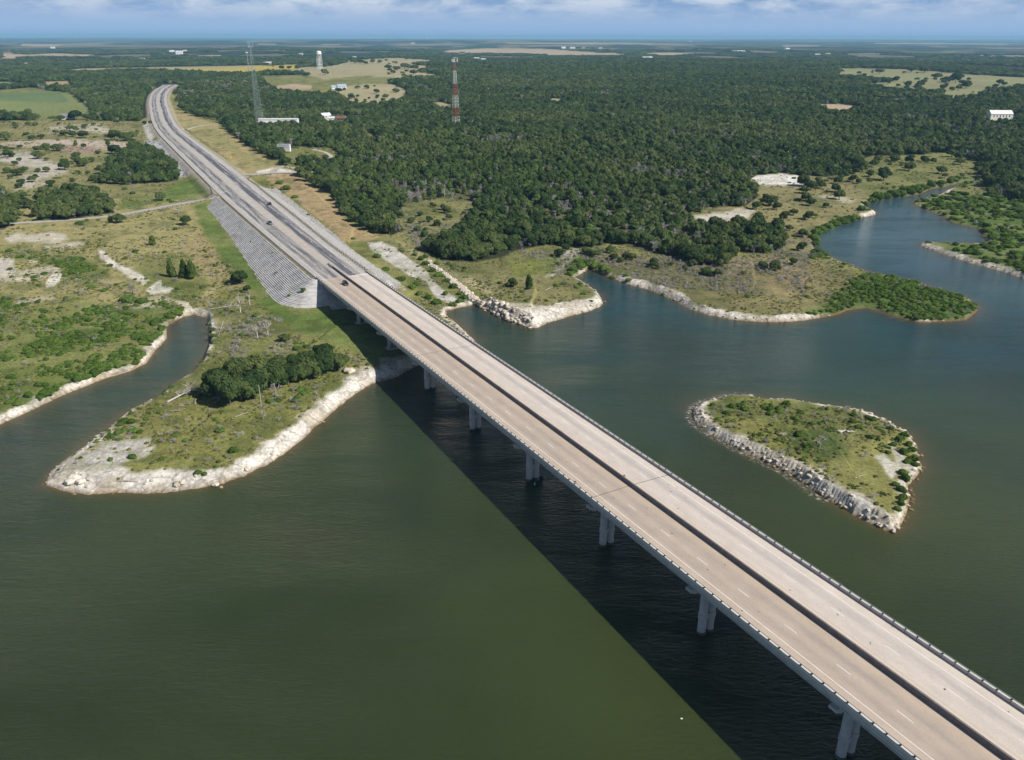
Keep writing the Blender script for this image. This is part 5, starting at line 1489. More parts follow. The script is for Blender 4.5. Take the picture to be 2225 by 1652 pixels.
# groves whose trees one can tell apart: foot x, y, crown width px
GROVES = [
    ('evergreen oak in the dark grove on the long white shored peninsula', 'oaks of the peninsula grove', 'oak', 1.3,
     [(475, 860, 72), (500, 876, 76), (524, 870, 80), (550, 862, 66), (575, 848, 60), (600, 842, 66), (626, 836, 54), (650, 830, 50), (674, 822, 50), (702, 812, 56), (728, 806, 50), (742, 797, 42), (562, 822, 60), (602, 815, 50), (636, 806, 42), (512, 838, 66), (668, 798, 40), (704, 786, 46)]),
    ('dark oak in the dense grove left of the bluish stone bank', 'oaks of the grove by the stone bank', 'oak', 1.1,
     [(232, 398, 30), (255, 400, 32), (277, 401, 32), (300, 399, 30), (320, 398, 28), (345, 396, 28), (368, 393, 28), (380, 385, 22), (250, 382, 30), (275, 380, 32), (300, 378, 32), (325, 376, 32), (350, 372, 30), (370, 368, 24), (300, 355, 28), (322, 352, 28), (345, 345, 26), (290, 365, 30), (225, 378, 26), (308, 338, 26)]),
    ('dark oak of the grove along the narrow lane', 'oaks of the grove above the lane', 'oak', 1.05,
     [(98, 478, 34), (118, 470, 32), (145, 477, 38), (150, 455, 36), (176, 470, 32), (195, 463, 34), (222, 458, 32), (242, 455, 30), (165, 440, 32), (198, 438, 34), (225, 438, 28), (110, 448, 34), (130, 435, 32), (95, 425, 28), (175, 422, 28), (205, 425, 26)]),
    ('oak of the dark clump at the left edge below the lane', 'oaks at the left edge', 'oak', 1.1,
     [(5, 494, 30), (22, 492, 30), (14, 470, 32), (32, 462, 28), (60, 452, 34), (8, 448, 30), (30, 436, 26), (52, 432, 24), (2, 425, 26)]),
    ('oak of the dark row behind the left hand scrub', 'oaks behind the scrub', 'oak', 1.0,
     [(4, 261, 22), (22, 261, 24), (38, 261, 24), (55, 260, 24), (72, 260, 22), (82, 259, 18), (30, 252, 20), (62, 250, 20)]),
    ('oak in the clump standing below the pale clearing behind the rubble cliff', 'oaks behind the rubble cliff', 'oak', 1.1,
     [(950, 548, 40), (975, 560, 44), (1000, 564, 46), (1028, 562, 44), (1052, 558, 40), (1076, 552, 40), (940, 530, 36), (970, 535, 42), (1010, 540, 44), (1045, 532, 40), (1085, 535, 38), (1110, 540, 36), (1120, 520, 36), (1070, 515, 36), (1165, 525, 44), (1140, 512, 38), (1195, 520, 40), (1030, 512, 36)]),
    ('oak at the front edge of the big wood above the long rocky shore', 'oaks above the rocky shore', 'oak', 1.1,
     [(1230, 530, 40), (1268, 536, 36), (1300, 528, 32), (1340, 522, 34), (1380, 528, 34), (1420, 538, 34), (1452, 548, 34), (1482, 556, 38), (1510, 565, 38), (1545, 575, 36), (1570, 578, 34), (1590, 560, 34), (1620, 545, 40), (1650, 548, 40), (1680, 538, 40), (1600, 522, 38), (1640, 515, 40), (1560, 545, 38), (1520, 540, 36), (1480, 530, 34), (1575, 512, 36), (1698, 525, 30), (1545, 512, 30)]),
    ('tree of the row bordering the mown highway verge', 'trees along the mown verge', 'oak', 1.05,
     [(482, 268, 20), (494, 280, 24), (506, 292, 26), (520, 300, 26), (532, 310, 26), (546, 318, 28), (560, 328, 28), (575, 334, 28), (590, 342, 28), (602, 346, 26), (395, 238, 20), (408, 246, 20), (424, 252, 20), (440, 254, 20), (455, 258, 20), (470, 260, 20), (388, 222, 18), (382, 208, 14)]),
    ('tree at the edge of the wood beside the brown mown strip', 'trees beside the brown strip', 'oak', 1.05,
     [(655, 384, 30), (668, 394, 32), (686, 404, 34), (704, 408, 34), (718, 418, 34), (732, 436, 32), (742, 452, 30), (752, 468, 32), (768, 482, 34), (786, 492, 34), (806, 500, 34), (826, 506, 34), (846, 508, 32), (700, 388, 32), (722, 400, 32), (746, 428, 32), (766, 455, 32), (800, 478, 32)]),
    ('dark tree on the far bank to the right of the creek', 'trees right of the creek', 'oak', 1.1,
     [(2150, 405, 34), (2175, 412, 34), (2200, 420, 38), (2222, 432, 40), (2165, 388, 34), (2190, 395, 36), (2215, 402, 36), (2140, 385, 26), (2150, 425, 22)]),
]
sc_r = random.Random(21); sc = []
while len(sc) < 60:
    a, b_ = sc_r.uniform(0, 330), sc_r.uniform(268, 420)
    if 300 < b_ < 320 or (a > 215 and b_ > 318) or (60 < a < 260 and b_ > 405): continue
    sc.append((a, b_, sc_r.uniform(9, 20) * (b_ / 340)))
def loose(poly, n, w0, w1, seed, avoid=()):
    r_ = random.Random(seed); a_ = np.array(poly, float); out = []
    while len(out) < n:
        p_ = (r_.uniform(a_[:, 0].min(), a_[:, 0].max()), r_.uniform(a_[:, 1].min(), a_[:, 1].max()))
        if in_poly(np.array([p_[0]]), np.array([p_[1]]), poly, .5)[0] > .5: out.append((p_[0], p_[1], r_.uniform(w0, w1)))
    return out


GROVES.append(('small oak standing loose in front of the big wood above the rocky shore', 'loose oaks above the rocky shore', 'oak', 1.1,
               loose([(1130, 548), (1300, 545), (1400, 552), (1500, 575), (1600, 590), (1720, 562), (1760, 575), (1700, 600), (1560, 605), (1400, 580), (1290, 560), (1180, 558)], 26, 14, 28, 3)))
GROVES.append(('small oak in the dry meadow left of the creek bend', 'loose oaks left of the creek', 'oak', 1.15, loose([(1610, 452), (1700, 410), (1790, 395), (1868, 360), (1885, 400), (1850, 430), (1760, 470), (1745, 540), (1705, 530), (1700, 490)], 30, 14, 30, 4)))
GROVES.append(('small oak in the meadow above the upper creek', 'loose oaks above the upper creek', 'oak', 1.15, loose([(1890, 340), (2000, 342), (2060, 338), (2140, 368), (2120, 385), (2000, 392), (1900, 375)], 22, 12, 24, 5)))
GROVES.append(('small oak in the clearing behind the old roadbed', 'loose oaks of the clearing', 'oak', 1.1, loose([(860, 470), (900, 442), (1020, 440), (1035, 470), (990, 500), (920, 520), (880, 500)], 20, 10, 22, 6)))
GROVES.append(('small round tree scattered over the ranch clearing', 'trees of the ranch clearing', 'oak', 1.0, loose([(728, 200), (760, 190), (860, 186), (884, 206), (872, 222), (800, 231), (765, 230), (748, 214)], 26, 6, 14, 7)))
GROVES.append(('small dark tree on the pale fields beyond the water tower', 'trees of the pale fields', 'oak', .9, loose([(830, 145), (935, 146), (948, 160), (900, 170), (840, 164)], 12, 8, 18, 8) + loose([(760, 132), (850, 128), (930, 133), (900, 141), (780, 142)], 14, 6, 14, 9)))
GROVES.append(('small dark tree or bush dotted over the right hand pasture', 'trees of the right hand pasture', 'oak', .9, loose([(1830, 156), (1970, 155), (2150, 168), (2215, 186), (2090, 216), (2050, 200), (1950, 195), (1890, 186), (1940, 178)], 34, 6, 20, 10)))
GROVES.append(('small olive scrub tree scattered over the eroded slope above the lane', 'scrub trees of the eroded slope', 'oak', 1.0, sc))
grove_pts = []
for lb, grp, kd, sz, pts in GROVES:
    P = G([(a, b_) for a, b_, c in pts])
    for (a, b_, c), p in zip(pts, P):
        plant('scrub_tree' if ('loose' in grp or 'scrub trees' in grp) else 'oak_tree', kd, p, c / px_m(p) * random.uniform(.9, 1.1), lb, 'tree', grp, sz * random.uniform(.9, 1.12))
    grove_pts.append(P)
# bright green shrubs along the water
BANKS = [
    ('bright green shrub on the outer bank of the left channel', 'shrubs of the left channel bank',
     [(24, 876, 22), (38, 880, 16), (62, 862, 26), (100, 858, 28), (88, 866, 22), (122, 848, 18), (168, 828, 24), (188, 822, 26), (206, 815, 28), (222, 806, 26), (215, 800, 30), (232, 798, 28), (243, 792, 24), (256, 798, 20), (296, 792, 22), (303, 780, 22), (312, 772, 18), (250, 772, 22), (318, 740, 24), (335, 735, 26), (345, 728, 22), (352, 716, 24), (338, 705, 26), (325, 700, 24), (370, 690, 26), (385, 684, 24), (392, 676, 18)]),
    ('bright green shrub on the inner bank of the narrow cove', 'shrubs of the narrow cove',
     [(455, 705, 16), (462, 718, 18), (464, 732, 18), (466, 745, 16), (452, 772, 12), (438, 788, 12), (357, 856, 14), (372, 842, 14), (270, 918, 26), (262, 924, 18), (230, 938, 14), (258, 942, 22), (270, 935, 18), (286, 930, 14)]),
    ('small shrub on the bare white tip of the peninsula', 'shrubs of the white tip',
     [(127, 1022, 10), (206, 962, 9), (175, 996, 11), (162, 988, 9), (258, 1042, 10), (430, 1030, 22), (445, 1032, 16), (470, 1016, 14), (288, 995, 22), (240, 1000, 16), (350, 1000, 14), (288, 1022, 8), (318, 1018, 6)]),
    ('bright green shrub along the right shore of the island', 'shrubs of the island shore',
     [(1935, 932, 20), (1966, 946, 20), (1955, 958, 22), (1942, 968, 18), (1975, 968, 24), (1982, 980, 24), (1965, 985, 22), (1985, 1000, 24), (1972, 1005, 24), (1990, 1012, 22), (1962, 1030, 26), (1968, 1042, 24), (1945, 1055, 22), (1958, 1066, 26), (1962, 1084, 26), (1956, 1096, 22), (1950, 1108, 20), (1922, 972, 14), (1930, 985, 14), (1548, 882, 16), (1560, 912, 14), (1580, 918, 10), (1920, 1075, 14), (1908, 956, 12)]),
    ('green shrub beside the small inlet left of the rocky shore', 'shrubs of the small inlet',
     [(1245, 590, 24), (1262, 582, 24), (1275, 576, 20), (1240, 598, 20), (1255, 572, 22), (1292, 584, 24), (1310, 588, 24), (1322, 592, 22), (1330, 606, 16), (1365, 612, 16), (1285, 572, 22), (1300, 578, 20), (1268, 640, 14), (1285, 655, 9), (1440, 640, 10), (1360, 600, 14)]),
    ('bright green shrub crowding the left bank of the creek', 'shrubs of the creek bank', [(1776, 548, 26), (1771, 534, 28), (1768, 522, 28), (1773, 510, 30), (1786, 502, 30), (1798, 496, 30), (1812, 491, 32), (1828, 487, 30), (1844, 481, 28), (1858, 476, 24), (1790, 510, 24), (1806, 500, 24), (1880, 446, 22), (1894, 439, 26), (1910, 434, 26), (1926, 430, 28), (1942, 427, 28), (1958, 424, 28), (1974, 420, 28), (1990, 416, 28), (2006, 412, 26), (2022, 406, 24), (2044, 401, 22), (2064, 397, 20), (1905, 428, 22), (1935, 421, 24), (1965, 415, 24), (1998, 408, 22)]),
    ('green bank shrub between the bridge and the old roadbed', 'shrubs by the old roadbed',
     [(895, 628, 24), (912, 640, 24), (930, 648, 22), (948, 660, 22), (905, 620, 20), (985, 664, 18), (1000, 656, 18), (1010, 648, 16), (968, 640, 18), (940, 590, 22), (925, 575, 22), (955, 600, 22), (972, 612, 20), (985, 625, 20), (902, 555, 18), (915, 565, 18), (998, 640, 16), (585, 0, 0)]),
]
for lb, grp, pts in BANKS:
    pts = [q for q in pts if q[2] > 0]
    P = G([(a, b_) for a, b_, c in pts])
    for (a, b_, c), p in zip(pts, P):
        plant('shrub', 'bush', p, c / px_m(p) * random.uniform(.95, 1.2), lb, 'shrub', grp, random.uniform(.85, 1.2))

# ------------------------------------------------------------------ masses of plants nobody could count
def scatter(name, label, meshes, P, S, Rz, I, mt=None):
    """one object of kind stuff: points that carry small plant meshes"""
    src = bpy.data.collections.new(name + '_kinds')
    for i, me in enumerate(meshes):
        o = bpy.data.objects.new('%s_kind_%02d' % (name, i), me); src.objects.link(o)
    me = bpy.data.meshes.new(name)
    me.vertices.add(len(P)); me.vertices.foreach_set('co', P.astype(np.float32).ravel())
    for nm, ty, ar in (('size', 'FLOAT_VECTOR', S), ('turn', 'FLOAT', Rz), ('kind_index', 'INT', I)):
        a = me.attributes.new(nm, ty, 'POINT')
        if ty == 'FLOAT_VECTOR': a.data.foreach_set('vector', ar.astype(np.float32).ravel())
        else: a.data.foreach_set('value', ar.astype(np.int32 if ty == 'INT' else np.float32))
    me.update()
    o = bpy.data.objects.new(name, me); COL.objects.link(o)
    ng = bpy.data.node_groups.new(name + '_nodes', 'GeometryNodeTree')
    ng.interface.new_socket('Geometry', in_out='INPUT', socket_type='NodeSocketGeometry')
    ng.interface.new_socket('Geometry', in_out='OUTPUT', socket_type='NodeSocketGeometry')
    gi = ng.nodes.new('NodeGroupInput'); go = ng.nodes.new('NodeGroupOutput')
    ip = ng.nodes.new('GeometryNodeInstanceOnPoints')
    ci = ng.nodes.new('GeometryNodeCollectionInfo'); ci.inputs['Collection'].default_value = src
    ci.inputs['Separate Children'].default_value = True; ci.inputs['Reset Children'].default_value = True
    m2p = ng.nodes.new('GeometryNodeMeshToPoints')

    def na(nm, ty):
        n = ng.nodes.new('GeometryNodeInputNamedAttribute'); n.data_type = ty; n.inputs['Name'].default_value = nm
        return n.outputs['Attribute']
    ng.links.new(gi.outputs[0], m2p.inputs[0]); ng.links.new(m2p.outputs[0], ip.inputs['Points'])
    ng.links.new(ci.outputs[0], ip.inputs['Instance']); ip.inputs['Pick Instance'].default_value = True
    ng.links.new(na('kind_index', 'INT'), ip.inputs['Instance Index'])
    cx = ng.nodes.new('ShaderNodeCombineXYZ'); ng.links.new(na('turn', 'FLOAT'), cx.inputs[2])
    ng.links.new(cx.outputs[0], ip.inputs['Rotation'])
    ng.links.new(na('size', 'FLOAT_VECTOR'), ip.inputs['Scale'])
    ng.links.new(ip.outputs[0], go.inputs[0])
    md = o.modifiers.new('plants', 'NODES'); md.node_group = ng
    return tag(o, label, kind='stuff')


def sample_sector(r0, r1, n, rng, half=35.5):
    a = np.radians(rng.uniform(-half, half, n)); r = np.sqrt(rng.uniform(r0 * r0, r1 * r1, n))
    return r * np.sin(a), r * np.cos(a)


# woods
rng = np.random.default_rng(5)
XS, YS, WS = [], [], []
for r0, r1, area, w0 in ((400, 900, 20, 7.3), (900, 1600, 38, 10.0), (1600, 2600, 110, 15), (2600, 4200, 300, 21), (4200, 6500, 1200, 38)):
    n = int(math.radians(71) * (r1 * r1 - r0 * r0) / 2 / area)
    x, y = sample_sector(r0, r1, n, rng)
    XS.append(x); YS.append(y); WS.append(np.full(n, w0) * rng.uniform(.5, 1.35, n))
X = np.concatenate(XS); Y = np.concatenate(YS); Wd = np.concatenate(WS)
Z, sd_, _, dr_ = height(X, Y, True)
qx, qy, _ = project(X, Y, Z)
fm = forest_mask(qx, qy)
rd = np.hypot(X, Y)
okp = (fm > .5) & (sd_ > 6) & (dr_ > 9)
d2, _ = line_dist(X, Y, WR); okp &= d2 > 6
d2, _ = line_dist(X, Y, WL); okp &= d2 > 6
# a few openings inside the woods
gap = (fbm(X / 34, Y / 34, 201, 2) > .68) & (rd < 2000)
okp &= ~((fbm(X / 420, Y / 700, 203, 3) > .64) & (rd > 3000))
okp &= ~((sstep(.62, .7, fbm(X / 260, Y / 420, 73, 2)) * sstep(2600, 4200, rd) > .3) & (qy < 133))
X, Y, Z, Wd, qx, qy, rd, gap = [q[okp] for q in (X, Y, Z, Wd, qx, qy, rd, gap)]
ced = sstep(.45, .60, fbm(X / 150, Y / 150, 207, 3)) * .5
band = in_poly(qx, qy, [(700, 300), (1500, 290), (1700, 330), (1650, 420), (1200, 440), (900, 430), (740, 400), (690, 350)], 30)
ced = np.maximum(ced * (rd < 3000), band * .62)
grey = np.maximum(in_poly(qx, qy, [(860, 410), (1050, 400), (1060, 460), (900, 470)], 15), in_poly(qx, qy, [(1080, 440), (1500, 420), (1640, 470), (1500, 560), (1200, 520)], 30) * .6)
u = rng.random(len(X))
ov = fbm(X / 120, Y / 90, 221, 3)
ok_kind = np.where(rng.random(len(X)) < sstep(.46, .56, ov), 1, np.where(rng.random(len(X)) < .5, 0, 2))
kind = np.where(u < ced, 3 + (rng.random(len(X)) < .5), ok_kind)
gsel = (rng.random(len(X)) < (.05 + .50 * grey + .5 * gap) * (rd < 2200))
kind = np.where(gsel, 5 + (rng.random(len(X)) < .5), kind)
kind = np.where((rng.random(len(X)) < .10 + .25 * (fbm(X / 55, Y / 55, 231, 2) > .62)) & (rd < 2600) & (kind < 5), 7, kind)
Wd = np.where(kind >= 5, Wd * .85, Wd); Wd = np.where((kind >= 3) & (kind < 5), Wd * .72, Wd)
hs = np.where(kind < 3, rng.uniform(.85, 1.25, len(X)), rng.uniform(.8, 1.2, len(X)))
hs = hs * np.clip(13 / Wd, .30, 1.2)
S = np.stack([Wd, Wd, Wd * hs], 1)
Wd = np.where(gap, Wd * .6, Wd)
woods_mesh = CI['oak'] + CI['cedar'] + CI['brush'] + [crown_mesh('wood_young_oak', oak_lobes(R1, h=.6, n=7, low=.02), 420, .05, MT['young'], R1)]
thin = (rng.random(len(X)) > grey * .42) | (kind >= 5)
X, Y, Z, Wd, hs, kind, rd, S = [q[thin] for q in (X, Y, Z, Wd, hs, kind, rd, S)]
# bigger trees in the front become objects of their own
order = np.argsort(rd)
front = order[:80]; rest = order[80:]
for i in front:
    kd = 'oak' if kind[i] < 3 else ('cedar' if kind[i] < 5 else None)
    if kd is None: continue
    plant('oak_tree' if kd == 'oak' else 'cedar_tree', kd, (X[i], Y[i], Z[i]), Wd[i] * 1.15,
          'dark oak among many at the near side of the big wood' if kd == 'oak' else 'olive green cedar among many at the near side of the big wood', 'tree',
          'oaks of the near wood' if kd == 'oak' else 'cedars of the near wood', hs[i])
P = np.stack([X, Y, Z - .15], 1)
forest = scatter('forest', 'dense dark oak and cedar woods stretching to the horizon', woods_mesh, P[rest], S[rest], rng.uniform(0, 6.28, len(rest)), kind[rest])
print('forest points', len(rest))

# scrub, weeds and brushwood on open ground
xa, ya = sample_sector(170, 520, 84000, rng); xb, yb = sample_sector(520, 1300, 62000, rng)
x = np.concatenate([xa, xb]); y = np.concatenate([ya, yb])
z, sd_, at_, dr_ = height(x, y, True)
qx, qy, _ = project(x, y, z)
fm = forest_mask(qx, qy)
gs_, gl2_ = to_sl(x, y)
mown = np.zeros(len(x))
for P_ in (FIELDS[5][0], FIELDS[6][0], FIELDS[9][0], FIELDS[10][0], FIELDS[11][0]): mown = np.maximum(mown, in_poly(qx, qy, P_, 3))
bare = np.zeros(len(x))
for P_, c, fe, ji in FIELDS:
    if min(c) > .33: bare = np.maximum(bare, in_poly(qx, qy, P_, fe))
lush = np.zeros(len(x))
for P_ in (FIELDS[2][0], FIELDS[3][0], FIELDS[20][0], FIELDS[21][0], FIELDS[23][0], FIELDS[27][0], [(1762, 562), (1764, 505), (1790, 488), (1850, 468), (1872, 452), (1886, 460), (1884, 474), (1810, 496), (1790, 520), (1796, 562)], [(1225, 575), (1290, 560), (1330, 590), (1335, 612), (1280, 592), (1240, 610)]): lush = np.maximum(lush, in_poly(qx, qy, P_, 6))
greyz = np.zeros(len(x))
for P_ in ([(860, 430), (1040, 420), (1050, 520), (900, 545)], [(1100, 540), (1500, 560), (1760, 560), (1750, 640), (1500, 640), (1300, 590), (1200, 600)], [(480, 690), (620, 690), (640, 760), (500, 790)], [(1690, 480), (1790, 500), (1760, 570), (1680, 560)]):
    greyz = np.maximum(greyz, in_poly(qx, qy, P_, 10))
cl = fbm(x / 14, y / 14, 301, 3)
R_ = at_[:, 0]
okk = (fm < .5) & (sd_ > np.maximum(R_ * .9, .8)) & (dr_ > 3.5) & (mown < .5)
okk &= ~((gs_ > 100) & (gs_ < 200) & (gl2_ > -12) & (gl2_ < 24))
okk &= ~((dr_ < 24) & (gs_ > 170) & (gs_ < 460))
for W_ in (WL, WR):
    d2, _ = line_dist(x, y, W_); okk &= d2 > 5
dens = np.clip(.25 + 1.6 * (cl - .42), .04, 1) * (1 - .85 * bare)
dens = np.maximum(dens, lush * sstep(.36, .5, cl + .1) * .8)
dens = np.maximum(dens, greyz * .75 * sstep(.36, .52, cl + .06))
okk &= rng.random(len(x)) < dens
x, y, z, lush, greyz, cl, qx, qy = [q[okk] for q in (x, y, z, lush, greyz, cl, qx, qy)]
u = rng.random(len(x))
kd = np.where(u < .86, rng.integers(0, 2, len(x)), 2 + rng.integers(0, 2, len(x)))
shr = (rng.random(len(x)) < np.maximum(lush * (qx > 1720) * (qy < 720) * .62, np.maximum(lush * (.12 + .5 * (fbm(x / 26, y / 26, 311, 2) > .54)), .06 * (cl > .52))))
kd = np.where(shr, 2 + rng.integers(0, 2, len(x)), np.where(u < .9, rng.integers(0, 2, len(x)), 4))
kd = np.where((rng.random(len(x)) < greyz * .62), 4, kd)
far_ = np.where(np.hypot(x, y) > 520, 1.5, 1.0) * np.where((lush > .5) & (qx > 1700) & (np.hypot(x, y) > 430), 1.35, 1.0)
wd = far_ * np.where(kd < 2, rng.uniform(.6, 1.9, len(x)), np.where(kd < 4, rng.uniform(1.2, 3.6, len(x)), rng.uniform(1.4, 4.0, len(x))))
hh = np.where(kd == 4, rng.uniform(.4, .9, len(x)), rng.uniform(.6, 1.1, len(x)))
sel = kd == 4
grs = scatter('undergrowth', 'rough weeds and green scrub over the open shore ground', CI['weed'] + CI['bush'], np.stack([x, y, z - .05], 1)[~sel], np.stack([wd, wd, wd * hh], 1)[~sel], rng.uniform(0, 6.28, (~sel).sum()), kd[~sel])
brs = scatter('brushwood', 'grey dead brush scattered over the shore ground', DEADB, np.stack([x, y, z - .05], 1)[sel], np.stack([wd, wd, wd * hh], 1)[sel], rng.uniform(0, 6.28, sel.sum()), rng.integers(0, 2, sel.sum()))
print('undergrowth', (~sel).sum(), 'brush', sel.sum())

# broken limestone along the shore
def rock_mesh(name, rng):
    iv, if_ = ico(2)
    v = iv * (1 + .22 * rng.normal(size=(len(iv), 1)) * .5)
    v = np.sign(v) * np.abs(v) ** .72
    v = v * np.array([.5, .38, .30]) * (1 + .10 * rng.normal(size=v.shape))
    return np_mesh(name, v, if_, MT['limestone'])


MT['limestone'] = mat('pale_limestone', (.60, .56, .50), .95, noise=(1.4, .28), bump=.5, bscale=3)
lt_ = MT['limestone'].node_tree; lb_ = lt_.nodes['Principled BSDF']; ls_ = lb_.inputs['Base Color'].links[0].from_socket
lo_ = N(lt_, 'ShaderNodeObjectInfo'); lc_ = N(lt_, 'ShaderNodeMix', data_type='RGBA', blend_type='MULTIPLY'); lc_.inputs[0].default_value = 1.0
lr_ = N(lt_, 'ShaderNodeValToRGB'); lr_.color_ramp.elements[0].color = (.72, .66, .58, 1); lr_.color_ramp.elements[1].color = (1.15, 1.10, 1.05, 1); L(lt_, lo_.outputs['Random'], lr_.inputs[0])
L(lt_, ls_, lc_.inputs[6]); L(lt_, lr_.outputs[0], lc_.inputs[7])
lg_ = N(lt_, 'ShaderNodeNewGeometry'); lz_ = N(lt_, 'ShaderNodeSeparateXYZ'); L(lt_, lg_.outputs['Position'], lz_.inputs[0])
lw_ = N(lt_, 'ShaderNodeMapRange', i={'From Min': .18, 'From Max': .50, 'To Min': 1.0, 'To Max': 0.0}); L(lt_, lz_.outputs['Z'], lw_.inputs['Value'])
lm_ = N(lt_, 'ShaderNodeMix', data_type='RGBA'); lm_.inputs[7].default_value = (.16, .11, .05, 1); L(lt_, lw_.outputs[0], lm_.inputs[0]); L(lt_, lc_.outputs[2], lm_.inputs[6]); L(lt_, lm_.outputs[2], lb_.inputs['Base Color'])
RK = [rock_mesh('shore_stone_%s' % 'abc'[i], R1) for i in range(3)]
pos = []
for PP in (SM, SI):
    Qn = np.roll(PP, -1, axis=0)
    for a, b_ in zip(PP, Qn):
        ln = math.hypot(b_[0] - a[0], b_[1] - a[1])
        if ln > 400 or max(a[2], b_[2]) < 1.2 or a[1] < 20 or a[1] > 900: continue
        dens_ = 1.7 if max(a[3], b_[3]) > 3.6 else (.9 if a[0] > 25 and a[1] < 300 else .26)
        for k in range(int(ln * dens_ * min(1.6, a[2] / 4 + .3))):
            f = rng.random(); R0 = a[2] + (b_[2] - a[2]) * f
            nx_, ny_ = -(b_[1] - a[1]) / ln, (b_[0] - a[0]) / ln
            o = rng.uniform(-.6, max(1.0, R0 * .8)) * (1 if True else 1)
            for sg in (1, -1):
                px_ = a[0] + (b_[0] - a[0]) * f + nx_ * o * sg; py_ = a[1] + (b_[1] - a[1]) * f + ny_ * o * sg
                pos.append((px_, py_, R0))
pos = np.array(pos)
z, sd_, at_, _ = height(pos[:, 0], pos[:, 1], True)
kk = (sd_ > -1.1) & (sd_ < np.maximum(at_[:, 0], 1.5))
pos = pos[kk]; z = z[kk]; hb = at_[kk, 1]
sz = rng.uniform(.25, 1.0, len(pos)) ** 1.5 * np.where(hb > 3.5, 2.4, np.where(pos[:, 0] > 25, 1.25, 1.1)) + .16
z = np.maximum(z, -.15)
scatter('shore_rubble', 'broken pale limestone blocks along the waterline', RK, np.stack([pos[:, 0], pos[:, 1], z + .05], 1), np.stack([sz, sz, sz * rng.uniform(.6, 1.1, len(pos))], 1), rng.uniform(0, 6.28, len(pos)), rng.integers(0, 3, len(pos)))
# the broken stone ridge running inland from the headland cliff
n = 900
tt_ = rng.random(n); li_ = np.array([(928, 566), (960, 590), (1000, 622), (1048, 664)], float)
lx_ = np.interp(tt_, [0, .3, .62, 1], li_[:, 0]); ly_ = np.interp(tt_, [0, .3, .62, 1], li_[:, 1])
gp_ = G(np.stack([lx_ + rng.normal(size=n) * 2.2, ly_ + rng.normal(size=n) * 2.6 + 2], 1))
sz = rng.uniform(.6, 1.9, n) * (.5 + .7 * tt_)
scatter('stone_ridge', 'broken limestone ridge running from the old roadbed to the headland', RK, gp_ + np.array([0, 0, .3]), np.stack([sz, sz, sz * 1.1], 1), rng.uniform(0, 6.28, n), rng.integers(0, 3, n))
# riprap on the right hand bank
n = 5200
s_ = rng.uniform(186, 470, n); a_, b2_, z2_ = road_at(s_); l_ = b2_ + 2.2 + rng.uniform(0, 13, n)
x, y = SL(s_, l_); z = height(x, y)
sz = rng.uniform(.4, 1.15, n)
RG = []
for q_ in RK:
    g_ = q_.copy(); g_.name = 'bank_stone'; g_.materials.clear(); g_.materials.append(MT['grey_rubble']); RG.append(g_)
scatter('riprap', 'grey white rubble covering the bank right of the highway', RG, np.stack([x, y, z + .08], 1), np.stack([sz, sz, sz * .7], 1), rng.uniform(0, 6.28, n), rng.integers(0, 3, n))

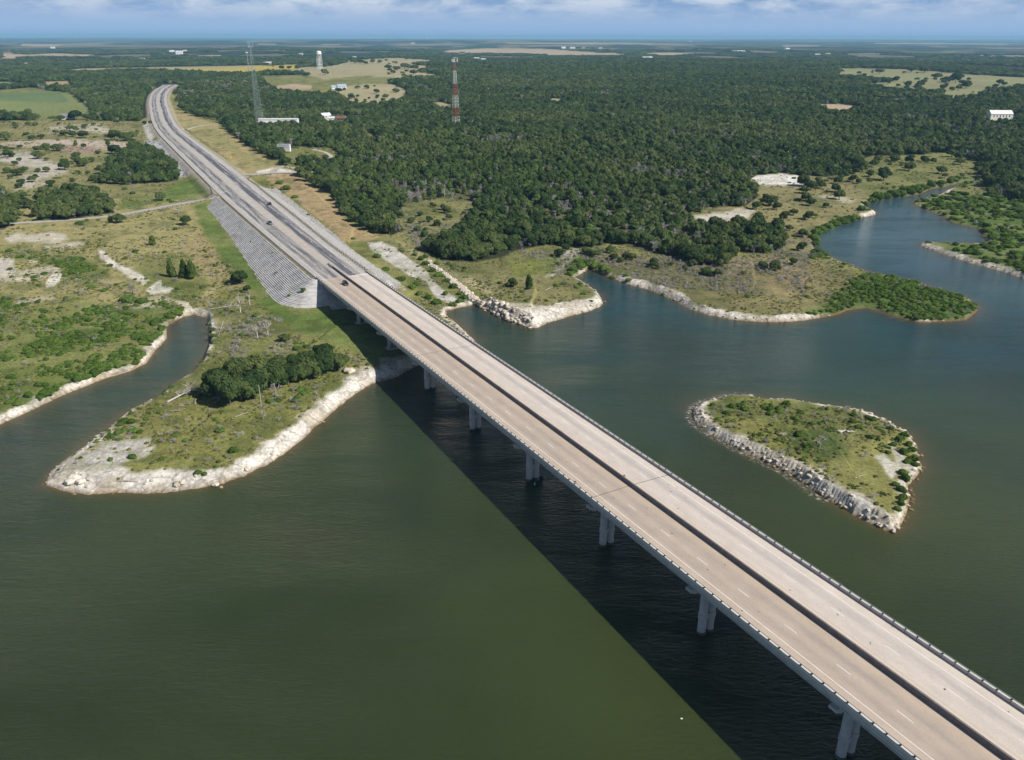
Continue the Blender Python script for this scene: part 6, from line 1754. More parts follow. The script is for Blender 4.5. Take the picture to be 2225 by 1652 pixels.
# ------------------------------------------------------------------ vehicles
def car(kind, name, label, loc, rz, paint_m, cat='car'):
    root = empty(name, loc, rz, label=label, cat=cat)
    # local +y is the front
    if kind == 'suv':
        side = [(-2.25, .42), (-2.3, .85), (-2.2, 1.12), (2.05, .98), (2.3, .80), (2.3, .40)]
        cab = [(-2.15, 1.12), (-1.85, 1.68), (.25, 1.70), (1.05, 1.08)]; w = .92
    elif kind == 'pickup':
        side = [(-2.85, .55), (-2.85, 1.02), (-.95, 1.05), (1.25, 1.12), (2.75, 1.0), (2.85, .75), (2.85, .5)]
        cab = [(-.95, 1.08), (-.75, 1.80), (.75, 1.84), (1.45, 1.12)]; w = .98
    else:
        side = [(-2.3, .38), (-2.35, .80), (-2.1, .98), (2.0, .86), (2.3, .66), (2.3, .36)]
        cab = [(-1.75, .98), (-1.1, 1.42), (.35, 1.44), (1.2, .92)]; w = .89

    def prof(mb, pts, w0, w1):
        n = len(mb.v); k = len(pts)
        zmin = min(p[1] for p in pts); zmax = max(p[1] for p in pts)
        for sx in (-1, 1):
            for (y, z) in pts:
                f = (z - zmin) / max(zmax - zmin, 1e-6)
                mb.v.append((sx * (w0 + (w1 - w0) * f), y, z))
        mb.f.append(tuple(n + i for i in range(k))); mb.m.append(0)
        mb.f.append(tuple(n + k + i for i in range(k - 1, -1, -1))); mb.m.append(0)
        for i in range(k):
            j = (i + 1) % k
            mb.f.append((n + j, n + i, n + k + i, n + k + j)); mb.m.append(0)
    m = MB(); prof(m, side, w, w * .96)
    if kind == 'pickup':
        for sx in (-1, 1): m.box(sx * w * .96 - .05, sx * w * .96 + .05, -2.8, -1.0, 1.03, 1.32)
        m.box(-w * .92, w * .92, -2.86, -2.78, 1.03, 1.30)
    body = m.build('body', paint_m, root)
    bv = body.modifiers.new('soft', 'BEVEL'); bv.width = .07; bv.segments = 2
    m = MB(); prof(m, cab, w * .90, w * .70); m.build('window_glass', MT['glass'], root)
    zt_ = max(p[1] for p in cab); y0 = cab[1][0]; y1 = cab[2][0]
    m = MB(); m.box(-w * .71, w * .71, y0, y1, zt_ - .01, zt_ + .035); m.build('roof', paint_m, root)
    for sx in (-1, 1):
        for yy in ((-1.45 if kind != 'pickup' else -1.85), (1.42 if kind != 'pickup' else 1.8)):
            q = MB(); q.tube((sx * (w - .22), yy, .36), (sx * (w + .02), yy, .36), .36, n=16); tw = q.build('wheel', MT['tyre'], root)
            q = MB(); q.tube((sx * (w + .021), yy, .36), (sx * (w + .03), yy, .36), .2, n=12); q.build('rim', MT['steel'], tw)
        fy = side[-2][0]; q = MB(); q.box(sx * w * .66 - .17, sx * w * .66 + .17, fy - .05, fy + .02, .62, .80); q.build('headlight', MT['lamp'], root)
        ry = side[1][0]; q = MB(); q.box(sx * w * .74 - .12, sx * w * .74 + .12, ry - .02, ry + .03, .68, .92); q.build('tail_light', MT['taillamp'], root)
        q = MB(); q.box(sx * (w + .08) - .09, sx * (w + .08) + .09, .72, .86, .98, 1.12); q.build('mirror', paint_m, root)
    return root


x, y = SL(180.8, 1.85); car('suv', 'suv', 'dark navy car driving towards us on the near lanes at the start of the bridge', (x, y, zdeck(180.8, 1.85) + .01), RZ + pi, MT['navy'])
p = road_pt(329, 1.9); car('pickup', 'pickup_truck', 'silver grey pickup truck on the highway beside the terraced stone bank', (p[0], p[1], p[2] + .02), RZ + pi, MT['silver'], 'pickup truck')
p = road_pt(391, 13.2); car('suv', 'suv', 'small black car on the dark far lane behind the silver pickup', (p[0], p[1], p[2] + .02), RZ, MT['black'])
p = road_pt(1215, 8.6); car('pickup', 'pickup_truck', 'pale pickup truck far up on the highway bend', (p[0], p[1], p[2] + .02), RZ - .13, MT['carwhite'], 'pickup truck')
p = road_pt(1262, 8.9); car('suv', 'suv', 'dark car just ahead of the pale pickup on the far highway bend', (p[0], p[1], p[2] + .02), RZ - .13, MT['black'])

# ------------------------------------------------------------------ boat with an angler by the third pier
bp_ = plane_pt(np.array([1171.0]), np.array([1046.5]), 0.0)
bx_, by_ = float(bp_[0][0]), float(bp_[1][0])
BZ = RZ - radians(58)
boat = empty('fishing_boat', (bx_, by_, 0), BZ, label='small dark fishing boat in the bridge shadow beside a pier, one angler aboard', cat='boat')
m = MB()
st = [(-2.4, .70, .50), (-1.0, .78, .50), (.6, .76, .52), (1.6, .55, .58), (2.5, .08, .70)]
for (y0, w0, h0), (y1, w1, h1) in zip(st[:-1], st[1:]):
    for sx in (-1, 1):
        m.quad((sx * w0 * .7, y0, -.12), (sx * w1 * .7, y1, -.12), (sx * w1, y1, h1), (sx * w0, y0, h0))
        m.quad((sx * w0, y0, h0), (sx * w1, y1, h1), (sx * (w1 * .84), y1, h1), (sx * (w0 * .88), y0, h0))
        m.quad((sx * w0 * .88, y0, h0), (sx * w1 * .84, y1, h1), (sx * w1 * .6, y1, .1), (sx * w0 * .62, y0, .1))
    m.quad((-w0 * .62, y0, .1), (w0 * .62, y0, .1), (w1 * .6, y1, .1), (-w1 * .6, y1, .1))
m.quad((-.49, -2.4, -.12), (.49, -2.4, -.12), (.70, -2.4, .50), (-.70, -2.4, .50))
hull = m.build('hull', MT['hull'], boat)
sd_m = hull.modifiers.new('thick', 'SOLIDIFY'); sd_m.thickness = .03
m = MB(); m.box(-.6, .6, -.75, -.35, .12, .42); m.build('seat', MT['silver'], boat)
m = MB(); m.box(-.45, .45, 1.3, 1.9, .48, .56); m.build('bow_deck', MT['hull'], boat)
m = MB(); m.box(-.16, .16, -2.75, -2.42, .25, .85); m.box(-.06, .06, -2.65, -2.5, -.5, .25); m.build('outboard_motor', MT['lamp'], boat)
m = MB(); m.lathe([(.02, .6), (.10, .62), (.12, .75), (.04, .86)], 10, c=(0, 2.2)); m.build('bow_lamp', MT['lamp'], boat)


def skin_body(name, pts, edges, parent, mt, sub=1):
    me = bpy.data.meshes.new(name); me.from_pydata([p[:3] for p in pts], edges, []); me.materials.append(mt)
    o = bpy.data.objects.new(name, me); COL.objects.link(o); o.parent = parent
    sk = o.modifiers.new('skin', 'SKIN'); o.modifiers.new('sub', 'SUBSURF').levels = sub
    o.modifiers['sub'].render_levels = sub
    for v, p in zip(me.skin_vertices[0].data, pts): v.radius = (p[3], p[3] * (p[4] if len(p) > 4 else 1))
    me.skin_vertices[0].data[0].use_root = True
    return o


person = empty('person', (bx_ + .0, by_ + .0, 0), BZ, label='person in a light blue shirt sitting in the dark boat, leaning forward with a rod', cat='person')
o_ = -.50
skin_pts = [(0, o_, .52, .15), (0, o_ + .06, .80, .16), (0, o_ + .12, 1.02, .15), (0, o_ + .16, 1.14, .06), (0, o_ + .19, 1.22, .07), (0, o_ + .20, 1.33, .095),
            (.19, o_ + .12, 1.03, .062), (.27, o_ + .26, .86, .05), (.16, o_ + .48, .88, .036), (.12, o_ + .56, .89, .03),
            (-.19, o_ + .12, 1.03, .062), (-.27, o_ + .24, .85, .05), (-.12, o_ + .44, .84, .036), (-.08, o_ + .52, .85, .03),
            (.11, o_ + .12, .50, .09), (.15, o_ + .50, .52, .07), (.15, o_ + .56, .20, .045), (.15, o_ + .72, .16, .035),
            (-.11, o_ + .12, .50, .09), (-.17, o_ + .50, .50, .07), (-.17, o_ + .60, .20, .045), (-.17, o_ + .76, .16, .035)]
sk_e = [(0, 1), (1, 2), (2, 3), (3, 4), (4, 5), (2, 6), (6, 7), (7, 8), (8, 9), (2, 10), (10, 11), (11, 12), (12, 13), (0, 14), (14, 15), (15, 16), (16, 17), (0, 18), (18, 19), (19, 20), (20, 21)]
skin_body('body', skin_pts, sk_e, person, MT['skin'])
sh_pts = [(0, o_, .54, .18), (0, o_ + .06, .80, .19), (0, o_ + .12, 1.02, .175), (.20, o_ + .12, 1.03, .08), (.27, o_ + .24, .88, .068), (-.20, o_ + .12, 1.03, .08), (-.27, o_ + .22, .87, .068)]
skin_body('shirt', sh_pts, [(0, 1), (1, 2), (2, 3), (3, 4), (2, 5), (5, 6)], person, MT['shirt'])
tr_pts = [(0, o_ + .02, .50, .17), (.12, o_ + .14, .50, .105), (.15, o_ + .50, .52, .085), (.15, o_ + .57, .24, .06), (-.12, o_ + .14, .50, .105), (-.17, o_ + .50, .50, .085), (-.17, o_ + .61, .24, .06)]
skin_body('trousers', tr_pts, [(0, 1), (1, 2), (2, 3), (0, 4), (4, 5), (5, 6)], person, MT['trouser'])
m = MB(); m.lathe([(.17, 1.37), (.17, 1.385), (.105, 1.39), (.10, 1.45), (.05, 1.48)], 14, c=(0, o_ + .20)); m.build('hat', MT['shirt'], person)
m = MB(); m.tube((.12, o_ + .54, .88), (.3, o_ + 2.6, 1.5), .012, .004, 5); m.build('fishing_rod', MT['black'], label='thin fishing rod held out over the water', cat='fishing rod')
bpy.data.objects['fishing_rod'].location = (bx_, by_, 0); bpy.data.objects['fishing_rod'].rotation_euler = (0, 0, BZ)

# ------------------------------------------------------------------ masts, towers, poles
def base_top(bx, by, ty, zg=None):
    """foot on the ground at photo (bx, by); height so that the top is seen at photo row ty"""
    p = G([(bx, by)])[0]
    lo, hi = 0.0, 200.0
    for i in range(40):
        mid = (lo + hi) / 2
        _, yy, _ = project(p[0], p[1], p[2] + mid)
        if yy > ty: lo = mid
        else: hi = mid
    return p, lo


def lattice(mb, z0, z1, w0, w1, bays, r, rb, legs=3):
    def cor(z, k):
        f = (z - z0) / (z1 - z0); w = (w0 + (w1 - w0) * f) / (1.732 if legs == 3 else 1.414)
        a = 2 * pi * k / legs + .5
        return Vector((w * cos(a), w * sin(a), z))
    for k in range(legs):
        mb.tube(cor(z0, k), cor(z1, k), r, r, 5, caps=False)
    for i in range(bays):
        a = z0 + (z1 - z0) * i / bays; b_ = z0 + (z1 - z0) * (i + 1) / bays
        for k in range(legs):
            j = (k + 1) % legs
            mb.tube(cor(a, k), cor(b_, j), rb, rb, 4, caps=False); mb.tube(cor(a, j), cor(b_, k), rb, rb, 4, caps=False)
            mb.tube(cor(b_, k), cor(b_, j), rb, rb, 4, caps=False)


p, hgt = base_top(991, 283, 126)
mast = empty('lattice_mast', tuple(p), label='tall red and white banded lattice communications mast rising from the wood', cat='mast')
sec = [(0, .045, 'red'), (.045, .19, 'white'), (.19, .32, 'red'), (.32, .49, 'white'), (.49, .645, 'red'), (.645, .83, 'white'), (.83, .945, 'red')]
wat = lambda f: 9.6 * (1 - f) ** 1.0 * (.9) + 1.6
for a, b_, c in sec:
    m = MB(); lattice(m, a * hgt, b_ * hgt, wat(a), wat(b_), max(2, int((b_ - a) * 26)), .14, .06)
    m.build('mast_section', MT[c], mast)
m = MB()
for k in range(3):
    a = 2 * pi * k / 3 + .3
    m.tube((0, 0, hgt * .945), (3.4 * cos(a), 3.4 * sin(a), hgt * .965), .14, n=5)
    for q in (-1.3, 0, 1.3):
        cx_, cy_ = 3.4 * cos(a) - q * sin(a), 3.4 * sin(a) + q * cos(a)
        m.box(cx_ - .22, cx_ + .22, cy_ - .22, cy_ + .22, hgt * .945, hgt * .985)
m.build('panel_antennas', MT['white'], mast, kind='stuff')
m = MB(); m.tube((0, 0, hgt * .94), (0, 0, hgt * 1.0), .5, .35, 8); m.tube((-1.5, 0, hgt), (4.5, -1.5, hgt * .995), .35, n=6); m.build('top_frame', MT['white'], mast)

p, hgt = base_top(562.5, 267, 99)
mast2 = empty('lattice_mast', tuple(p), label='tall thin grey lattice mast with three whip antennas beside the long white shed', cat='mast')
for i in range(6):
    a, b_ = i / 6, (i + 1) / 6
    m = MB(); lattice(m, a * hgt, b_ * hgt, 10.0 * (1 - a) + 1.4, 10.0 * (1 - b_) + 1.4, max(3, int(6 - i * .5)), .13, .065)
    m.build('mast_section', MT['green_steel'], mast2)
for k in range(3):
    a = 2 * pi * k / 3
    m = MB(); m.tube((0, 0, hgt * .985), (3.2 * cos(a), 3.2 * sin(a), hgt * .985), .09, n=5); m.tube((3.2 * cos(a), 3.2 * sin(a), hgt * .97), (3.2 * cos(a), 3.2 * sin(a), hgt * 1.05), .10, n=5)
    m.build('whip_antenna', MT['white'], mast2)
p, hgt = base_top(541.5, 161, 113)
mono = empty('floodlight_pole', tuple(p), label='tall pale pole with a white box on top, left of the grey lattice mast', cat='pole')
m = MB(); m.tube((0, 0, 0), (0, 0, hgt * .95), 1.0, .7, 10); m.build('pole', MT['steel'], mono)
m = MB(); m.box(-2.6, 2.6, -1.4, 1.4, hgt * .94, hgt * 1.0); m.box(-3.0, 3.0, -1.7, 1.7, hgt * .95, hgt * .96); m.build('top_box', MT['white'], mono)


def water_tower(bx, by, ty, label, legs=6, wpx=10.6):
    p, hgt = base_top(bx, by, ty)
    w = wpx / px_m(p) / 2
    root = empty('water_tower', tuple(p), label=label, cat='water tower')
    zb = hgt * .80
    m = MB(); m.lathe([(w * .1, zb - hgt * .05), (w * .62, zb - hgt * .02), (w * .96, zb + hgt * .03), (w, zb + hgt * .05), (w, zb + hgt * .135), (w * .86, zb + hgt * .17), (w * .5, zb + hgt * .195), (w * .08, zb + hgt * .2)], 28)
    tk = m.build('tank', MT['white'], root, smooth=True)
    m = MB(); m.lathe([(w * 1.10, zb + hgt * .03), (w * 1.10, zb + hgt * .045), (w * .98, zb + hgt * .046)], 28); m.build('balcony', MT['white'], root)
    m = MB(); m.tube((0, 0, 0), (0, 0, zb - hgt * .04), w * .13, n=10); m.build('riser', MT['white'], root)
    for k in range(legs):
        a = 2 * pi * k / legs + .35
        m = MB(); m.tube((w * 1.16 * cos(a), w * 1.16 * sin(a), 0), (w * .95 * cos(a), w * .95 * sin(a), zb + hgt * .04), w * .062, n=8); m.build('leg', MT['white'], root)
    for f in (.28, .55):
        m = MB(); r_ = w * (1.16 - .21 * f)
        for k in range(legs):
            a = 2 * pi * k / legs + .35; b_ = 2 * pi * (k + 1) / legs + .35
            m.tube((r_ * cos(a), r_ * sin(a), hgt * f), (r_ * cos(b_), r_ * sin(b_), hgt * f), w * .022, n=5)
        m.build('ring_brace', MT['white'], root)
    return root


water_tower(695.5, 151.2, 110.6, 'white water tower on six legs standing in the pale far field')
water_tower(928, 91.5, 81, 'tiny white water tower on the horizon', 4, 2.6)

POLES = [
    (568, 883, 838, 'straight pale pole standing by the right foot of the peninsula grove', 'palebark', .13),
    (577, 930, 877, 'dark slender pole with a pale top on the peninsula grass', 'wood', .12),
    (94, 254, 236, 'leaning utility pole left of the small farm building', 'wood', .16), (116, 238, 227, 'utility pole on the striped crop edge above the farm building', 'wood', .16),
    (498, 318, 292, 'dark utility pole on the mown verge below the grey mast', 'wood', .17), (610, 322, 307, 'pale leaning pole rising behind the white trailer sign', 'palebark', .16),
    (646, 357, 342, 'pale pole in the bushes below the trailer lawn', 'palebark', .2), (686, 385, 374, 'short pale pole among trees right of the junction', 'palebark', .18),
    (860, 500, 470, 'thin dark pole at the end of the wood above the old roadbed', 'wood', .14), (865, 515, 504, 'short yellowish stake beside the old roadbed', 'tan_wall', .12),
    (1040, 303, 283, 'lone grey pole in the wood right of the striped mast', 'wood', .2), (872, 152, 143, 'far utility pole in the pale field', 'wood', .25), (757, 148, 139, 'far utility pole by the country road', 'wood', .25),
]
for bx, by, ty, lb, mt_n, r_ in POLES:
    p, h_ = base_top(bx, by, ty)
    o = empty('utility_pole', tuple(p), label=lb, cat='pole')
    m = MB(); m.tube((0, 0, -.5), (0, 0, h_), r_, r_ * .7, 8); m.build('pole', MT[mt_n], o)
    m = MB(); m.tube((0, 0, h_), (0, 0, h_ + .25), r_ * .9, r_ * .5, 8); m.build('cap', MT['steel'], o)

# ------------------------------------------------------------------ buildings
def house(name, label, cat, px, py, w, d, h, wall, roof, rz=0.0, rh=.35, wings=(), windows=3, door=True, z_up=0, doors_side=1):
    p = G([(px, py)])[0]
    root = empty(name, (p[0], p[1], p[2] - .1 + z_up), rz, label=label, cat=cat)
    parts = [(0, 0, w, d, h)] + list(wings)
    for (ox, oy, ww, dd, hh) in parts:
        m = MB(); m.box(ox - ww / 2, ox + ww / 2, oy - dd / 2, oy + dd / 2, -1.0, hh)
        rz_h = dd * rh
        n = len(m.v)
        for sx in (-1, 1):
            m.v += [(ox + sx * ww / 2, oy - dd / 2, hh), (ox + sx * ww / 2, oy + dd / 2, hh), (ox + sx * ww / 2, oy, hh + rz_h)]
            k = len(m.v) - 3; m.f.append((k, k + 1, k + 2)); m.m.append(0)
        m.build('wall', wall, root)
        m = MB(); e_ = .5; t_ = .22
        for sy in (-1, 1):
            a = (ox - ww / 2 - e_, oy + sy * (dd / 2 + e_), hh - e_ * rh * 2 + .05); b_ = (ox + ww / 2 + e_, a[1], a[2])
            c = (ox + ww / 2 + e_, oy, hh + rz_h + .05); q = (ox - ww / 2 - e_, oy, hh + rz_h + .05)
            up = Vector((0, 0, t_))
            m.hexa([a, b_, c, q], [tuple(Vector(v) + up) for v in (a, b_, c, q)])
        m.build('roof', roof, root)
    for i in range(windows):
        x = -w / 2 + w * (i + 1) / (windows + 1)
        m = MB(); m.box(x - .6, x + .6, -d / 2 - .06, -d / 2 - .003, h * .35, h * .75); m.build('window', MT['dark'], root)
    if door:
        x = -w / 2 + w * .5 / (windows + 1)
        m = MB(); m.box(x - .6, x + .6, -d / 2 - .07, -d / 2 - .004, -.1, min(2.2, h * .8)); m.build('door', MT['tan_wall'], root)
    return root


house('barn', 'pale green farm building with a grey pitched roof left of the roadside wood', 'barn', 150, 259, 17, 11, 3.6, mat('pale_green_wall', (.55, .60, .42), .8), MT['grey_roof'], .35, .28, windows=0, door=True)
house('shed', 'very long low white shed right of the grey lattice mast', 'shed', 606, 268.5, 50, 9, 3.4, MT['white'], MT['tin'], .03, .12, windows=0, door=True, z_up=2)
house('barn', 'long white metal barn with small dark windows at the right edge of the woods', 'barn', 2170, 259, 29, 14, 6.5, MT['white'], MT['white'], -.06, .30, windows=6, door=False, z_up=1)
house('house', 'small pale house left of the long white barn', 'house', 2116, 232, 9, 8, 3, MT['tin'], MT['tin'], .1, .25, windows=1)
house('house', 'grey and white ranch house with a gabled wing above the clearing', 'house', 743, 193, 17, 10, 4.4, MT['white'], MT['blue_grey'], .3, .42, wings=[(-14, 1, 12, 8, 3.2)], windows=3)
house('house', 'white roofed house with a red brown gable hidden in trees beyond the long shed', 'house', 708, 263, 12, 9, 4, MT['tan_wall'], MT['tin'], .7, .35, windows=1, z_up=3)
house('house', 'tan house with a red brown roof among the trees beyond the long shed', 'house', 742, 268, 13, 8, 3.6, MT['tan_wall'], MT['redroof'], -.2, .3, windows=2, z_up=3)
house('house', 'white roofed cabin next to the tan house in the trees', 'house', 720, 267, 9, 7, 3, MT['white'], MT['tin'], .2, .25, windows=1, z_up=3)
FAR = [
    (584, 141.5, 26, 14, 6, 'tin', 'pale far farm shed, right one of two at the top of the yellow field'), (574, 141.5, 12, 12, 5, 'blue_grey', 'blue grey far farm shed, left one of two at the top of the yellow field'),
    (390, 119, 40, 26, 14, 'tin', 'far white block building cluster above the yellow field, tallest part'), (374, 115, 34, 20, 9, 'tin', 'far white building left of the tallest white block'), (402, 114, 30, 20, 8, 'tan_wall', 'far pale building right of the tallest white block'),
    (115, 106, 34, 20, 8, 'tin', 'lone far white farmhouse high on the left'), (310, 132, 24, 16, 7, 'grey_roof', 'far grey roofed house above the yellow field'),
    (1036, 132, 26, 16, 8, 'tin', 'white ranch house with several roofs in the woods, left part'), (1050, 134, 24, 14, 7, 'tin', 'white ranch house with several roofs in the woods, right part'),
    (1224, 106, 46, 24, 9, 'tin', 'far white barn, left of a pair on the tan fields'), (1244, 107.5, 50, 26, 11, 'tin', 'far white barn, right of a pair on the tan fields'), (1268, 106, 34, 22, 10, 'redroof', 'far house with a red brown roof on the tan fields'),
    (1305, 108, 30, 20, 9, 'tin', 'far white house right of the red roofed one'), (1402, 129, 30, 16, 7, 'tin', 'far blue white shed, left one below the tan fields'), (1412, 128, 26, 16, 7, 'blue_grey', 'far blue white shed, right one below the tan fields'),
    (1610, 114.5, 60, 22, 8, 'tin', 'very long far white shed right of the tan fields'), (1595, 114.5, 30, 20, 7, 'tin', 'small far white shed left of the very long one'),
    (1710, 109, 44, 26, 9, 'tin', 'lone far white building high in the woods right of centre'), (1776, 122, 34, 18, 7, 'tin', 'far white barn above the right hand pasture, left one'), (1798, 121, 34, 18, 7, 'tan_wall', 'far pale barn above the right hand pasture, right one'),
    (770, 128, 20, 14, 6, 'tin', 'small far white house beyond the pale fields'), (897, 96.5, 40, 26, 9, 'tin', 'far white roof near the horizon'), (654, 121, 26, 16, 7, 'tan_wall', 'far pale roof in the blue woods left of the water tower'),
    (1500, 91.5, 60, 30, 10, 'tin', 'far white roofs almost on the horizon'), (60, 143, 16, 12, 5, 'tan_wall', 'small tan farm roof at the left end of the yellow field'), (928, 128, 14, 10, 5, 'tin', 'tiny white house in the woods right of the striped mast top'),
]
for px_, py_, w, d, h, rf, lb in FAR:
    house('farm_building', lb, 'building', px_, py_, w * .8, d * .75, h * .75, MT['white'] if rf != 'grey_roof' else MT['tan_wall'], MT[rf], random.uniform(-.4, .4), .3, windows=2, z_up=2.5)

# white trailer with a sign on its side
p = G([(618, 331)])[0]
tr = empty('trailer', tuple(p), -.12, label='white box trailer with rows of faded lettering parked on the roadside lawn', cat='trailer')
m = MB(); m.box(-6.4, 6.4, -1.3, 1.3, .9, 7.4); m.build('body', MT['white'], tr)
m = MB(); m.box(-6.6, 6.6, -1.5, 1.5, 7.401, 7.6); m.build('roof', MT['tin'], tr)
for i, (zz, mt_n, x0, x1, hh) in enumerate(((6.3, 'marks2', -5.0, 5.0, .8), (4.6, 'marks', -5.8, 5.6, .9), (3.2, 'marks2', -5.4, 5.0, .4))):
    m = MB(); x = x0; r_ = random.Random(i)
    while x < x1:
        ww = r_.uniform(.35, .6)
        m.box(x, x + ww, -1.34, -1.303, zz, zz + hh * r_.uniform(.8, 1)); x += ww + r_.choice([.14, .16, .5])
    m.build('lettering', MT[mt_n], tr, kind='stuff')
for x in (-3.2, -2.0, 3.6):
    m = MB(); m.tube((x, -1.2, .45), (x, -.85, .45), .45, n=14); m.build('wheel', MT['tyre'], tr)
m = MB(); m.box(6.4, 8.2, -.15, .15, .7, .95); m.build('drawbar', MT['steel'], tr)

# yellow diamond warning sign facing the traffic
p, h_ = base_top(503, 350, 343)
sg = empty('warning_sign', tuple(p), -RZ * 0 + .25, label='yellow diamond crossroad warning sign on the mown verge', cat='road sign')
m = MB(); m.tube((0, 0, -.3), (0, 0, 3.4), .06, n=6); m.build('post', MT['steel'], sg)
m = MB(); m.hexa([(0, -.09, 1.9), (1.15, -.09, 3.05), (0, -.09, 4.2), (-1.15, -.09, 3.05)], [(0, -.06, 1.9), (1.15, -.06, 3.05), (0, -.06, 4.2), (-1.15, -.06, 3.05)]); m.build('sign_plate', MT['sign_yellow'], sg)
m = MB(); m.box(-.07, .07, -.11, -.092, 2.4, 3.7); m.box(-.6, .6, -.113, -.094, 2.98, 3.12); m.build('cross_symbol', MT['black'], sg)
# red and white barrier gate on the lane
p = G([(384, 440.5)])[0]
gt = empty('barrier_gate', (p[0], p[1], p[2]), RZ + 1.2, label='red and white swing gate open beside the narrow lane', cat='gate')
m = MB(); m.tube((0, 0, 0), (0, 0, 1.3), .08, n=6); m.build('post', MT['red'], gt)
m = MB(); m.box(0, 4.2, -.05, .05, .95, 1.15); m.build('bar', MT['red'], gt)
m = MB(); m.box(.9, 1.6, -.06, .06, .94, 1.16); m.box(2.6, 3.3, -.06, .06, .94, 1.16); m.build('white_band', MT['white'], gt)
# shed tyre pieces on the bridge
for (s, l, lb, rr_) in ((-21.5, -5.35, 'curled black strip of tyre tread by the near bridge rail', .5), (-25.2, 7.0, 'small black scrap of tyre beside the median barrier', .32)):
    x, y = SL(s, l); m = MB()
    pr = None
    for i in range(16):
        a = i * .42; q = Vector((rr_ * (1 - i * .03) * cos(a), rr_ * (1 - i * .03) * sin(a) + i * .05, .05 + .04 * sin(i)))
        if pr is not None: m.tube(pr, q, .06, n=5)
        pr = q
    o = m.build('tyre_tread', MT['tyre'], label=lb, cat='tyre scrap'); o.location = (x, y, zdeck(s, l) + .02)
# driftwood and fallen trees
def log(x0, y0, x1, y1, r, label, name='fallen_log', mt='palebark', branches=0, up=.25):
    P_ = G([(x0, y0), (x1, y1)])
    o0 = P_[0]; m = MB(); a = Vector((0, 0, r + .05)); b_ = Vector(P_[1] - o0) + Vector((0, 0, r + up))
    m.tube(a, a.lerp(b_, .5) + Vector((0, 0, .1)), r, r * .75, 7); m.tube(a.lerp(b_, .5) + Vector((0, 0, .1)), b_, r * .75, r * .35, 7)
    rd_ = np.random.default_rng(int(x0))
    ln = (b_ - a).length
    for i in range(branches):
        q = a.lerp(b_, rd_.uniform(.35, 1.0)); d_ = (b_ - a).normalized() + Vector((rd_.normal() * .8, rd_.normal() * .8, abs(rd_.normal()) * .9))
        e_ = q + d_.normalized() * ln * rd_.uniform(.15, .42)
        m.tube(q, e_, r * .35, r * .12, 4)
        for k in range(3):
            f_ = q.lerp(e_, rd_.uniform(.4, 1)); g_ = f_ + Vector((rd_.normal(), rd_.normal(), abs(rd_.normal()) * .8)) * ln * .09
            m.tube(f_, g_, r * .16, r * .07, 3)
    o = m.build(name, MT[mt], label=label, cat='log' if branches == 0 else 'fallen tree'); o.location = tuple(o0)
    return o


log(257, 1046, 302, 1049, .22, 'bleached driftwood log lying on the white rock of the peninsula tip', branches=2)
log(364, 876, 425, 855, .34, 'big uprooted dead tree lying beside the peninsula grove with its bare crown spread', 'fallen_tree', branches=22, up=1.6)
log(370, 894, 396, 896, .16, 'crooked pale branch on the grass below the uprooted tree', branches=5)
log(512, 907, 540, 898, .12, 'thin pale log in the peninsula grass', branches=1)
log(604, 880, 615, 884, .14, 'short grey log near the spreading dead tree', branches=0)
log(456, 673, 520, 668, .22, 'long grey fallen tree across the rocks at the cove head', 'fallen_tree', branches=10, up=.8)
log(485, 700, 475, 735, .18, 'tangle of bare grey branches hanging over the narrow cove', 'fallen_tree', branches=16, up=.5)
log(1660, 901, 1672, 901, .12, 'small pale log on the upper part of the island', branches=1)
log(1775, 965, 1795, 948, .12, 'bent dark branch in the middle of the island', 'fallen_tree', 'bark', 4, 1.8)
log(1858, 1040, 1880, 1034, .12, 'pale branch on the lower island grass', branches=2)
log(1850, 1060, 1880, 1064, .1, 'grey stick near the lower end of the island', branches=1)
log(1185, 632, 1200, 628, .16, 'pale dead branch on the rubble headland grass', branches=6, up=.6)
log(1440, 618, 1472, 626, .18, 'long pale log on the open shore right of the small inlet', branches=4)
log(1285, 560, 1300, 550, .18, 'bare fallen branch above the small inlet', branches=7, up=.8)
log(1540, 600, 1570, 592, .16, 'bleached dead branch in the middle of the right hand shore meadow', branches=8, up=.8)
# concrete slab and boulders one can count
def boulder(px, py, sz, label, grp=None, zadd=0):
    x, y = plane_pt(np.array([px]), np.array([py]), 0.0)
    z = max(float(height(x, y)[0]), -.1)
    o = bpy.data.objects.new('boulder', random.choice(RK)); COL.objects.link(o)
    o.location = (float(x[0]), float(y[0]), z + .12 * sz + zadd); o.scale = (sz, sz, sz * .8); o.rotation_euler = (0, 0, random.uniform(0, 6.28))
    return tag(o, label, 'boulder', grp)


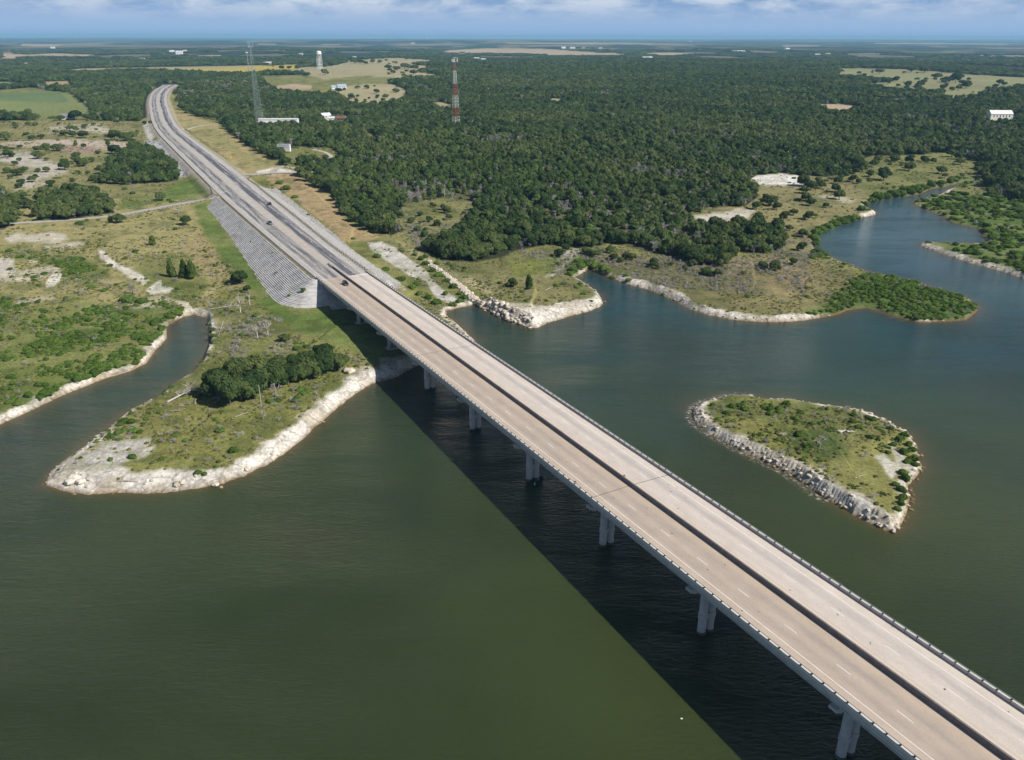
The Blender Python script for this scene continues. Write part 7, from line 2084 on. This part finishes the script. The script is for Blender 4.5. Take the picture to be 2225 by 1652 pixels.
for (a, b_, s_, lb) in ((162, 1075, 2.0, 'small boulder in the water just off the white shore, leftmost'), (207, 1074, 1.8, 'flat boulder at the waterline left of the shore middle'), (155, 1057, 5.2, 'biggest block on the white tip, left of two'), (178, 1057, 4.6, 'big block on the white tip, right of two'),
                        (192, 1064, 2.6, 'rounded block below the big pair on the white tip'), (196, 1053, 3.2, 'block right of the big pair on the white tip'), (385, 1060, 4.4, 'block on the waterline at the middle of the south shore'), (398, 1057, 3.6, 'block right beside the middle south shore block'),
                        (469, 1055, 4.2, 'pale squarish boulder at the water edge on the south shore'), (481, 1060, 2.4, 'brown boulder standing in the water off the south shore'), (537, 1026, 3.6, 'rounded boulder by the water on the right part of the south shore'), (541, 1030, 1.6, 'small stone in the water next to the rounded boulder'),
                        (703, 918, 2.2, 'flat yellowish stone in the water below the grove'), (213, 949, 3.2, 'dark edged boulder at the channel side of the peninsula'), (222, 943, 2.4, 'pale boulder above the channel side boulder'), (306, 791, 1.6, 'small white stone in the left channel'),
                        (1314, 656, 2.2, 'stone at the very tip of the rubble headland')):
    boulder(a, b_, s_ * .55, lb)
p = G([(759, 808)])[0]; m = MB()
o = bpy.data.objects.new('boulder', RK[1]); COL.objects.link(o); o.location = tuple(p + np.array([0, 0, .4])); o.scale = (4.2, 4.6, 3); tag(o, 'grey boulder at the right end of the peninsula grove', 'boulder')
# brush piles on the meadow
for (a, b_, w, sz, lb) in ((358, 498, 30, .35, 'heap of grey branches and pale stones under the lone dark tree'), (392, 540, 34, .3, 'long heap of grey branches in the dry meadow'), (384, 608, 40, .22, 'row of grey cut branches in front of the three tall cedars'), (398, 524, 22, .3, 'small heap of pale branches above the long heap')):
    p = G([(a, b_)])[0]; plant('brush_pile', 'brush', p, w / px_m(p), lb, 'brush pile', sz=sz)

# weeds rooted in the stone facing
for (s_, l_, w_, lb) in ((192.5, -14.5, 3.2, 'dark green shrub low on the stone facing beside the bridge end'), (196, -20.5, 2.2, 'brownish shrub near the foot of the stone facing corner'), (232, -17.5, 1.8, 'small weed in the lower courses of the stone facing'),
                         (262, -12.0, 1.5, 'little bush high in the middle of the stone facing'), (300, -15.0, 1.3, 'tiny bush in the upper half of the stone facing'), (338, -13.0, 1.2, 'tiny weed far up the stone facing')):
    x, y = SL(s_, l_); ds_ = max(195.2 - s_, 0); dl_ = -9 - l_
    plant('shrub', 'bush', (x, y, 11.8 - math.hypot(ds_, dl_) / 2 + .25), w_, lb, 'shrub')
# drifting litter
x, y = plane_pt(np.array([1481.0]), np.array([1562.0]), 0.0)
m = MB(); m.lathe([(.02, -.05), (.22, .0), (.25, .12), (.12, .2), (.02, .22)], 10); o = m.build('float', MT['white'], label='tiny white float drifting on the green water at the bottom', cat='float'); o.location = (float(x[0]), float(y[0]), 0); o.scale = (1.0, .6, .6)

# ------------------------------------------------------------------ air
hz = MB(); hz.box(-46000, 46000, -3000, 47500, -215, 124)
hm = bpy.data.materials.new('haze'); hm.use_nodes = True; t = hm.node_tree; t.nodes.clear()
pv = N(t, 'ShaderNodeVolumePrincipled'); pv.inputs['Color'].default_value = (.39, .73, 1.0, 1); pv.inputs['Density'].default_value = HAZE_DENSITY; pv.inputs['Anisotropy'].default_value = .0
o_ = N(t, 'ShaderNodeOutputMaterial'); L(t, pv.outputs[0], o_.inputs['Volume'])
haze = hz.build('haze', hm, label='thin blue haze over the far country', kind='stuff')
